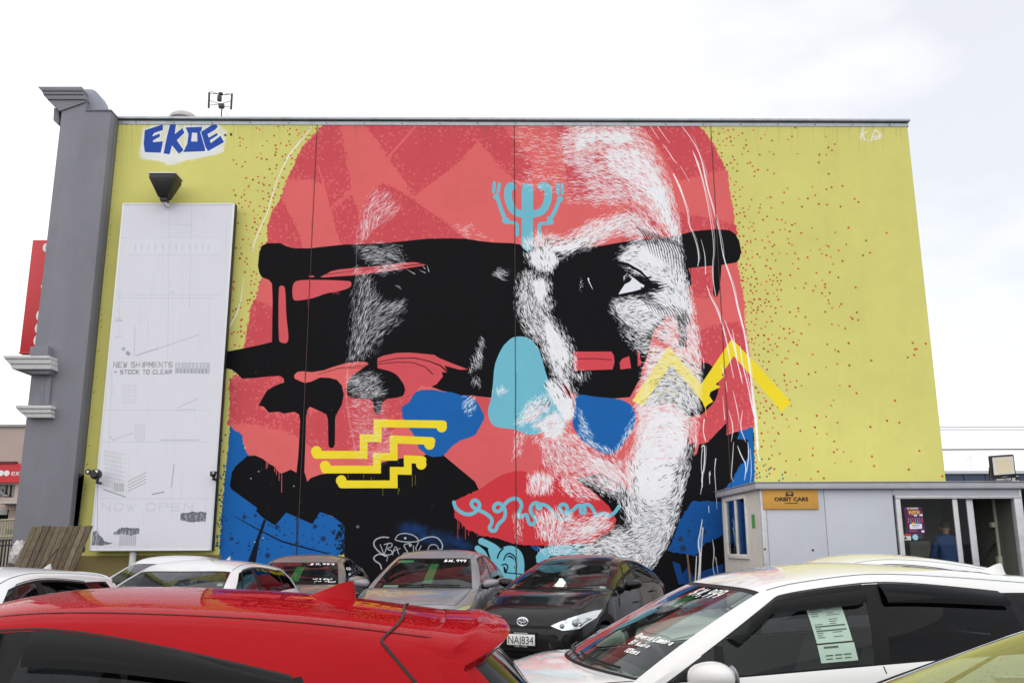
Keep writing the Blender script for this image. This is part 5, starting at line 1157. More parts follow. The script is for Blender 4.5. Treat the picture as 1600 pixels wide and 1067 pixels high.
# shell: floor, back, sides, ceiling (back and ceiling coloured darker to give the dim inside its shade)
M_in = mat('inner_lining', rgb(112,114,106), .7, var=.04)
M_in_shade = mat('inner_lining_shaded', (.06,.06,.055), .8)
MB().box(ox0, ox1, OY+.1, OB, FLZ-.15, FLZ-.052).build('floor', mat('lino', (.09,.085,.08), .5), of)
MB().box(ox0, ox1, OB, OB+.06, FLZ-.15, OF-.003).build('back_wall', mat('back_lining_shaded', (.07,.07,.066), .7, var=.1), of)
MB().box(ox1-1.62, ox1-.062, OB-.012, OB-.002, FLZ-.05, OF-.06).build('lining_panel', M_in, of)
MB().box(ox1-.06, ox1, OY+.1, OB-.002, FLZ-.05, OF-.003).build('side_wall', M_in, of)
MB().box(ox0+.1, ox1-.1, OY+.1, OB-.002, OF-.06, OF-.005).build('ceiling', M_in_shade, of)
# left side wall with window
wy0 = float(at(1174,800,x=ox0)[1]); wy1 = float(at(1134,800,x=ox0)[1])
wz1 = float(at(1156,778,x=ox0)[2]); wz0 = float(at(1157,868,x=ox0)[2])
wy0, wy1 = OY+.95, OB-.35
sw = MB(); sw.box(ox0, ox0+.05, OY+.062, wy0, FLZ, OF-.003); sw.box(ox0, ox0+.05, wy1, OB, FLZ, OF-.003); sw.box(ox0, ox0+.05, wy0, wy1, FLZ, wz0); sw.box(ox0, ox0+.05, wy0, wy1, wz1, OF-.003)
sw.build('side_wall', M_pan_lit, of)
wfm = MB(); a = .05
wfm.box(ox0-.03, ox0+.03, wy0-a, wy0+.02, wz0-a, wz1+a); wfm.box(ox0-.03, ox0+.03, wy1-.02, wy1+a, wz0-a, wz1+a); wfm.box(ox0-.03, ox0+.03, wy0+.022, wy1-.022, wz1-.02, wz1+a); wfm.box(ox0-.045, ox0+.03, wy0+.022, wy1-.022, wz0-a, wz0+.03)
wm = (wy0+wy1)/2; wfm.box(ox0-.02, ox0+.025, wm-.05, wm+.05, wz0+.032, wz1-.022)
wn_ = wfm.build('window', mat('window_white', rgb(222,220,214), .45, var=.04, dirt=rgb(150,146,136), dscale=7, damt=.4), of, bevel=.005)
M_wgl = glass('window_glass', (.55,.60,.64), 1.3)
for y0, y1 in ((wy0+.02, wm-.05), (wm+.05, wy1-.02)): MB().box(ox0+.002, ox0+.007, y0, y1, wz0+.03, wz1-.02).build('pane', M_wgl, wn_)
M_cur = mat('pale_curtain', rgb(168,186,196), .9, var=.1, vscale=3, stretch=(1,14,1))
for y0, y1 in ((wy0+.0, wy0+.5), (wm+.1, wy1)):
    n = 24; vs = []; 
    for i in range(n+1):
        y = y0+(y1-y0)*i/n; x = ox0+.12+.02*math.sin(i*1.9)
        vs += [(x, y, wz0-.05), (x, y, wz1)]
    cu = MB(); cu.add(vs, [(2*i, 2*i+2, 2*i+3, 2*i+1) for i in range(n)]); cu.build('curtain', M_cur, wn_, smooth=True)
MB().box(ox0-.036, ox0-.022, wm+.12, wm+.2, wz0+.06, wz0+.15).build('latch', M_blk, wn_)
for x in np.linspace(ox0+.2, ox1-.2, 4): 
    for y in (OY+.2, OB-.2): MB().box(x-.15, x+.15, y-.15, y+.15, 0, FLZ-.152).build('footing', mat('concrete_block', (.3,.3,.29), .9, var=.1), of)
for px, py in ((1195,857.5),(1270,859)): c = at(px, py, y=OY); MB().lathe([(0,-.012),(.018,-.01),(.02,0)], (c[0], OY, c[2]), 'y', 10).build('bolt', mat('rust', (.07,.035,.02), .8), of)
# inside: conduit, switch box, papers, shelf box, bar
ix = ox1-.075; M_pvc = mat('conduit_cream', rgb(206,204,188), .5)
cyy = OY+.75
MB().box(ix-.02, ix+.013, cyy-.02, cyy+.02, 1.3, OF-.1).build('conduit', M_pvc, of); MB().box(ix-.05, ix+.013, cyy-.06, cyy+.06, 1.22, 1.42).build('switch_box', M_pvc, of, bevel=.008)
MB().box(ix-.09, ix+.013, cyy-.035, cyy+.07, 1.93, 2.02).build('security_camera', M_pvc, of, bevel=.01)
M_pap = mat('paper_white', (.62,.62,.6), .8, var=.05, vscale=5)
for x, y, z, w_, h_ in ((ox1-1.5, OB-.02, 1.65, .3, .4), (ox1-.85, OB-.02, 1.75, .34, .3), (ox1-.8, OB-.02, 1.4, .42, .3)): MB().box(x, x+w_, y, y+.006, z, z+h_).build('notice', M_pap, of)
MB().box(ox1-1.0, ox1-.75, OB-.05, OB-.002, 1.0, 1.3).build('meter_box', mat('meter_grey', (.07,.07,.075), .5), of, bevel=.008)
MB().box(dx0+.1, ox1-.9, OB-.7, OB-.1, .98, 1.05).build('counter', mat('counter_top', (.5,.5,.48), .4), of, bevel=.01)
MB().box(dx0+.15, ox1-.95, OB-.65, OB-.15, FLZ-.04, .978).build('counter_front', mat('counter_dark', (.05,.05,.05), .6), of)
# ---- sign
sgy = OY-.012
s0 = at(1190.5,761,y=sgy); s1 = at(1279,795,y=sgy)
so = thing('office_sign', 'orange ply sign reading ORBIT CARS fixed to the office wall', 'sign', (float(s0[0]+s1[0])/2, OY, float(s1[2])))
MB().box(s0[0], s1[0], OY-.03, OY-.003, s1[2], s0[2]).build('board', mat('orange_ply', rgb(206,152,62), .6, var=.08, vscale=5, dirt=rgb(180,140,80), dscale=4, damt=.4), so, bevel=.003)
M_ink = mat('sign_ink', (.018,.014,.012), .6)
sw_, sh_ = s1[0]-s0[0], s0[2]-s1[2]
def on_sign(v, f, u, w): return MB().add([(s0[0]+u*sw_+x, OY-.033, s1[2]+w*sh_+y) for x, y, z in v], f)
v, f = text_mesh('ORBIT CARS', sh_*.235, width=sw_*.615, bold=.004); on_sign(v, f, .205, .37).build('lettering', M_ink, so)
for i, (u, l) in enumerate(((.39,.02),(.425,.012),(.445,.02),(.472,.012),(.49,.022),(.518,.014),(.54,.02),(.567,.016),(.59,.03))):      # small line, too fine to read
    MB().box(s0[0]+u*sw_, s0[0]+(u+l)*sw_, OY-.0335, OY-.031, s1[2]+.245*sh_, s1[2]+.295*sh_).build('small_print', M_ink, so)
car = [[(.425,.78),(.445,.80),(.53,.80),(.55,.78),(.54,.74),(.435,.74)], [(.415,.73),(.43,.74),(.47,.66),(.505,.66),(.545,.74),(.56,.73),(.555,.60),(.54,.55),(.53,.60),(.445,.60),(.435,.55),(.42,.60)]]
ci = MB()
for pl in car: ci.prism([(s0[0]+u*sw_, s1[2]+w*sh_) for u, w in pl], OY-.034, OY-.031)
ci.build('car_emblem', M_ink, so)
MB().prism([(s0[0]+u*sw_, s1[2]+w*sh_) for u, w in ((.445,.785),(.53,.785),(.525,.755),(.45,.755))], OY-.036, OY-.0345).build('car_emblem', mat('orange_ply', (0,0,0)), so)
# ---- stickers and poster
M_grn = mat('green_sticker', rgb(60,150,40), .5, var=.25, vscale=30)
st = MB(); sy = OY+.52; stz = float(at(1167,817,x=ox0)[2]); st.box(ox0-.004, ox0-.001, sy-.1, sy+.1, stz-.1, stz+.14); o = st.build('sticker', M_grn); tag(o, 'small green sticker on the left side wall of the office', 'sticker')
def paint_poster():
    c = Canvas(180, 220, (76,26,80)); g = np.random.default_rng(4); U = g.uniform
    c.fill([(20,4),(130,4),(130,16),(20,16)], (196,190,186))
    for _ in range(26): c.dot(U(5,175), U(2,70), U(3,9), [(170,40,60),(220,150,60),(110,40,110)][g.integers(3)], .6, 2)
    for i in range(7): x = 36+i*16; c.line([(x, 28), (x+U(-3,8), 40), (x+U(-2,6), 52)], 7, (236,190,70)); c.line([(x, U(30,50)), (x+9, U(30,50))], 5, (236,190,70))
    c.line([(60,62),(120,60)], 4, (240,236,230)); c.fill([(135,56),(172,56),(172,74),(135,74)], (210,206,214)); c.fill([(84,66),(112,66),(112,76),(84,76)], (220,220,220))
    for i in range(7):
        x = 22+i*22; c.line([(x, 96), (x+6, 110), (x-2, 126)], 8, [(230,120,50),(60,150,190),(220,70,90),(90,170,80)][i % 4]); c.dot(x+2, 92, 5, (170,120,96))
    c.fill([(30,140),(150,136),(150,176),(30,180)], (226,224,236)); c.fill([(50,128),(80,124),(84,140),(50,142)], (240,180,50)); c.fill([(90,122),(130,126),(128,138),(90,138)], (70,120,200))
    c.line([(54,152),(126,150)], 5, (70,60,90)); c.line([(60,163),(118,162)], 3, (120,110,130)); c.line([(24,196),(96,194)], 4, (226,120,60)); c.fill([(140,190),(168,190),(168,206),(140,206)], (230,228,236))
    return c
p0 = at(1414,792,y=OY+.0); p1 = at(1447,834,y=OY+.0); py_ = OY+.008
po_ = thing('poster', 'purple festival poster taped inside the office sliding door', 'poster', (float(p0[0]+p1[0])/2, py_, float(p1[2])))
MB().add([(p0[0],py_,p1[2]),(p1[0],py_,p1[2]-.0),(p1[0]-.03,py_,p0[2]),(p0[0]-.03,py_,p0[2]+.0)], [(0,1,2,3)]).build('sheet', print_mat('poster_print', paint_poster().image('poster', GAIN), rough=.4, bump=0), po_, uv=lambda p: ((p[0]-p0[0])/(p1[0]-p0[0]), (p[2]-p1[2])/(p0[2]-p1[2])))
n0 = at(1409.5,834,y=OY); n1 = at(1424,843.5,y=OY)
no = thing('notice_card', 'small red and white camera notice below the purple poster', 'notice', (float(n0[0]), py_, float(n1[2])))
MB().box(n0[0], n1[0], py_-.002, py_+.001, n1[2], n0[2]-.035).build('card', M_pap, no); MB().box(n0[0], n1[0], py_-.002, py_+.001, n0[2]-.034, n0[2]).build('header', mat('notice_red', rgb(196,50,40), .5), no); MB().prism([(n0[0]+.03,n1[2]+.015),(n0[0]+.09,n1[2]+.02),(n0[0]+.05,n1[2]+.07)], py_-.004, py_-.0025).build('pictogram', M_ink, no)
c = at(1430.5,839,y=OY); o = MB().lathe([(0,-.003),(.048,-.003),(.05,0)], (c[0], py_, c[2]), 'y', 24).build('round_sticker', mat('sticker_blue', rgb(150,200,222), .4)); tag(o, 'round pale blue sticker on the office door glass', 'sticker')
# ---- floodlight and box on the roof
fy = OY+.1; c0 = at(1566,729,y=fy)
lf = thing('led_floodlight', 'black framed led floodlight standing on the office roof corner', 'lamp', (float(c0[0]), fy, OT+.03))
tilt = Matrix.Rotation(math.radians(-4), 4, 'Y') @ Matrix.Rotation(math.radians(8), 4, 'X')
def lb(mb, x0, x1, y0, y1, z0, z1):
    vs = [(x0,y0,z0),(x1,y0,z0),(x1,y1,z0),(x0,y1,z0),(x0,y0,z1),(x1,y0,z1),(x1,y1,z1),(x0,y1,z1)]
    return mb.add([tuple(tilt @ Vector(q)+Vector(c0)) for q in vs], [(0,3,2,1),(4,5,6,7),(0,1,5,4),(1,2,6,5),(2,3,7,6),(3,0,4,7)])
hw_, hh_ = .215, .205
hd = MB(); lb(hd, -hw_, hw_, -.04, .05, -hh_, hh_); hd.build('housing', M_blk, lf, bevel=.02)
ln = MB(); lb(ln, -hw_+.03, hw_-.03, -.046, -.041, -hh_+.075, hh_-.03); ln.build('lens', mat('frosted_lens', rgb(222,220,206), .25), lf)
l2 = MB(); lb(l2, -hw_*.55, hw_*.55, -.05, -.047, -.1, .13); l2.build('led_array', mat('led_phosphor', rgb(226,214,180), .5, var=.12, vscale=60), lf)
tx = MB()
lb(tx, -.05, .05, -.0435, -.0415, -hh_+.028, -hh_+.038); tx.build('marking', mat('grey_print', (.25,.25,.25), .5), lf)
MB().tube([(c0[0]-.2, fy+.05, c0[2]), (c0[0]-.2, fy+.12, OT+.04), (c0[0]+.2, fy+.12, OT+.04), (c0[0]+.2, fy+.05, c0[2])], .014, 6).build('bracket', M_blk, lf)
jb = thing('white_box', 'white camera junction box beside the floodlight on the office roof', 'box', (X_(1585,750,OY+.4), OY+.4, OT+.03))
a = at(1568,746,y=OY+.3); b = at(1594,757,y=OY+.3)
MB().box(a[0], b[0], OY+.3, OY+.55, OT+.032, a[2]+.03).build('case', mat('white_case', (.68,.68,.68), .4), jb, bevel=.01); MB().box(b[0]-.07, b[0]-.01, OY+.27, OY+.298, a[2]-.04, a[2]+.02).build('lens', M_blk, jb)
MB().tube([(b[0]-.0, OY+.35, a[2]-.02), (b[0]+.12, OY+.35, a[2]-.1), (b[0]+.16, OY+.3, OT)], .012, 6).build('cable', M_blk, jb)
# dark container right of the office
dk = thing('dark_container', 'dark blue container edge just right of the office', 'container', (ox1+1.6, OY+1.2, 0))
MB().box(ox1+.12, ox1+3, OY-.02, OY+2.4, .1, Z_(1598,762,OY)).build('shell', mat('container_navy', (.018,.022,.035), .5, var=.1, bump=.4, bscale=3, stretch=(20,1,.1)), dk, bevel=.01)
MB().box(ox1+.12, ox1+3, OY+.2, OY+2.2, 0, .098).build('skid', M_blk, dk)
# ---- the man inside, seen from behind
hx, hy = X_(1478,830,16.35), 16.35
hz = Z_(1482,813.5,16.35)-(FLZ-.05)
k = hz/1.74; FZ = FLZ-.05
pr = thing('person', 'man in a navy jacket seen from behind in the office doorway', 'person', (hx, hy, FZ))
def J(x, y, z): return (x*k, y*k, z*k)
# local frame: facing +y (away from camera), looking slightly right
jn = {'pelvis':J(0,0,.95),'waist':J(0,0,1.08),'chest':J(0,.01,1.28),'neck0':J(0,.02,1.45),'neck':J(.005,.03,1.52),'skull':J(.015,.05,1.62),'crown':J(.015,.04,1.70),
      'shL':J(-.17,.01,1.41),'elL':J(-.25,.05,1.14),'wrL':J(-.20,.25,1.02),'haL':J(-.18,.33,1.03),'shR':J(.17,.01,1.41),'elR':J(.26,.04,1.14),'wrR':J(.23,.22,1.00),'haR':J(.22,.30,1.0),
      'hiL':J(-.095,0,.90),'knL':J(-.10,.02,.50),'anL':J(-.10,-.01,.09),'toL':J(-.12,.16,.03),'hiR':J(.095,0,.90),'knR':J(.10,.04,.50),'anR':J(.11,.0,.09),'toR':J(.13,.17,.03)}
bn = [('pelvis','waist'),('waist','chest'),('chest','neck0'),('neck0','neck'),('neck','skull'),('skull','crown'),('chest','shL'),('shL','elL'),('elL','wrL'),('wrL','haL'),('chest','shR'),('shR','elR'),('elR','wrR'),('wrR','haR'),('pelvis','hiL'),('hiL','knL'),('knL','anL'),('anL','toL'),('pelvis','hiR'),('hiR','knR'),('knR','anR'),('anR','toR')]
ra = {'pelvis':(.135,.105),'waist':(.13,.1),'chest':(.15,.11),'neck0':.07,'neck':.055,'skull':(.078,.092),'crown':(.05,.06),'shL':.065,'elL':.045,'wrL':.032,'haL':.035,'shR':.065,'elR':.045,'wrR':.032,'haR':.035,'hiL':.09,'knL':.058,'anL':.045,'toL':.035,'hiR':.09,'knR':.058,'anR':.045,'toR':.035}
M_skin = mat('skin', (.30,.155,.095), .5, var=.05); M_jkt = mat('navy_fleece', rgb(40,66,114), .9, var=.12, vscale=18, bump=.3, bscale=40); M_trs = mat('dark_trousers', (.03,.03,.035), .8); M_hair = mat('dark_hair', (.018,.014,.012), .6, var=.3, vscale=30)
skin_figure('body', jn, bn, {q: (r*k if np.isscalar(r) else (r[0]*k, r[1]*k)) for q, r in ra.items()}, M_skin, pr, 'pelvis')
jk = [q for q in ('pelvis','waist','chest','neck0','shL','elL','wrL','shR','elR','wrR')]
jr = {'pelvis':(.17,.13),'waist':(.165,.125),'chest':(.205,.155),'neck0':.105,'shL':.085,'elL':.064,'wrL':.05,'shR':.085,'elR':.064,'wrR':.05}
skin_figure('jacket', {q: jn[q] for q in jk}, [b for b in bn if b[0] in jk and b[1] in jk], {q: (r*k if np.isscalar(r) else (r[0]*k, r[1]*k)) for q, r in jr.items()}, M_jkt, pr, 'pelvis')
skin_figure('trousers', {q: jn[q] for q in ('pelvis','hiL','knL','anL','hiR','knR','anR')}, [b for b in bn if b[0] in ('pelvis','hiL','knL','hiR','knR') and b[1] in ('hiL','knL','anL','hiR','knR','anR')], {'pelvis':.15*k,'hiL':.11*k,'knL':.08*k,'anL':.07*k,'hiR':.11*k,'knR':.08*k,'anR':.07*k}, M_trs, pr, 'pelvis')
def ell(name, c, r, m_, cut=None, n=3):
    bm = bmesh.new(); bmesh.ops.create_icosphere(bm, subdivisions=n, radius=1)
    if cut: bmesh.ops.delete(bm, geom=[v for v in bm.verts if cut(v.co)], context='VERTS')
    me = bpy.data.meshes.new(name)
    for v in bm.verts: v.co = Vector((v.co.x*r[0]+c[0], v.co.y*r[1]+c[1], v.co.z*r[2]+c[2]))*k
    bm.to_mesh(me); bm.free(); me.materials.append(m_); me.polygons.foreach_set('use_smooth', [True]*len(me.polygons))
    o = bpy.data.objects.new(name, me); link(o, pr); return o
ell('hair', (.015,.04,1.655), (.091,.106,.098), M_hair, lambda q: q.z < -.5 or (q.y > .55 and q.z < .35))
for s_ in (-1, 1): ell('ear', (.015+s_*.084,.055,1.615), (.012,.022,.034), M_skin, n=2)
ell('nose', (.018,.15,1.605), (.014,.018,.024), M_skin, n=2)
col = MB(); col.lathe([(.085,1.44),(.078,1.50),(.066,1.515),(.06,1.50)], (.005*k,.025*k,0), 'z', 20)
col.v = [(x*1.0, y, z*k) for x, y, z in col.v]; col.build('collar', M_jkt, pr, smooth=True, local=True)
for s_, q in ((-1,'haL'), (1,'haR')):
    h = MB(); c = Vector(jn[q])
    for i, (dx_, l_) in enumerate(((-.026,.065),(-.009,.075),(.009,.07),(.025,.055))): h.tube([c+Vector((dx_*k,0,0)), c+Vector((dx_*k,l_*.6*k,-.006)), c+Vector((dx_*.9*k,l_*k,-.025))], [.010,.009,.007], 6)
    h.tube([c+Vector((-s_*.03*k,-.02,0)), c+Vector((-s_*.055*k,.02,-.01)), c+Vector((-s_*.05*k,.05,-.02))], [.012,.010,.008], 6)
    h.build('fingers', M_skin, pr, smooth=True, local=True)
MB().tube([tuple(at(1526,893,y=OY+.4)), tuple(at(1556,847,y=OY+.9))], .012, 6).build('handle_bar', M_blk, of)

# ------------------------------------------------------------------ cars
def curve(pts, n=3):
    p = chaikin(np.array(pts, float), n, closed=False)
    o = np.argsort(p[:, 0]); xs, ys = p[o, 0], p[o, 1]
    return lambda x: float(np.interp(x, xs, ys))
def paint(name, col, flake=0.0, rough=.28, wet=0.0, coat_ior=1.38):
    if name in _MATS: return _MATS[name]
    m = mat(name, col, rough, metal=flake, coat=1.0 if coat_ior > 1.25 else .8, var=.02, vscale=3)
    n = m.node_tree; b = n.nodes['Principled BSDF']; LL = n.links.new
    t = n.nodes.new('ShaderNodeTexCoord'); nz_ = n.nodes.new('ShaderNodeTexNoise'); nz_.inputs['Scale'].default_value = 2.2; nz_.inputs['Detail'].default_value = 9; nz_.inputs['Roughness'].default_value = .75; LL(t.outputs['Object'], nz_.inputs['Vector'])
    mr = n.nodes.new('ShaderNodeMapRange'); mr.inputs[1].default_value = .35; mr.inputs[2].default_value = .8; mr.inputs[3].default_value = .008; mr.inputs[4].default_value = .07; LL(nz_.outputs['Fac'], mr.inputs[0]); LL(mr.outputs[0], b.inputs['Coat Roughness'])
    b.inputs['Coat IOR'].default_value = coat_ior; b.inputs['Specular IOR Level'].default_value = .1 if coat_ior > 1.25 else 0.0
    if wet:                                        # dried rain spots
        vo = n.nodes.new('ShaderNodeTexVoronoi'); vo.inputs['Scale'].default_value = 130; LL(t.outputs['Object'], vo.inputs['Vector'])
        m2 = n.nodes.new('ShaderNodeMapRange'); m2.inputs[1].default_value = .1; m2.inputs[2].default_value = .35; m2.inputs[3].default_value = 1; m2.inputs[4].default_value = 0; LL(vo.outputs['Distance'], m2.inputs[0])
        bp = n.nodes.new('ShaderNodeBump'); bp.inputs['Strength'].default_value = wet; bp.inputs['Distance'].default_value = .0015; LL(m2.outputs[0], bp.inputs['Height']); LL(bp.outputs[0], b.inputs['Coat Normal'])
    return m
M_trim = mat('trim_black', (.010,.010,.011), .4, var=.1, spec=.12); M_rub = mat('tyre_rubber', (.018,.018,.019), .85, bump=.3, bscale=80); M_rim = mat('alloy', (.5,.5,.52), .3, metal=.9)
M_int = mat('cabin_cloth', (.07,.072,.072), .8, var=.15, vscale=20); M_int2 = mat('cabin_plastic', (.06,.062,.062), .55); M_under = mat('underbody', (.015,.015,.015), .9)
M_chr = mat('lamp_chrome', (.72,.73,.75), .18, metal=.85); M_lens = glass('lamp_lens', (.9,.92,.93), 1.5); M_tail = mat('tail_lamp_red', (.35,.01,.012), .1, coat=1.0)
M_ws = glass('windscreen_glass', (.50,.58,.53), 1.5, dust=.03); M_sg = glass('side_glass', (.72,.80,.75), 1.2); M_pg = glass('privacy_glass', (.04,.042,.048), 1.0, ior=1.27)
M_vis = glass('smoked_shield', (.025,.025,.028), 1.0, rough=.04, ior=1.24); M_plate = mat('plate_white', (.72,.72,.70), .4); M_ink2 = mat('plate_ink', (.015,.015,.015), .5); M_pen = mat('paint_pen_white', (.85,.85,.85), .7)
M_gcard = mat('price_card_green', rgb(60,140,76), .6, var=.1, vscale=20); M_card = mat('sheet_pale', rgb(226,236,229), .7, var=.04, vscale=12)
M_mir = mat('mirror_glass', (.8,.82,.84), .02, metal=1.0)

BASE = dict(L=4.0, W=1.695, H=1.47, wb=2.5, xc=1.02, xA=.80, xrf=.22, xAt=.10, xDt=-1.35, xD=-1.66, zc=.99, zb0=.98, zb1=1.05, zh=.86, zt=1.02, tw=.36, crown=.05, edge=.03, zAt=-.115, zDt=-.10,
            xQ=.42, xQt=-.02, xB=-.22, xBt=-.28, xC=-1.05, xCt=-1.02, quarter=True, rq=False, shield=False, fin=False, spoiler=0.0, rear_priv=True, front_priv=False, wr=.30, rearrake=.12, kdrop=.93, xV=None, xM=None, finp=.80, ms=1.0, mz=0.0)
T_LIST = [0, .12, .25, .38, .5, .62, .73, .83, .895, .95, 1.0]
V_LIST = [0, .03, .08, .2, .35, .5, .65, .78, .86, .91, .955, 1.0]

class Car:
    def __init__(s, label, pm, loc, rz, group=None, cat='car', **kw):
        S = dict(BASE); S.update(kw); s.S = S; L_, W_, H_ = S['L'], S['W'], S['H']; hl = L_/2
        s.root = thing('parked_car', label, cat, (loc[0], loc[1], ground_z(loc[1])), rz, group); s.pm = pm
        s.w = curve([(-hl,.70*W_/2),(-hl+.05,.82*W_/2),(-hl+.22,.93*W_/2),(-hl+.7,.985*W_/2),(-.5,W_/2),(.5,W_/2),(hl-1.0,.985*W_/2),(hl-.5,.94*W_/2),(hl-.2,.84*W_/2),(hl-.06,.66*W_/2),(hl,.46*W_/2)])
        s.T = curve([(-hl,.60),(-hl+.03,.74),(-hl+.07,S['zt']-.06),(S['xD']-.05,S['zt']),(S['xD']+.2,S['zb1']),(0,.99),(S['xA'],S['zc']-.01),(S['xc'],S['zc']-.005),(S['xc']+.3,S['zc']-.035),(hl-.42,S['zh']+.03),(hl-.16,S['zh']-.04),(hl-.05,S['zh']-.16),(hl,.50)], 2)
        s.belt = curve([(-hl,.56),(-hl+.04,.72),(-hl+.10,S['zt']-.10),(S['xD'],S['zb1']-.005),(S['xC'],S['zb1']),(S['xA'],S['zb0']),(S['xA']+.3,S['zb0']-.03),(hl-.6,S['zh']-.07),(hl-.25,S['zh']-.13),(hl-.06,S['zh']-.26),(hl,.42)], 2)
        s.zl = curve([(-hl,.36),(-hl+.12,.24),(-hl+.5,.2),(hl-.5,.2),(hl-.12,.22),(hl,.30)])
        s.wx = (S['wb']/2+.02, -S['wb']/2+.02)
        s.zs = curve([(S['xDt']-.5,H_-S['crown']-S['edge']+S['zDt']*1.9),(S['xDt'],H_-S['crown']-S['edge']+S['zDt']),(S['xDt']+.5,H_-S['crown']-S['edge']-.02),(S['xBt']-.1,H_-S['crown']-S['edge']+.012),(S['xBt']+.2,H_-S['crown']-S['edge']-.012),(S['xAt'],H_-S['crown']-S['edge']+S['zAt']*.55),(S['xAt']+.35,H_-S['crown']-S['edge']+S['zAt']*1.9)], 3)
        s.yt = curve([(S['xDt']-.3,S['tw']*W_*.93),(S['xDt'],S['tw']*W_*.965),(-.6,S['tw']*W_*1.0),(S['xAt'],S['tw']*W_*.985),(S['xAt']+.3,S['tw']*W_*.95)])
        s.make_lower(); s.make_greenhouse(); s.details()
    def sec(s, x, tub):
        S = s.S; w, T, b, zl = s.w(x), s.T(x), s.belt(x), s.zl(x)
        if not tub: b = min(b, T-.01)
        arch = 0
        for xw in s.wx:
            r = S['wr']+.045; d = abs(x-xw)
            if d < r: arch = max(arch, S['wr']+math.sqrt(r*r-d*d))
        z0 = max(zl, arch)
        h = b-z0
        k = [(0, z0 if arch else zl), (.80*w, z0), (.965*w if not arch else .985*w, z0+.01), (1.0*w, z0+.12*h+.02), (1.0*w, z0+.36*h), (.985*w, z0+.66*h), (.968*w, b-.045), (.93*w, b)]
        if tub: k += [(.905*w, b-.004), (.885*w, b-.25), (.87*w, .44), (.3*w, .40), (0, .40)]
        else: k += [(.86*w, b+.55*(T-b)), (.70*w, b+.80*(T-b)), (.48*w, b+.93*(T-b)), (.24*w, b+.985*(T-b)), (0, T)]
        return k
    def hoodz(s, x, y):
        k = s.sec(x, False)[7:]; ys = [q[0] for q in k][::-1]; zs = [q[1] for q in k][::-1]
        return float(np.interp(abs(y), ys, zs))
    def make_lower(s):
        S = s.S; hl = S['L']/2; xs = set(np.round(np.concatenate([np.linspace(-hl, hl, 40), [-hl+.02, -hl+.05, -hl+.09, hl-.02, hl-.05, hl-.1]]), 4))
        for xw in s.wx:
            r = S['wr']+.045
            for a in np.linspace(0, math.pi, 15): xs.add(round(xw+(r-.0005)*math.cos(a), 4))
        x1, x0 = S['xA']-.10, S['xD']+.06
        for q in (x1-.004, x1+.004, x0-.004, x0+.004): xs.add(round(q, 4))
        xs = sorted(xs); xs = [x for i, x in enumerate(xs) if i == 0 or x-xs[i-1] > .0035]
        mb = MB(); rows = 13; n = 2*rows-1
        for x in xs:
            tub = x0 < x < x1
            k = s.sec(x, tub)
            mb.v += [(x, y, z) for y, z in k]+[(x, -y, z) for y, z in k[-2:0:-1]]
        n = 2*rows-2
        for i in range(len(xs)-1):
            xm = (xs[i]+xs[i+1])/2; tub = x0-.005 < xm < x1+.005
            for j in range(n):
                jj = j if j < rows-1 else n-1-j
                mi = 0
                if jj == 0: mi = 1
                if tub and jj >= 8: mi = 2
                if not tub and jj >= 7 and (xm > 0) and xm < S['xc']-.0 and s._under_glass(xm, jj): mi = 2
                mb.f.append((i*n+j, i*n+(j+1) % n, (i+1)*n+(j+1) % n, (i+1)*n+j)); mb.m.append(mi)
        mb.f.append(tuple(range(n))); mb.m.append(0); mb.f.append(tuple(range((len(xs)-1)*n, len(xs)*n))[::-1]); mb.m.append(0)
        s.low = mb
        s.bvh = BVHTree.FromPolygons([Vector(v) for v in mb.v], mb.f)
    def _under_glass(s, x, jj):
        S = s.S
        yf = [.93, .9, .8, .6, .36, .12][max(0, min(5, jj-7))]
        t = min(1, yf/.86)
        return x < S['xc']-(S['xc']-S['xA'])*t**2.2-.02
    def roofp(s, x, t):
        S = s.S; a = abs(t)
        return s.zs(x)+S['crown']*(1-a**2.3)+S['edge']*(1-a**9)
    def ktop(s, xt):
        """how far the top of the side glass drops below the roof edge"""
        S = s.S
        if xt > S['xBt']: return 1.0
        if xt >= S['xCt']: return 1-(1-S['kdrop'])*((S['xBt']-xt)/(S['xBt']-S['xCt']))**1.6
        return S['kdrop']+(1-S['kdrop'])*((S['xCt']-xt)/(S['xCt']-S['xDt']))
    def F(s, t): S = s.S; return S['xrf']-(S['xrf']-S['xAt'])*abs(t)**2.2
    def R(s, t): S = s.S; return S['xDt']-.10*(1-abs(t)**5)
    def col_front(s, t):
        S = s.S; a = abs(t); xb = S['xc']-(S['xc']-S['xA'])*a**2.2; yb = t*.925*s.w(S['xA']); zb = s.hoodz(xb, yb)-.004 if a < .97 else s.belt(S['xA'])-.004
        xt = s.F(t); yt_ = t*s.yt(S['xAt']); return Vector((xb, yb, zb)), Vector((xt, yt_, s.roofp(xt, t))), Vector((.55, .18*t, .8)).normalized()*.028*(1-.5*a)
    def col_side(s, xb, xt, sg):
        y = .925*s.w(xb); return Vector((xb, sg*y, s.belt(xb)-.004)), Vector((xt, sg*s.yt(xt), s.roofp(xt, 1.0))), Vector((0, sg, .1))*.026
    def col_rear(s, t):
        S = s.S; a = abs(t); xb = S['xD']-S['rearrake']*(1-a**5); yb = t*.925*s.w(S['xD']); zb = s.belt(S['xD'])+.01*(1-a)
        xt = s.R(t); return Vector((xb, yb, zb-.004)), Vector((xt, t*s.yt(S['xDt']), s.roofp(xt, t))), Vector((-.9, .2*t, .35)).normalized()*.03*(1-.3*a)
    @staticmethod
    def on(c, v):
        b, t, n = c; return b+(t-b)*v+n*(4*v*(1-v))
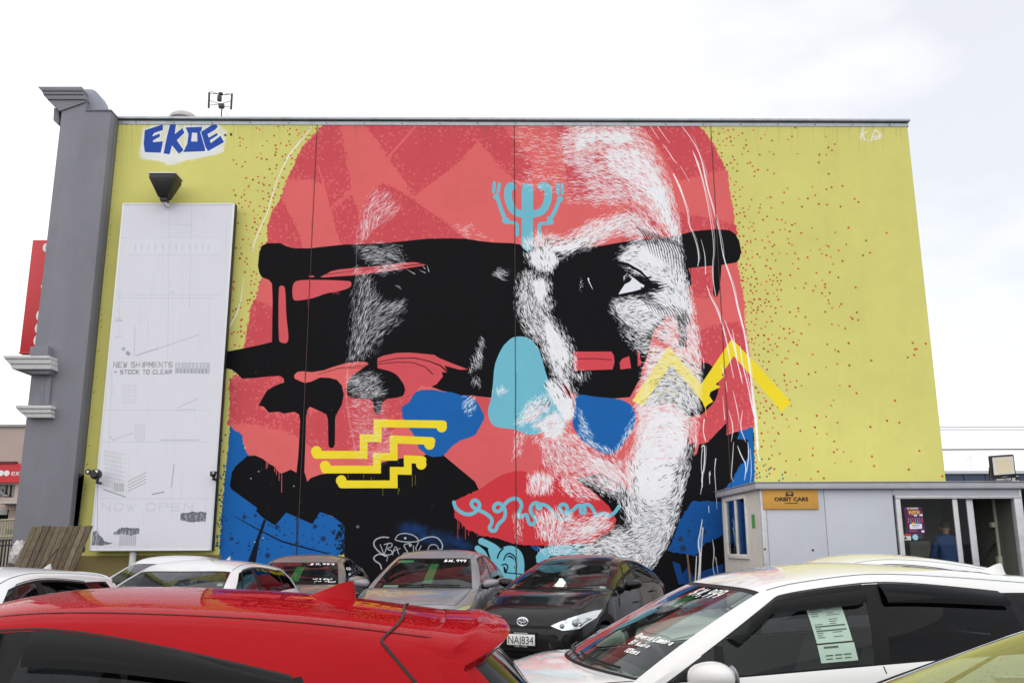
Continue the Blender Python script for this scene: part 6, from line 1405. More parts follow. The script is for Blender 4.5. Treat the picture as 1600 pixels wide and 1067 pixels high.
    def make_greenhouse(s):
        S = s.S; cols = []                                    # (column, sector that starts here)
        for i, t in enumerate(T_LIST): cols.append((s.col_front(t), 'ws' if t < .89 else 'A'))
        cols.pop()                                           # t = 1 is the first side column
        side = []
        def sect(nm, a, b, n):
            for i in range(n): side.append(((a[0]+(b[0]-a[0])*i/n, a[1]+(b[1]-a[1])*i/n), nm))
        A, Q, B, C_, D = (S['xA'],S['xAt']), (S['xQ'],S['xQt']), (S['xB'],S['xBt']), (S['xC'],S['xCt']), (S['xD'],S['xDt'])
        mv = lambda p, d: (p[0]+d, p[1]+d)
        if S['quarter']:
            sect('A', A, (A[0]-.07, A[1]-.05), 1); sect('gq', (A[0]-.07, A[1]-.05), mv(Q, .035), 4); sect('trim', mv(Q, .035), mv(Q, -.01), 1); f0 = mv(Q, -.01)
        else:
            sect('A', A, (A[0]-.07, A[1]-.06), 1); f0 = (A[0]-.07, A[1]-.06)
        sect('gf', f0, mv(B, .045), 9); sect('trim', mv(B, .045), mv(B, -.045), 2); sect('gr', mv(B, -.045), C_, 8)
        if S['rq']:
            q0 = mv(C_, -.05); q1 = (D[0]+.18, D[1]+.16); sect('trim', C_, q0, 1); sect('gs', q0, q1, 3); sect('body', q1, D, 3)
        else:
            sect('trim', C_, mv(C_, -.03), 1); sect('body', mv(C_, -.03), D, 5)
        s.side = side
        for (xb, xt), nm in side: cols.append((s.col_side(xb, xt, 1), nm))
        rear_t = T_LIST[::-1]
        for t in rear_t: cols.append((s.col_rear(t), 'body' if t > .9 else 'rw'))
        s.cols = cols
        nf_ = len(T_LIST)-1
        kcol = [1.0]*nf_+[s.ktop(xt) for (xb, xt), nm in side]+[1.0]*len(rear_t)
        bk = {}
        def put(key, quad):
            bk.setdefault(key, MB()).add(quad, [(0, 1, 2, 3)])
        V = V_LIST; rr = range(len(V)-1)
        for sg in (1, -1):
            P = [[s.on(c, v*kk if v < 1 else v) for v in V] for (c, _), kk in zip(cols, kcol)]
            if sg < 0: P = [[Vector((p.x, -p.y, p.z)) for p in r] for r in P]
            for i in range(len(cols)-1):
                nm = cols[i][1]
                for j in rr:
                    q = [P[i][j], P[i+1][j], P[i+1][j+1], P[i][j+1]]
                    if sg < 0: q = q[::-1]
                    v = V[j]
                    if nm in ('A', 'body'): key = 'paint' if v >= .0 else 'trim'
                    elif nm == 'trim': key = 'trim' if v < .95 else 'paint'
                    elif nm in ('ws',): key = 'trim' if (v < .02 or v >= .95) else 'ws'
                    elif nm == 'rw': key = 'trim' if v < .07 else ('rw' if v < .86 else ('trim' if v < .95 else 'paint'))
                    else: key = 'trim' if (v < .02 or .9 < v < .95) else ('paint' if v >= .95 else nm+('L' if sg > 0 else 'R'))
                    put(key, q)
        # roof
        ts = [-t for t in T_LIST[:0:-1]]+T_LIST; sx_ = [xt for (xb, xt), _ in side]+[S['xDt']]
        ps = [(sx_[0]-x)/(sx_[0]-sx_[-1]) for x in sx_]
        ps2 = []
        for a, b in zip(ps[:-1], ps[1:]):
            ps2 += [a]
        ps2.append(1.0); ps = ps2
        RG = [[None]*len(ts) for _ in ps]
        for i, p in enumerate(ps):
            for k, t in enumerate(ts):
                x = s.F(t)+(s.R(t)-s.F(t))*p; xs_ = sx_[0]+(sx_[-1]-sx_[0])*p
                y0 = s.yt(S['xAt']) if i == 0 else s.yt(xs_)
                RG[i][k] = Vector((x, t*y0, s.roofp(x if abs(t) < 1 else xs_, t)))
        m = MB()
        nt_ = len(ts)
        m.add([p for r in RG for p in r], [(i*nt_+k, i*nt_+k+1, (i+1)*nt_+k+1, (i+1)*nt_+k) for i in range(len(ps)-1) for k in range(nt_-1)])
        s.RG, s.ts, s.ps = RG, ts, ps
        # one body mesh: shell below, pillars, roof
        body = MB(); body.v = list(s.low.v); body.f = list(s.low.f); body.m = list(s.low.m)
        pk = bk.pop('paint'); body.add(pk.v, pk.f, 0); body.add(m.v, m.f, 0)
        o = s.weld(body, 'body', [s.pm, M_under, M_int2], 42)
        tr = bk.pop('trim'); s.weld(tr, 'window_trim', [M_trim], 50)
        nmz = {'ws': ('windscreen', M_ws), 'rw': ('rear_window', M_pg if S['rear_priv'] else M_sg)}
        for key, mb in bk.items():
            if key in nmz: nm, mm = nmz[key]
            else: nm = 'side_window'; mm = (M_pg if (S['rear_priv'] and key[:2] in ('gr', 'gs')) or S['front_priv'] else M_sg)
            s.weld(mb, nm, [mm], 60)
    def weld(s, mb, name, mats, ang):
        me = bpy.data.meshes.new(name); me.from_pydata([tuple(v) for v in mb.v], [], mb.f)
        for m_ in mats: me.materials.append(m_)
        me.polygons.foreach_set('material_index', mb.m)
        bm = bmesh.new(); bm.from_mesh(me); bmesh.ops.remove_doubles(bm, verts=bm.verts, dist=.0012); bmesh.ops.recalc_face_normals(bm, faces=bm.faces); bm.to_mesh(me); bm.free()
        me.polygons.foreach_set('use_smooth', [True]*len(me.polygons)); me.set_sharp_from_angle(angle=math.radians(ang))
        o = bpy.data.objects.new(name, me); link(o, s.root); return o
    # ---- surface samplers
    def ws_at(s, t, v):
        p = s.on(s.col_front(t), v); e = 1e-3
        n = (s.on(s.col_front(t+e), v)-p).cross(s.on(s.col_front(t), v+e)-p).normalized()
        return p, n if n.x > 0 else -n
    def rw_at(s, t, v):
        p = s.on(s.col_rear(t), v); e = 1e-3
        n = (s.on(s.col_rear(t+e), v)-p).cross(s.on(s.col_rear(t), v+e)-p).normalized()
        return p, n if n.x < 0 else -n
    def side_at(s, sec, u, v, sg=1):
        idx = [i for i, (_, nm) in enumerate(s.side) if nm == sec]; i0, i1 = idx[0], idx[-1]+1
        (a0, a1) = s.side[i0][0]; (b0, b1) = s.side[i1][0] if i1 < len(s.side) else (s.S['xD'], s.S['xDt'])
        f = lambda uu, vv: s.on(s.col_side(a0+(b0-a0)*uu, a1+(b1-a1)*uu, sg), vv*s.ktop(a1+(b1-a1)*uu))
        p = f(u, v); e = 1e-3; n = (f(u+e, v)-p).cross(f(u, v+e)-p).normalized()
        return p, (n if n.y*sg > 0 else -n)
    def roof_at(s, t, p):
        x = s.F(t)+(s.R(t)-s.F(t))*p; xs_ = s.S['xAt']+(s.S['xDt']-s.S['xAt'])*p
        return Vector((x, t*s.yt(xs_), s.roofp(x, t))), Vector((0, .25*t, 1)).normalized()
    def side_x(s, sec, x, v, sg=1):
        """side glass at a given distance along the car instead of along the pane"""
        lo = s.side_at(sec, 0, v, sg)[0].x; hi_ = s.side_at(sec, 1, v, sg)[0].x
        return s.side_at(sec, (lo-x)/(lo-hi_), v, sg)
    def part(s, mb, name, mats, **k): return mb.build(name, mats, s.root, local=True, **k)
    def strip(s, name, samples, w, m, lift=.0015):
        mb = MB(); ribbon(mb, [q[0] for q in samples], [q[1] for q in samples], w, lift); return s.part(mb, name, m)
    def write(s, text, t0, v0, size_t, size_v, w=.006, slant=.1, jit=.2, surf='ws', name='price_writing', dv=0.0, seed=1):
        """hand lettering on the glass: text runs along -t (read from outside)"""
        g = np.random.default_rng(seed); ps, L_ = text_paths(text, 6.0, slant=slant, jit=jit, rng=g); mb = MB()
        for p in ps:
            q = []
            for (ax, ay), (bx, by) in zip(p[:-1], p[1:]):
                for k in range(4): q.append((ax+(bx-ax)*k/4, ay+(by-ay)*k/4))
            q.append(p[-1])
            smp = [ (s.ws_at if surf == 'ws' else s.rw_at)(t0+(x/L_)*size_t, v0-(y/6.0)*size_v+dv*(x/L_)) for x, y in q] if surf in ('ws', 'rw') else [s.side_at(surf, t0+(x/L_)*size_t, v0-(y/6.0)*size_v+dv*(x/L_)) for x, y in q]
            ribbon(mb, [a for a, b in smp], [b for a, b in smp], [w*g.uniform(.7, 1.25) for _ in smp], .003)
        return s.part(mb, name, M_pen)
    def card(s, name, corners, m, surf='ws', lift=-.012, n=4):
        """a sheet behind (lift<0) or on the glass; corners = (t0, v0, t1, v1)"""
        t0, v0, t1, v1 = corners; mb = MB(); f = s.ws_at if surf == 'ws' else (lambda a, b: s.side_at(surf, a, b))
        vs = []
        for i in range(n+1):
            for j in range(n+1):
                p, q = f(t0+(t1-t0)*i/n, v0+(v1-v0)*j/n); vs.append(p+q*lift)
        mb.add(vs, [(i*(n+1)+j, (i+1)*(n+1)+j, (i+1)*(n+1)+j+1, i*(n+1)+j+1) for i in range(n) for j in range(n)])
        return s.part(mb, name, m)
    def decal(s, name, poly, m, face=1, lift=.006, sub=3, yax=False, target=None):
        """polygon in front (or rear) elevation (y, z) laid on the body shell"""
        tri = tessellate_polygon([[Vector((a, b, 0)) for a, b in poly]]); vs = [tuple(p) for p in poly]; fs = [tuple(t) for t in tri]
        for _ in range(sub):
            nf = []; cache = {}
            def mid(a, b):
                k = (min(a, b), max(a, b))
                if k not in cache: cache[k] = len(vs); vs.append(((vs[a][0]+vs[b][0])/2, (vs[a][1]+vs[b][1])/2))
                return cache[k]
            for a, b, c in fs:
                ab, bc, ca = mid(a, b), mid(b, c), mid(c, a); nf += [(a, ab, ca), (ab, b, bc), (ca, bc, c), (ab, bc, ca)]
            fs = nf
        out_ = []
        for y, z in vs:
            if yax: h = s.bvh.ray_cast(Vector((y, 3*face, z)), Vector((0, -face, 0)))
            else: h = s.bvh.ray_cast(Vector((4*face, y, z)), Vector((-face, 0, 0)))
            p = h[0] if h[0] else Vector((s.S['L']/2*face*.97, y, z)); nn = h[1] if h[1] else Vector((face, 0, 0))
            if (nn.y*face if yax else nn.x*face) < 0: nn = -nn
            out_.append(p+nn*lift)
        mb = MB(); mb.add(out_, fs); return s.part(mb, name, m, smooth=True)
    def hit(s, y, z, face=1):
        h = s.bvh.ray_cast(Vector((4*face, y, z)), Vector((-face, 0, 0))); return h[0], h[1]
    def details(s):
        S = s.S; hl = S['L']/2; W2 = S['W']/2
        # wheels
        r = S['wr']
        for xw in s.wx:
            for sg in (1, -1):
                yc = sg*(W2-.115)
                c = (xw, yc, r)
                wq = MB(); wq.lathe([(r*.64,-.09),(r*.9,-.1),(r*.985,-.085),(r,-.05),(r,.05),(r*.985,.085),(r*.9,.1),(r*.64,.09)], c, 'y', 28); w_ = s.part(wq, 'wheel', M_rub, smooth=True)
                rm = MB(); yo = sg*.085
                rm.lathe([(r*.64,yo),(r*.60,yo*.8),(r*.58,-yo*.6)], c, 'y', 28)
                for k in range(10):
                    a = 2*math.pi*k/10; u = Vector((math.cos(a), 0, math.sin(a))); v_ = Vector((-math.sin(a), 0, math.cos(a))); cc = Vector(c)
                    pts = [cc+u*r*.08+v_*r*.06+Vector((0,yo*.7,0)), cc+u*r*.6+v_*r*.035+Vector((0,yo*.85,0)), cc+u*r*.6-v_*r*.035+Vector((0,yo*.85,0)), cc+u*r*.08-v_*r*.06+Vector((0,yo*.7,0))]
                    rm.add(pts+[p-Vector((0,yo*.3,0)) for p in pts], [(0,1,2,3),(7,6,5,4),(0,4,5,1),(2,6,7,3)])
                rm.lathe([(0,yo*.75),(r*.12,yo*.72),(r*.13,yo*.3)], c, 'y', 12)
                o = rm.build('rim', M_rim, w_, local=True)
        # inside
        for sg in (1, -1):
            st = MB(); y0 = sg*.36
            st.box(-.42, .12, y0-.24, y0+.24, .42, .62); st.prism([(-.36,.60),(-.56,1.08),(-.68,1.08),(-.56,.55)], y0-.22, y0+.22); st.box(-.69, -.60, y0-.12, y0+.12, 1.12, 1.27); st.box(-.655, -.63, y0-.06, y0+.06, 1.06, 1.13)
            s.part(st, 'seat', M_int, bevel=.035)
        st = MB(); st.box(-1.2, -.75, -.6, .6, .42, .64); st.prism([(-1.08,.6),(-1.22,1.06),(-1.33,1.06),(-1.24,.58)], -.6, .6)
        for y in (-.38, .38): st.box(-1.345, -1.27, y-.11, y+.11, 1.07, 1.2)
        s.part(st, 'rear_seat', M_int, bevel=.03)
        dm = MB(); xd = S['xA']-.12
        dm.prism([(xd+.1,.55),(xd+.1,S['zc']-.06),(xd-.12,S['zc']-.09),(xd-.2,S['zc']-.2),(xd-.14,.6)], -W2*.82, W2*.82); s.part(dm, 'dashboard', M_int2, bevel=.03)
        sw = MB(); cx = Vector((xd-.33, -.36, S['zc']-.13)); ring = []
        for k in range(20):
            a = 2*math.pi*k/20; ring.append(cx+Vector((-.07*math.cos(a)*-1, .18*math.sin(a), .165*math.cos(a))))
        sw.tube(ring+[ring[0]], .014, 6, cap=False); sw.tube([cx, cx+Vector((.2,0,-.1))], .03, 6); sw.tube([ring[5], cx, ring[15]], .016, 5); s.part(sw, 'steering_wheel', M_int2, smooth=True)
        mm = MB(); p, n = s.ws_at(0, .84); mm.box(p.x-.075, p.x-.045, -.115, .115, p.z-.095, p.z-.03); s.part(mm, 'rear_view_mirror', M_int2, bevel=.012)
        # mirrors on the doors
        for sg in (1, -1):
            xm = (S['xM'] or (S['xQ'] if S['quarter'] else S['xA']-.16))+.02; zm = s.belt(xm)+.05+S['mz']; ym = sg*(W2+.075)
            bm = bmesh.new(); bmesh.ops.create_icosphere(bm, subdivisions=3, radius=1)
            for v in bm.verts:
                c = v.co; f = 1-.25*max(0, sg*c.y)
                x = c.x*.10*f if c.x > 0 else c.x*.062
                q = abs(c.z)**.75*math.copysign(1, c.z); yy = abs(c.y)**.8*math.copysign(1, c.y)
                v.co = Vector((xm+x*S['ms']-.02, ym+yy*.118*S['ms'], zm+q*.062*S['ms']*f+.012*sg*c.y))
            mb = MB(); mb.add([v.co for v in bm.verts], [tuple(v.index for v in f.verts) for f in bm.faces]); bm.free(); mo = s.part(mb, 'door_mirror', s.pm, smooth=True)
            gl_ = MB(); gl_.add([(xm-.024-.062*S['ms'], ym+.10*math.cos(a), zm+.06*math.sin(a)) for a in np.linspace(0, 2*math.pi, 20, endpoint=False)], [tuple(range(20))]); gl_.build('mirror_glass', M_mir, mo, local=True)
            ar = MB(); ar.tube([(xm-.01, sg*s.w(xm)*.94, s.belt(xm)+.01), (xm-.01, ym-sg*.03, zm-.055)], [.035,.028], 8); s.part(ar, 'mirror_arm', M_trim, smooth=True)
            # door gaps, handles, sill
            def sidept(x, a, b):
                k = s.sec(x, True); q = [(sg*y, z) for y, z in k[2:8]]
                pts = []
                for u in np.linspace(a, b, 14):
                    i = min(int(u*5), 4); f = u*5-i; pts.append((Vector((x, q[i][0]+(q[i+1][0]-q[i][0])*f, q[i][1]+(q[i+1][1]-q[i][1])*f)), Vector((0, sg, .12))))
                return pts
            for x in (S['xA']-.02, S['xB'], S['xC']+.0): s.strip('panel_gap', sidept(x, .12, .98), .006, M_trim)
            for x in (S['xB']+.12, S['xC']+.12):
                k = s.sec(x, True); y, z = k[5][0], k[5][1]+.06
                hm = MB(); hm.tube([(x-.0, sg*(y-.01), z), (x+.02, sg*(y+.03), z+.005), (x+.15, sg*(y+.03), z+.008), (x+.17, sg*(y-.01), z+.006)], .011, 6); s.part(hm, 'door_handle', s.pm, smooth=True)
            k0 = [(Vector((x, sg*s.w(x)*.86, s.hoodz(x, s.w(x)*.86))), Vector((0, sg*.5, 1))) for x in np.linspace(S['xA']+.06, hl-.30, 18)]
            s.strip('panel_gap', k0, .006, M_trim, .002)
            s.strip('roof_seam', [s.roof_at(sg*.90, p) for p in np.linspace(.02, .97, 24)], .007, M_trim, .0012)
        for sg in (1, -1):
            top = [s.side_at('gf', 0, v, sg) for v in np.linspace(.3, .955, 10)]+[s.side_at('gf', u, .972, sg) for u in np.linspace(.02, 1, 14)]+[s.side_at('gr', u, .972, sg) for u in np.linspace(0, 1, 14)]
            s.strip('door_frame_gap', [(p, q) for p, q in top], .007, M_dark, .002)
        s.strip('panel_gap', [(Vector((hl-.30+.12*(1-(y/(W2*.74))**2), y, s.hoodz(hl-.30+.12*(1-(y/(W2*.74))**2), y))), Vector((.3, 0, 1))) for y in np.linspace(-W2*.74, W2*.74, 20)], .006, M_trim, .002)
        # wipers
        for y0, y1 in ((.05, -.62), (.6, .02)):
            smp = [s.ws_at((y0+(y1-y0)*k/8)/W2, .06+.03*k/8) for k in range(9)]; wm_ = MB(); wm_.tube([p+n*.014 for p, n in smp], .007, 5); s.part(wm_, 'wiper', M_trim)
        # lamps, grille, plates
        zh = S['zh']
        for sg in (1, -1):
            poly = [(sg*y, z) for y, z in ((.36,zh-.235),(.50,zh-.285),(.66,zh-.27),(.775,zh-.16),(.79,zh-.08),(.74,zh-.085),(.55,zh-.15))]
            hd_ = s.decal('headlight', poly, M_chr, 1, .004)
            for y, z, rr_ in ((.62,zh-.205,.045),(.49,zh-.235,.032)):
                p, n = s.hit(sg*y, z)
                if p is None: continue
                bm = bmesh.new(); bmesh.ops.create_uvsphere(bm, u_segments=14, v_segments=8, radius=rr_); mb = MB(); mb.add([v.co+p for v in bm.verts], [tuple(v.index for v in f.verts) for f in bm.faces]); bm.free()
                mb.build('projector', mat('projector_glass', (.28,.3,.33), .05, metal=.3, coat=1.0), hd_, local=True, smooth=True)
            o = s.decal('headlight_lens', [(y*1.0, z) for y, z in poly], M_lens, 1, .03)
            s.decal('tail_light', [(sg*y, z) for y, z in ((.50,.80),(.78,.76),(.80,.97),(.70,.98),(.60,.88))], M_tail, -1, .008)
            s.decal('fog_lamp_trim', [(sg*y, z) for y, z in ((.52,.30),(.66,.32),(.68,.44),(.58,.42))], M_trim, 1, .004)
        s.decal('grille', [(-.46,.50),(-.40,.34),(.40,.34),(.46,.50),(.42,.53),(-.42,.53)], M_trim, 1, .005)
        s.decal('upper_grille', [(-.40,zh-.235),(.40,zh-.235),(.36,zh-.27),(-.36,zh-.27)], M_trim, 1, .004)
        s.decal('rear_bumper_trim', [(-.5,.34),(.5,.34),(.52,.48),(-.52,.48)], M_trim, -1, .005)
        p, n = s.hit(0, .75, -1)
        if p is not None:
            pm_ = MB(); pm_.box(p.x-.02, p.x-.004, -.18, .18, .69, .815); s.part(pm_, 'number_plate', M_plate, bevel=.004)
        if S['xV']:
            for sg in (1, -1):
                smp = []
                for v in np.linspace(.02, .9, 24):
                    lo = s.side_at('gf', 0, v, sg)[0].x; hi_ = s.side_at('gf', 1, v, sg)[0].x
                    u = (lo-(S['xV']-.05*v))/(lo-hi_)
                    if u > .0: smp.append(s.side_at('gf', u, v, sg))
                s.strip('quarter_bar', smp, .045, M_trim, .003)
        if S['shield']:
            for sg in (1, -1):
                for sec in ('gf', 'gr'):
                    path = []                                   # (outer u, outer v, inner u, inner v)
                    dep = .26
                    if sec == 'gf' and S['xV']:
                        for v in np.linspace(.50, .93, 8): path.append((.0, v, .16+.04*v, v-.06-.14*v))
                    m0 = len(path)
                    for u in np.linspace(.0, 1.0, 18):
                        fade = 1.0 if sec == 'gf' else 1-.0*u
                        path.append((u, .955, min(1, u+(.20*(1-u)**3 if m0 else .03)), .955-dep*fade*(1-max(0, (u-.93)/.07)**2*.15)))
                    K = 6; vs = []
                    for (u0, v0, u1, v1) in path:
                        for k in range(K):
                            f = k/(K-1); p, q = s.side_at(sec, u0+(u1-u0)*f, v0+(v1-v0)*f, sg); vs.append(p+q*(.006+.024*math.sin(min(f*1.25, 1)*math.pi/2)-(.006 if k == K-1 else 0)))
                    mb = MB(); n = len(path)-1
                    mb.add(vs, [(i*K+j, (i+1)*K+j, (i+1)*K+j+1, i*K+j+1) for i in range(n) for j in range(K-1)]); s.part(mb, 'weather_shield', M_vis, smooth=True, angle=60)
        if S['fin']:
            p, n = s.roof_at(0, S['finp']); sec_ = [(0,.0,.03),(.05,.022,.028),(.10,.045,.022),(.14,.062,.014),(.155,.066,.006),(.165,.03,.012),(.17,0,.016)]; mb = MB(); vs = []
            prof = [(.0,0.0,.0),(.03,.012,.02),(.08,.034,.024),(.13,.058,.018),(.165,.07,.01),(.178,.066,.008),(.186,.03,.016),(.19,0.0,.018)]
            for d, h, w_ in prof:
                x = p.x+.09-d; h *= 1.04; zb = s.roofp(x, 0)-.004
                vs += [(x, -.032+abs(d-.1)*.12, zb), (x, -w_*.5, zb+h*.6), (x, 0, zb+h), (x, w_*.5, zb+h*.6), (x, .032-abs(d-.1)*.12, zb)]
            mb.add(vs, [(i*5+j, i*5+j+1, (i+1)*5+j+1, (i+1)*5+j) for i in range(len(prof)-1) for j in range(4)]+[tuple(range(5)), tuple(range((len(prof)-1)*5, len(prof)*5))[::-1]]); s.part(mb, 'shark_fin', s.pm, smooth=True, angle=50)
        if S['spoiler']:
            d = S['spoiler']; mb = MB(); n = 32; vs = []
            for i in range(n+1):
                t = -1+2*i/n; a = abs(t); sg = 1 if t > 0 else -1
                x0 = s.R(t)+.06; z0 = s.roofp(x0, t)+.002; y0 = t*s.yt(S['xDt'])
                ln = d*(1-.42*a**5); zt_ = s.roofp(s.R(0), t*.97)-.012-.02*a**3
                x1_ = s.R(t)-ln; xm_ = s.R(t)-ln*.5
                tum = lambda z: sg*max(0, (z0-z))*.34*a**10          # the ends follow the body side
                pts = [(x0, z0), (s.R(t)-ln*.2, z0-.004-.006*a), (xm_, (z0+zt_)/2+.010), (x1_+.05, zt_+.008), (x1_+.012, zt_), (x1_, zt_-.012), (x1_+.012, zt_-.026), (xm_, zt_-.075-.05*a**6), (s.R(t)-.05-.02*a, zt_-.11-.10*a**6)]
                vs += [(x, y0+tum(z), z) for x, z in pts]
            for sg in (1, -1):                                # side fairing from the spoiler tip down the edge of the rear glass
                D0 = s.col_side(S['xD'], S['xDt'], sg); z0 = s.roofp(S['xDt'], .985); ln1 = d*.6
                xt1 = S['xDt']-ln1; zt1 = s.roofp(s.R(0), .97)-.032
                c_ = lambda v, dx: (s.on(D0, v).x+dx, s.on(D0, v).z)
                out = [(S['xDt']+.05, z0-.035), (S['xDt']-ln1*.5, (z0+zt1)/2-.012), (xt1, zt1), (xt1+.012, zt1-.028), c_(.80, -ln1*.55), c_(.66, -.045), c_(.48, -.022), c_(.26, -.008), c_(.24, .05), c_(.55, .06), c_(.8, .06)]
                out = [tuple(q) for q in chaikin(np.array(out), 1)]
                zb_, zt0 = s.on(D0, 0).z, s.on(D0, 1).z
                yv = lambda z: abs(s.on(D0, min(1, max(0, (z-zb_)/(zt0-zb_)))).y)
                wg = MB(); n_ = len(out); wg.add([(x, sg*(yv(z)+.002), z) for x, z in out]+[(x, sg*(yv(z)-.05), z) for x, z in out], [tuple(range(n_)), tuple(range(2*n_-1, n_-1, -1))]+[((i+1) % n_, i, n_+i, n_+(i+1) % n_) for i in range(n_)])
                s.part(wg, 'spoiler_fairing', s.pm, bevel=.006)
            k = 9; mb.add(vs, [(i*k+j, (i+1)*k+j, (i+1)*k+j+1, i*k+j+1) for i in range(n) for j in range(k-1)]+[tuple(range(k)), tuple(range(n*k, n*k+k))[::-1]]); s.part(mb, 'spoiler', s.pm, smooth=True, angle=50)

# ------------------------------------------------------------------ the cars in the lot
def rzf(phi): return math.radians(-(90+phi))            # 0 = nose towards the photographer, 90 = nose to the left
P_white = paint('pearl_white', (.66,.66,.65), rough=.4); P_white2 = paint('white_enamel', (.64,.65,.67), rough=.4); P_red = paint('candy_red', (.31,.0015,.005), flake=.0, rough=.5, wet=.6, coat_ior=1.22)
P_black = paint('gloss_black', (.004,.004,.005), rough=.3, coat_ior=1.3); P_silver = paint('silver_mica', (.25,.25,.265), flake=.25, rough=.4, coat_ior=1.3); P_grey = paint('warm_grey_mica', (.20,.19,.19), flake=.25, rough=.4, coat_ior=1.3); P_dark = paint('charcoal', (.022,.023,.026), flake=.3, rough=.3); P_navy = paint('navy_mica', (.015,.02,.06), flake=.3, rough=.3)
ROW = 'used cars parked in the yard'

red = Car('glossy red hatchback with shark fin and roof spoiler close to the camera', P_red, (-1.66, 3.50, 0), rzf(86), ROW, L=3.85, H=1.494, wb=2.45, shield=True, fin=True, spoiler=.17, quarter=False, kdrop=.66, finp=.72, xDt=-1.42, xD=-1.66, xC=-1.12, xCt=-.92, xB=-.10, xBt=-.16, xA=.86, xAt=.16, xrf=.26, zDt=-.085, rearrake=.20)
for sg in (1, -1):
    s = red
    smp = [s.roof_at(t, 1.0-.10-.02*math.cos(t)) for t in np.linspace(0, sg*.99, 14)]+[(s.on(s.col_side(s.S['xD']+.10, s.S['xDt']+.165, sg), v), Vector((0, sg, .2))) for v in np.linspace(.97, .05, 10)]
    q0 = chaikin(np.array([list(a) for a, b in smp]), 2, closed=False); nn = [smp[min(int(i*len(smp)/len(q0)), len(smp)-1)][1] for i in range(len(q0))]
    s.strip('hatch_gap', [(Vector(a)+b*.003, b) for a, b in zip(q0, nn)], .009, M_dark, .002)
p, n = red.rw_at(0, .12); wm_ = MB(); wm_.lathe([(0,.05),(.03,.045),(.04,.02),(.045,0)], (0,0,0), 'z', 14); q = n.to_track_quat('Z', 'Y').to_matrix(); wm_.v = [tuple(q @ Vector(v)+p) for v in wm_.v]; red.part(wm_, 'rear_wiper_hub', M_trim, smooth=True)
wm_ = MB(); wm_.tube([red.rw_at(t, .12+.10*abs(t))[0]+n*.03 for t in np.linspace(0, .7, 8)], .009, 6); red.part(wm_, 'rear_wiper', M_trim)

fit = Car('white hatchback with black weather shields and a dealer sheet in its front side window', P_white, (1.53, 5.50, 0), rzf(82), ROW, L=3.96, H=1.535, wb=2.53, shield=True, fin=True, finp=.97, xc=1.14, xA=.92, quarter=False, rq=True, ms=1.25, mz=-.02, zDt=-.06, xV=.56, xM=.64, xrf=.30, xAt=.20, xB=-.30, xBt=-.36, xC=-1.18, xCt=-1.10, xDt=-1.48, xD=-1.72, zc=1.02, zb0=.99, zb1=1.10, zt=1.06)
fit.write('$14,999', .10, .93, .50, .10, w=.009, slant=.18, jit=.25, seed=3); fit.write('x', .1, .78, .06, .05, w=.008); 
fit.write('Reverse Camera', .42, .38, .42, .045, w=.006, seed=4); fit.write('BT Audio', .46, .31, .24, .04, w=.006, seed=5); fit.write('110kms', .52, .24, .17, .04, w=.006, seed=6)
fit.card('price_card', (.02,.70,.22,.86), M_gcard)
def xsheet(name, x0, x1, v0, v1, m, lift, sk=.012, n=5):
    mb = MB(); vs = []
    for i in range(n+1):
        for j in range(n+1):
            v = v0+(v1-v0)*j/n; p, q = fit.side_x('gf', x0+(x1-x0)*i/n-sk*(v1-v)/(.84-.09), v if v1 > .3 else v); vs.append(p+q*lift)
    mb.add(vs, [(i*(n+1)+j, (i+1)*(n+1)+j, (i+1)*(n+1)+j+1, i*(n+1)+j+1) for i in range(n) for j in range(n)]); return fit.part(mb, name, m)
xsheet('dealer_sheet', .03, -.165, .32, .84, M_card, -.012); xsheet('dealer_sheet', .022, -.178, .09, .30, M_card, -.012)
lm_ = MB(); g_ = np.random.default_rng(9)
def xline(x0, x1, v, w):
    a = [fit.side_x('gf', x0+(x1-x0)*q/4-.012*(.84-v)/.75, v) for q in range(5)]; ribbon(lm_, [p-n*.0105 for p, n in a], [n for p, n in a], w, 0.0)
for k in range(17):
    v = .80-.026*k
    if k in (11, 13): xline(.015, -.15, v, .007); continue
    for x0 in (.015, -.07):
        if g_.uniform() < .8: xline(x0, x0-.07*g_.uniform(.35, 1), v, .0035)
xline(.0, -.08, .265, .010)
for x0 in (.0, -.05, -.10): xline(x0, x0-.04, .17, .006); xline(x0, x0-.035, .13, .005)
fit.part(lm_, 'printed_lines', mat('print_grey', (.10,.12,.11), .7))
s2 = Car('white hatchback mostly hidden behind the white car with the dealer sheet', P_white, (3.25, 9.1, 0), rzf(88), ROW, L=4.05, H=1.53, fin=False)
cor_ = Car('dark blue car at the bottom right corner with only its windscreen edge showing', P_navy, (1.38, 1.86, 0), rzf(90), ROW, L=4.0, H=1.575, zc=1.06, zb0=1.05, zb1=1.10, zt=1.08, xc=1.20, xA=.98, xAt=-.04, xrf=.10, xB=-.35, xBt=-.42, xQ=.5, xQt=-.1)
aqua = Car('gloss black hatchback facing the camera with number plate NAJ834', P_black, (1.12, 13.05, 0), rzf(25), ROW, L=3.995, H=1.415, xDt=-1.40, xD=-1.70, xc=1.10, xA=.86, xrf=.28, xAt=.16, zh=.86, front_priv=False)
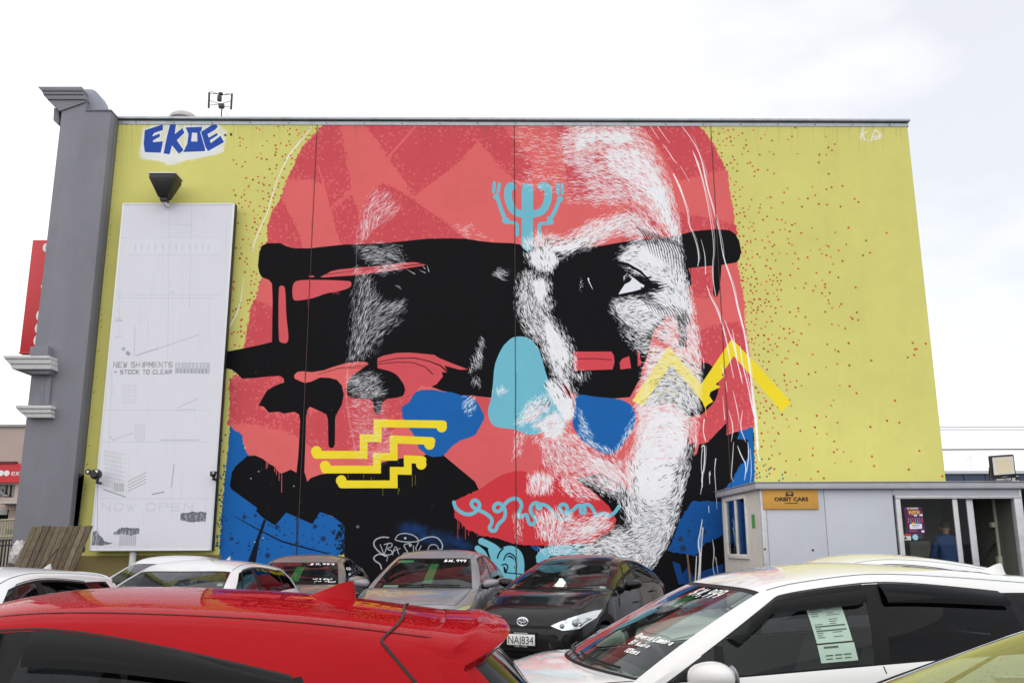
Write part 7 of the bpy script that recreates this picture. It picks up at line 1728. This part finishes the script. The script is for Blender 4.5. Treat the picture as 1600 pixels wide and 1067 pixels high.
# plate with letters, maker's emblem: ellipses
p, n = aqua.hit(0, .45)
pm_ = MB(); px0 = p.x+.012; pm_.box(px0, px0+.012, -.18, .18, .40, .525); pl_o = aqua.part(pm_, 'number_plate', M_plate, bevel=.004)
fr_ = MB(); fr_.box(px0-.008, px0+.006, -.20, .20, .375, .55); fr_.build('plate_surround', M_trim, pl_o, local=True, bevel=.004)
v, f = text_mesh('NAJ834', .125, width=.325); q_ = MB(); q_.add([(px0+.0135, -.163+x, .417+y*1.0) for x, y, z in v], f); q_.build('lettering', M_ink2, pl_o, local=True)
v, f = text_mesh('ORBIT CARS', .02, width=.16); q_ = MB(); q_.add([(px0+.0075, -.08+x, .381+y) for x, y, z in v], f); q_.build('dealer_lettering', M_plate, pl_o, local=True)
for i in range(9): q_ = MB(); q_.add([(px0+.0075, -.09+i*.02, .533), (px0+.0075, -.077+i*.02, .533), (px0+.0075, -.077+i*.02, .543), (px0+.0075, -.09+i*.02, .543)], [(0,1,2,3)]); q_.build('small_print', M_plate, pl_o, local=True)
zc_ = .665; p, n = aqua.hit(0, zc_)
em = MB()
def ellring(cy, cz, ry, rz_, r): return [(p.x+.014, cy+ry*math.cos(a), cz+rz_*math.sin(a)) for a in np.linspace(0, 2*math.pi, 29)]
em.tube(ellring(0, zc_, .070, .048, 0), .0075, 8, cap=False); em.tube(ellring(0, zc_+.014, .052, .022, 0), .006, 8, cap=False); em.tube(ellring(0, zc_-.004, .020, .042, 0), .006, 8, cap=False)
aqua.part(em, 'emblem', mat('emblem_chrome', (.8,.81,.83), .15, metal=.7), smooth=True)
bk_ = MB(); bk_.add([(p.x+.006, .068*math.cos(a), zc_+.046*math.sin(a)) for a in np.linspace(0, 2*math.pi, 28, endpoint=False)], [tuple(range(28))]); aqua.part(bk_, 'emblem_backing', mat('emblem_blue', (.03,.04,.06), .3))
aqua.card('sticker', (.80,.13,.90,.20), M_plate); aqua.card('sticker', (-.88,.10,-.80,.22), mat('sticker_yellow', (.5,.5,.2), .5)); aqua.card('sticker', (.10,.82,.15,.86), M_plate)
tb = MB(); pT = aqua.ws_at(.12, .12)[0]; tb.lathe([(.09,-.02),(.10,.0),(.05,.06),(.012,.10),(0,.11)], (pT.x-.10, pT.y, pT.z+.0), 'z', 10); g_ = np.random.default_rng(1); tb.v = [(x+g_.normal(0,.008), y+g_.normal(0,.012), z+g_.normal(0,.008)) for x, y, z in tb.v]; aqua.part(tb, 'tissue_packet', M_card)

silver = Car('silver grey hatchback facing the camera with green price card, beside the black one', P_silver, (-.92, 13.85, 0), rzf(9), ROW, L=4.2, W=1.72, H=1.485, quarter=False, xc=1.05, xA=.82, xDt=-1.45, xD=-1.75)
silver.write('$16,999', .30, .93, .50, .085, w=.013, slant=.15, jit=.3, seed=8); silver.card('price_card', (.02,.16,.19,.80), M_gcard); silver.card('sun_strip', (-.86,.86,-.45,.95), mat('green_strip', rgb(60,190,120), .5)); silver.card('sheet', (-.72,.05,-.42,.11), M_card)
grey = Car('warm grey hatchback facing the camera with green price card left of the silver one', P_grey, (-3.12, 15.15, 0), rzf(1), ROW, L=4.0, H=1.41, quarter=False)
grey.write('$11,999', .22, .93, .60, .09, w=.015, slant=.15, jit=.3, seed=9); grey.card('price_card', (-.08,.12,.12,.80), M_gcard); grey.write('vrs ecs', .40, .24, .40, .06, w=.010, jit=.9, seed=2); grey.write('ser cmus', .44, .14, .42, .06, w=.010, jit=.9, seed=3)
grey.write('ecscev', .2, .75, .6, .16, w=.012, jit=.8, surf='gf', dv=-.1, seed=7); grey.write('svc', .3, .45, .3, .14, w=.012, jit=.8, surf='gf', seed=6)
w2 = Car('white sedan facing the camera in the back row with 12,999 written on its windscreen', P_white2, (-5.25, 14.95, 0), rzf(2), ROW, L=4.1, H=1.40, quarter=False)
w2.write('$12,999', .05, .93, .62, .09, w=.016, slant=.15, jit=.3, seed=12)
w1 = Car('white hatchback facing the camera with shark fin just behind the red roof', P_white2, (-3.60, 10.95, 0), rzf(6), ROW, L=4.05, H=1.43, fin=True, finp=.7, rq=True, xDt=-1.52, xD=-1.76, zDt=-.07)
w1.card('sticker', (.78,.55,.86,.63), M_plate); w1.card('sticker', (.10,.30,.22,.52), M_card)
w3 = Car('white hatchback at the left edge with dark side windows and shark fin', P_white2, (-4.12, 6.85, 0), rzf(2), ROW, L=4.0, H=1.50, fin=True, finp=.93, rq=True, xDt=-1.60, xD=-1.78, rearrake=.08, zDt=-.06, spoiler=.08)
dkc = Car('charcoal car with only its rear roof edge showing at the left border', P_dark, (-8.85, 14.1, 0), rzf(0), ROW, L=4.1, H=1.41)
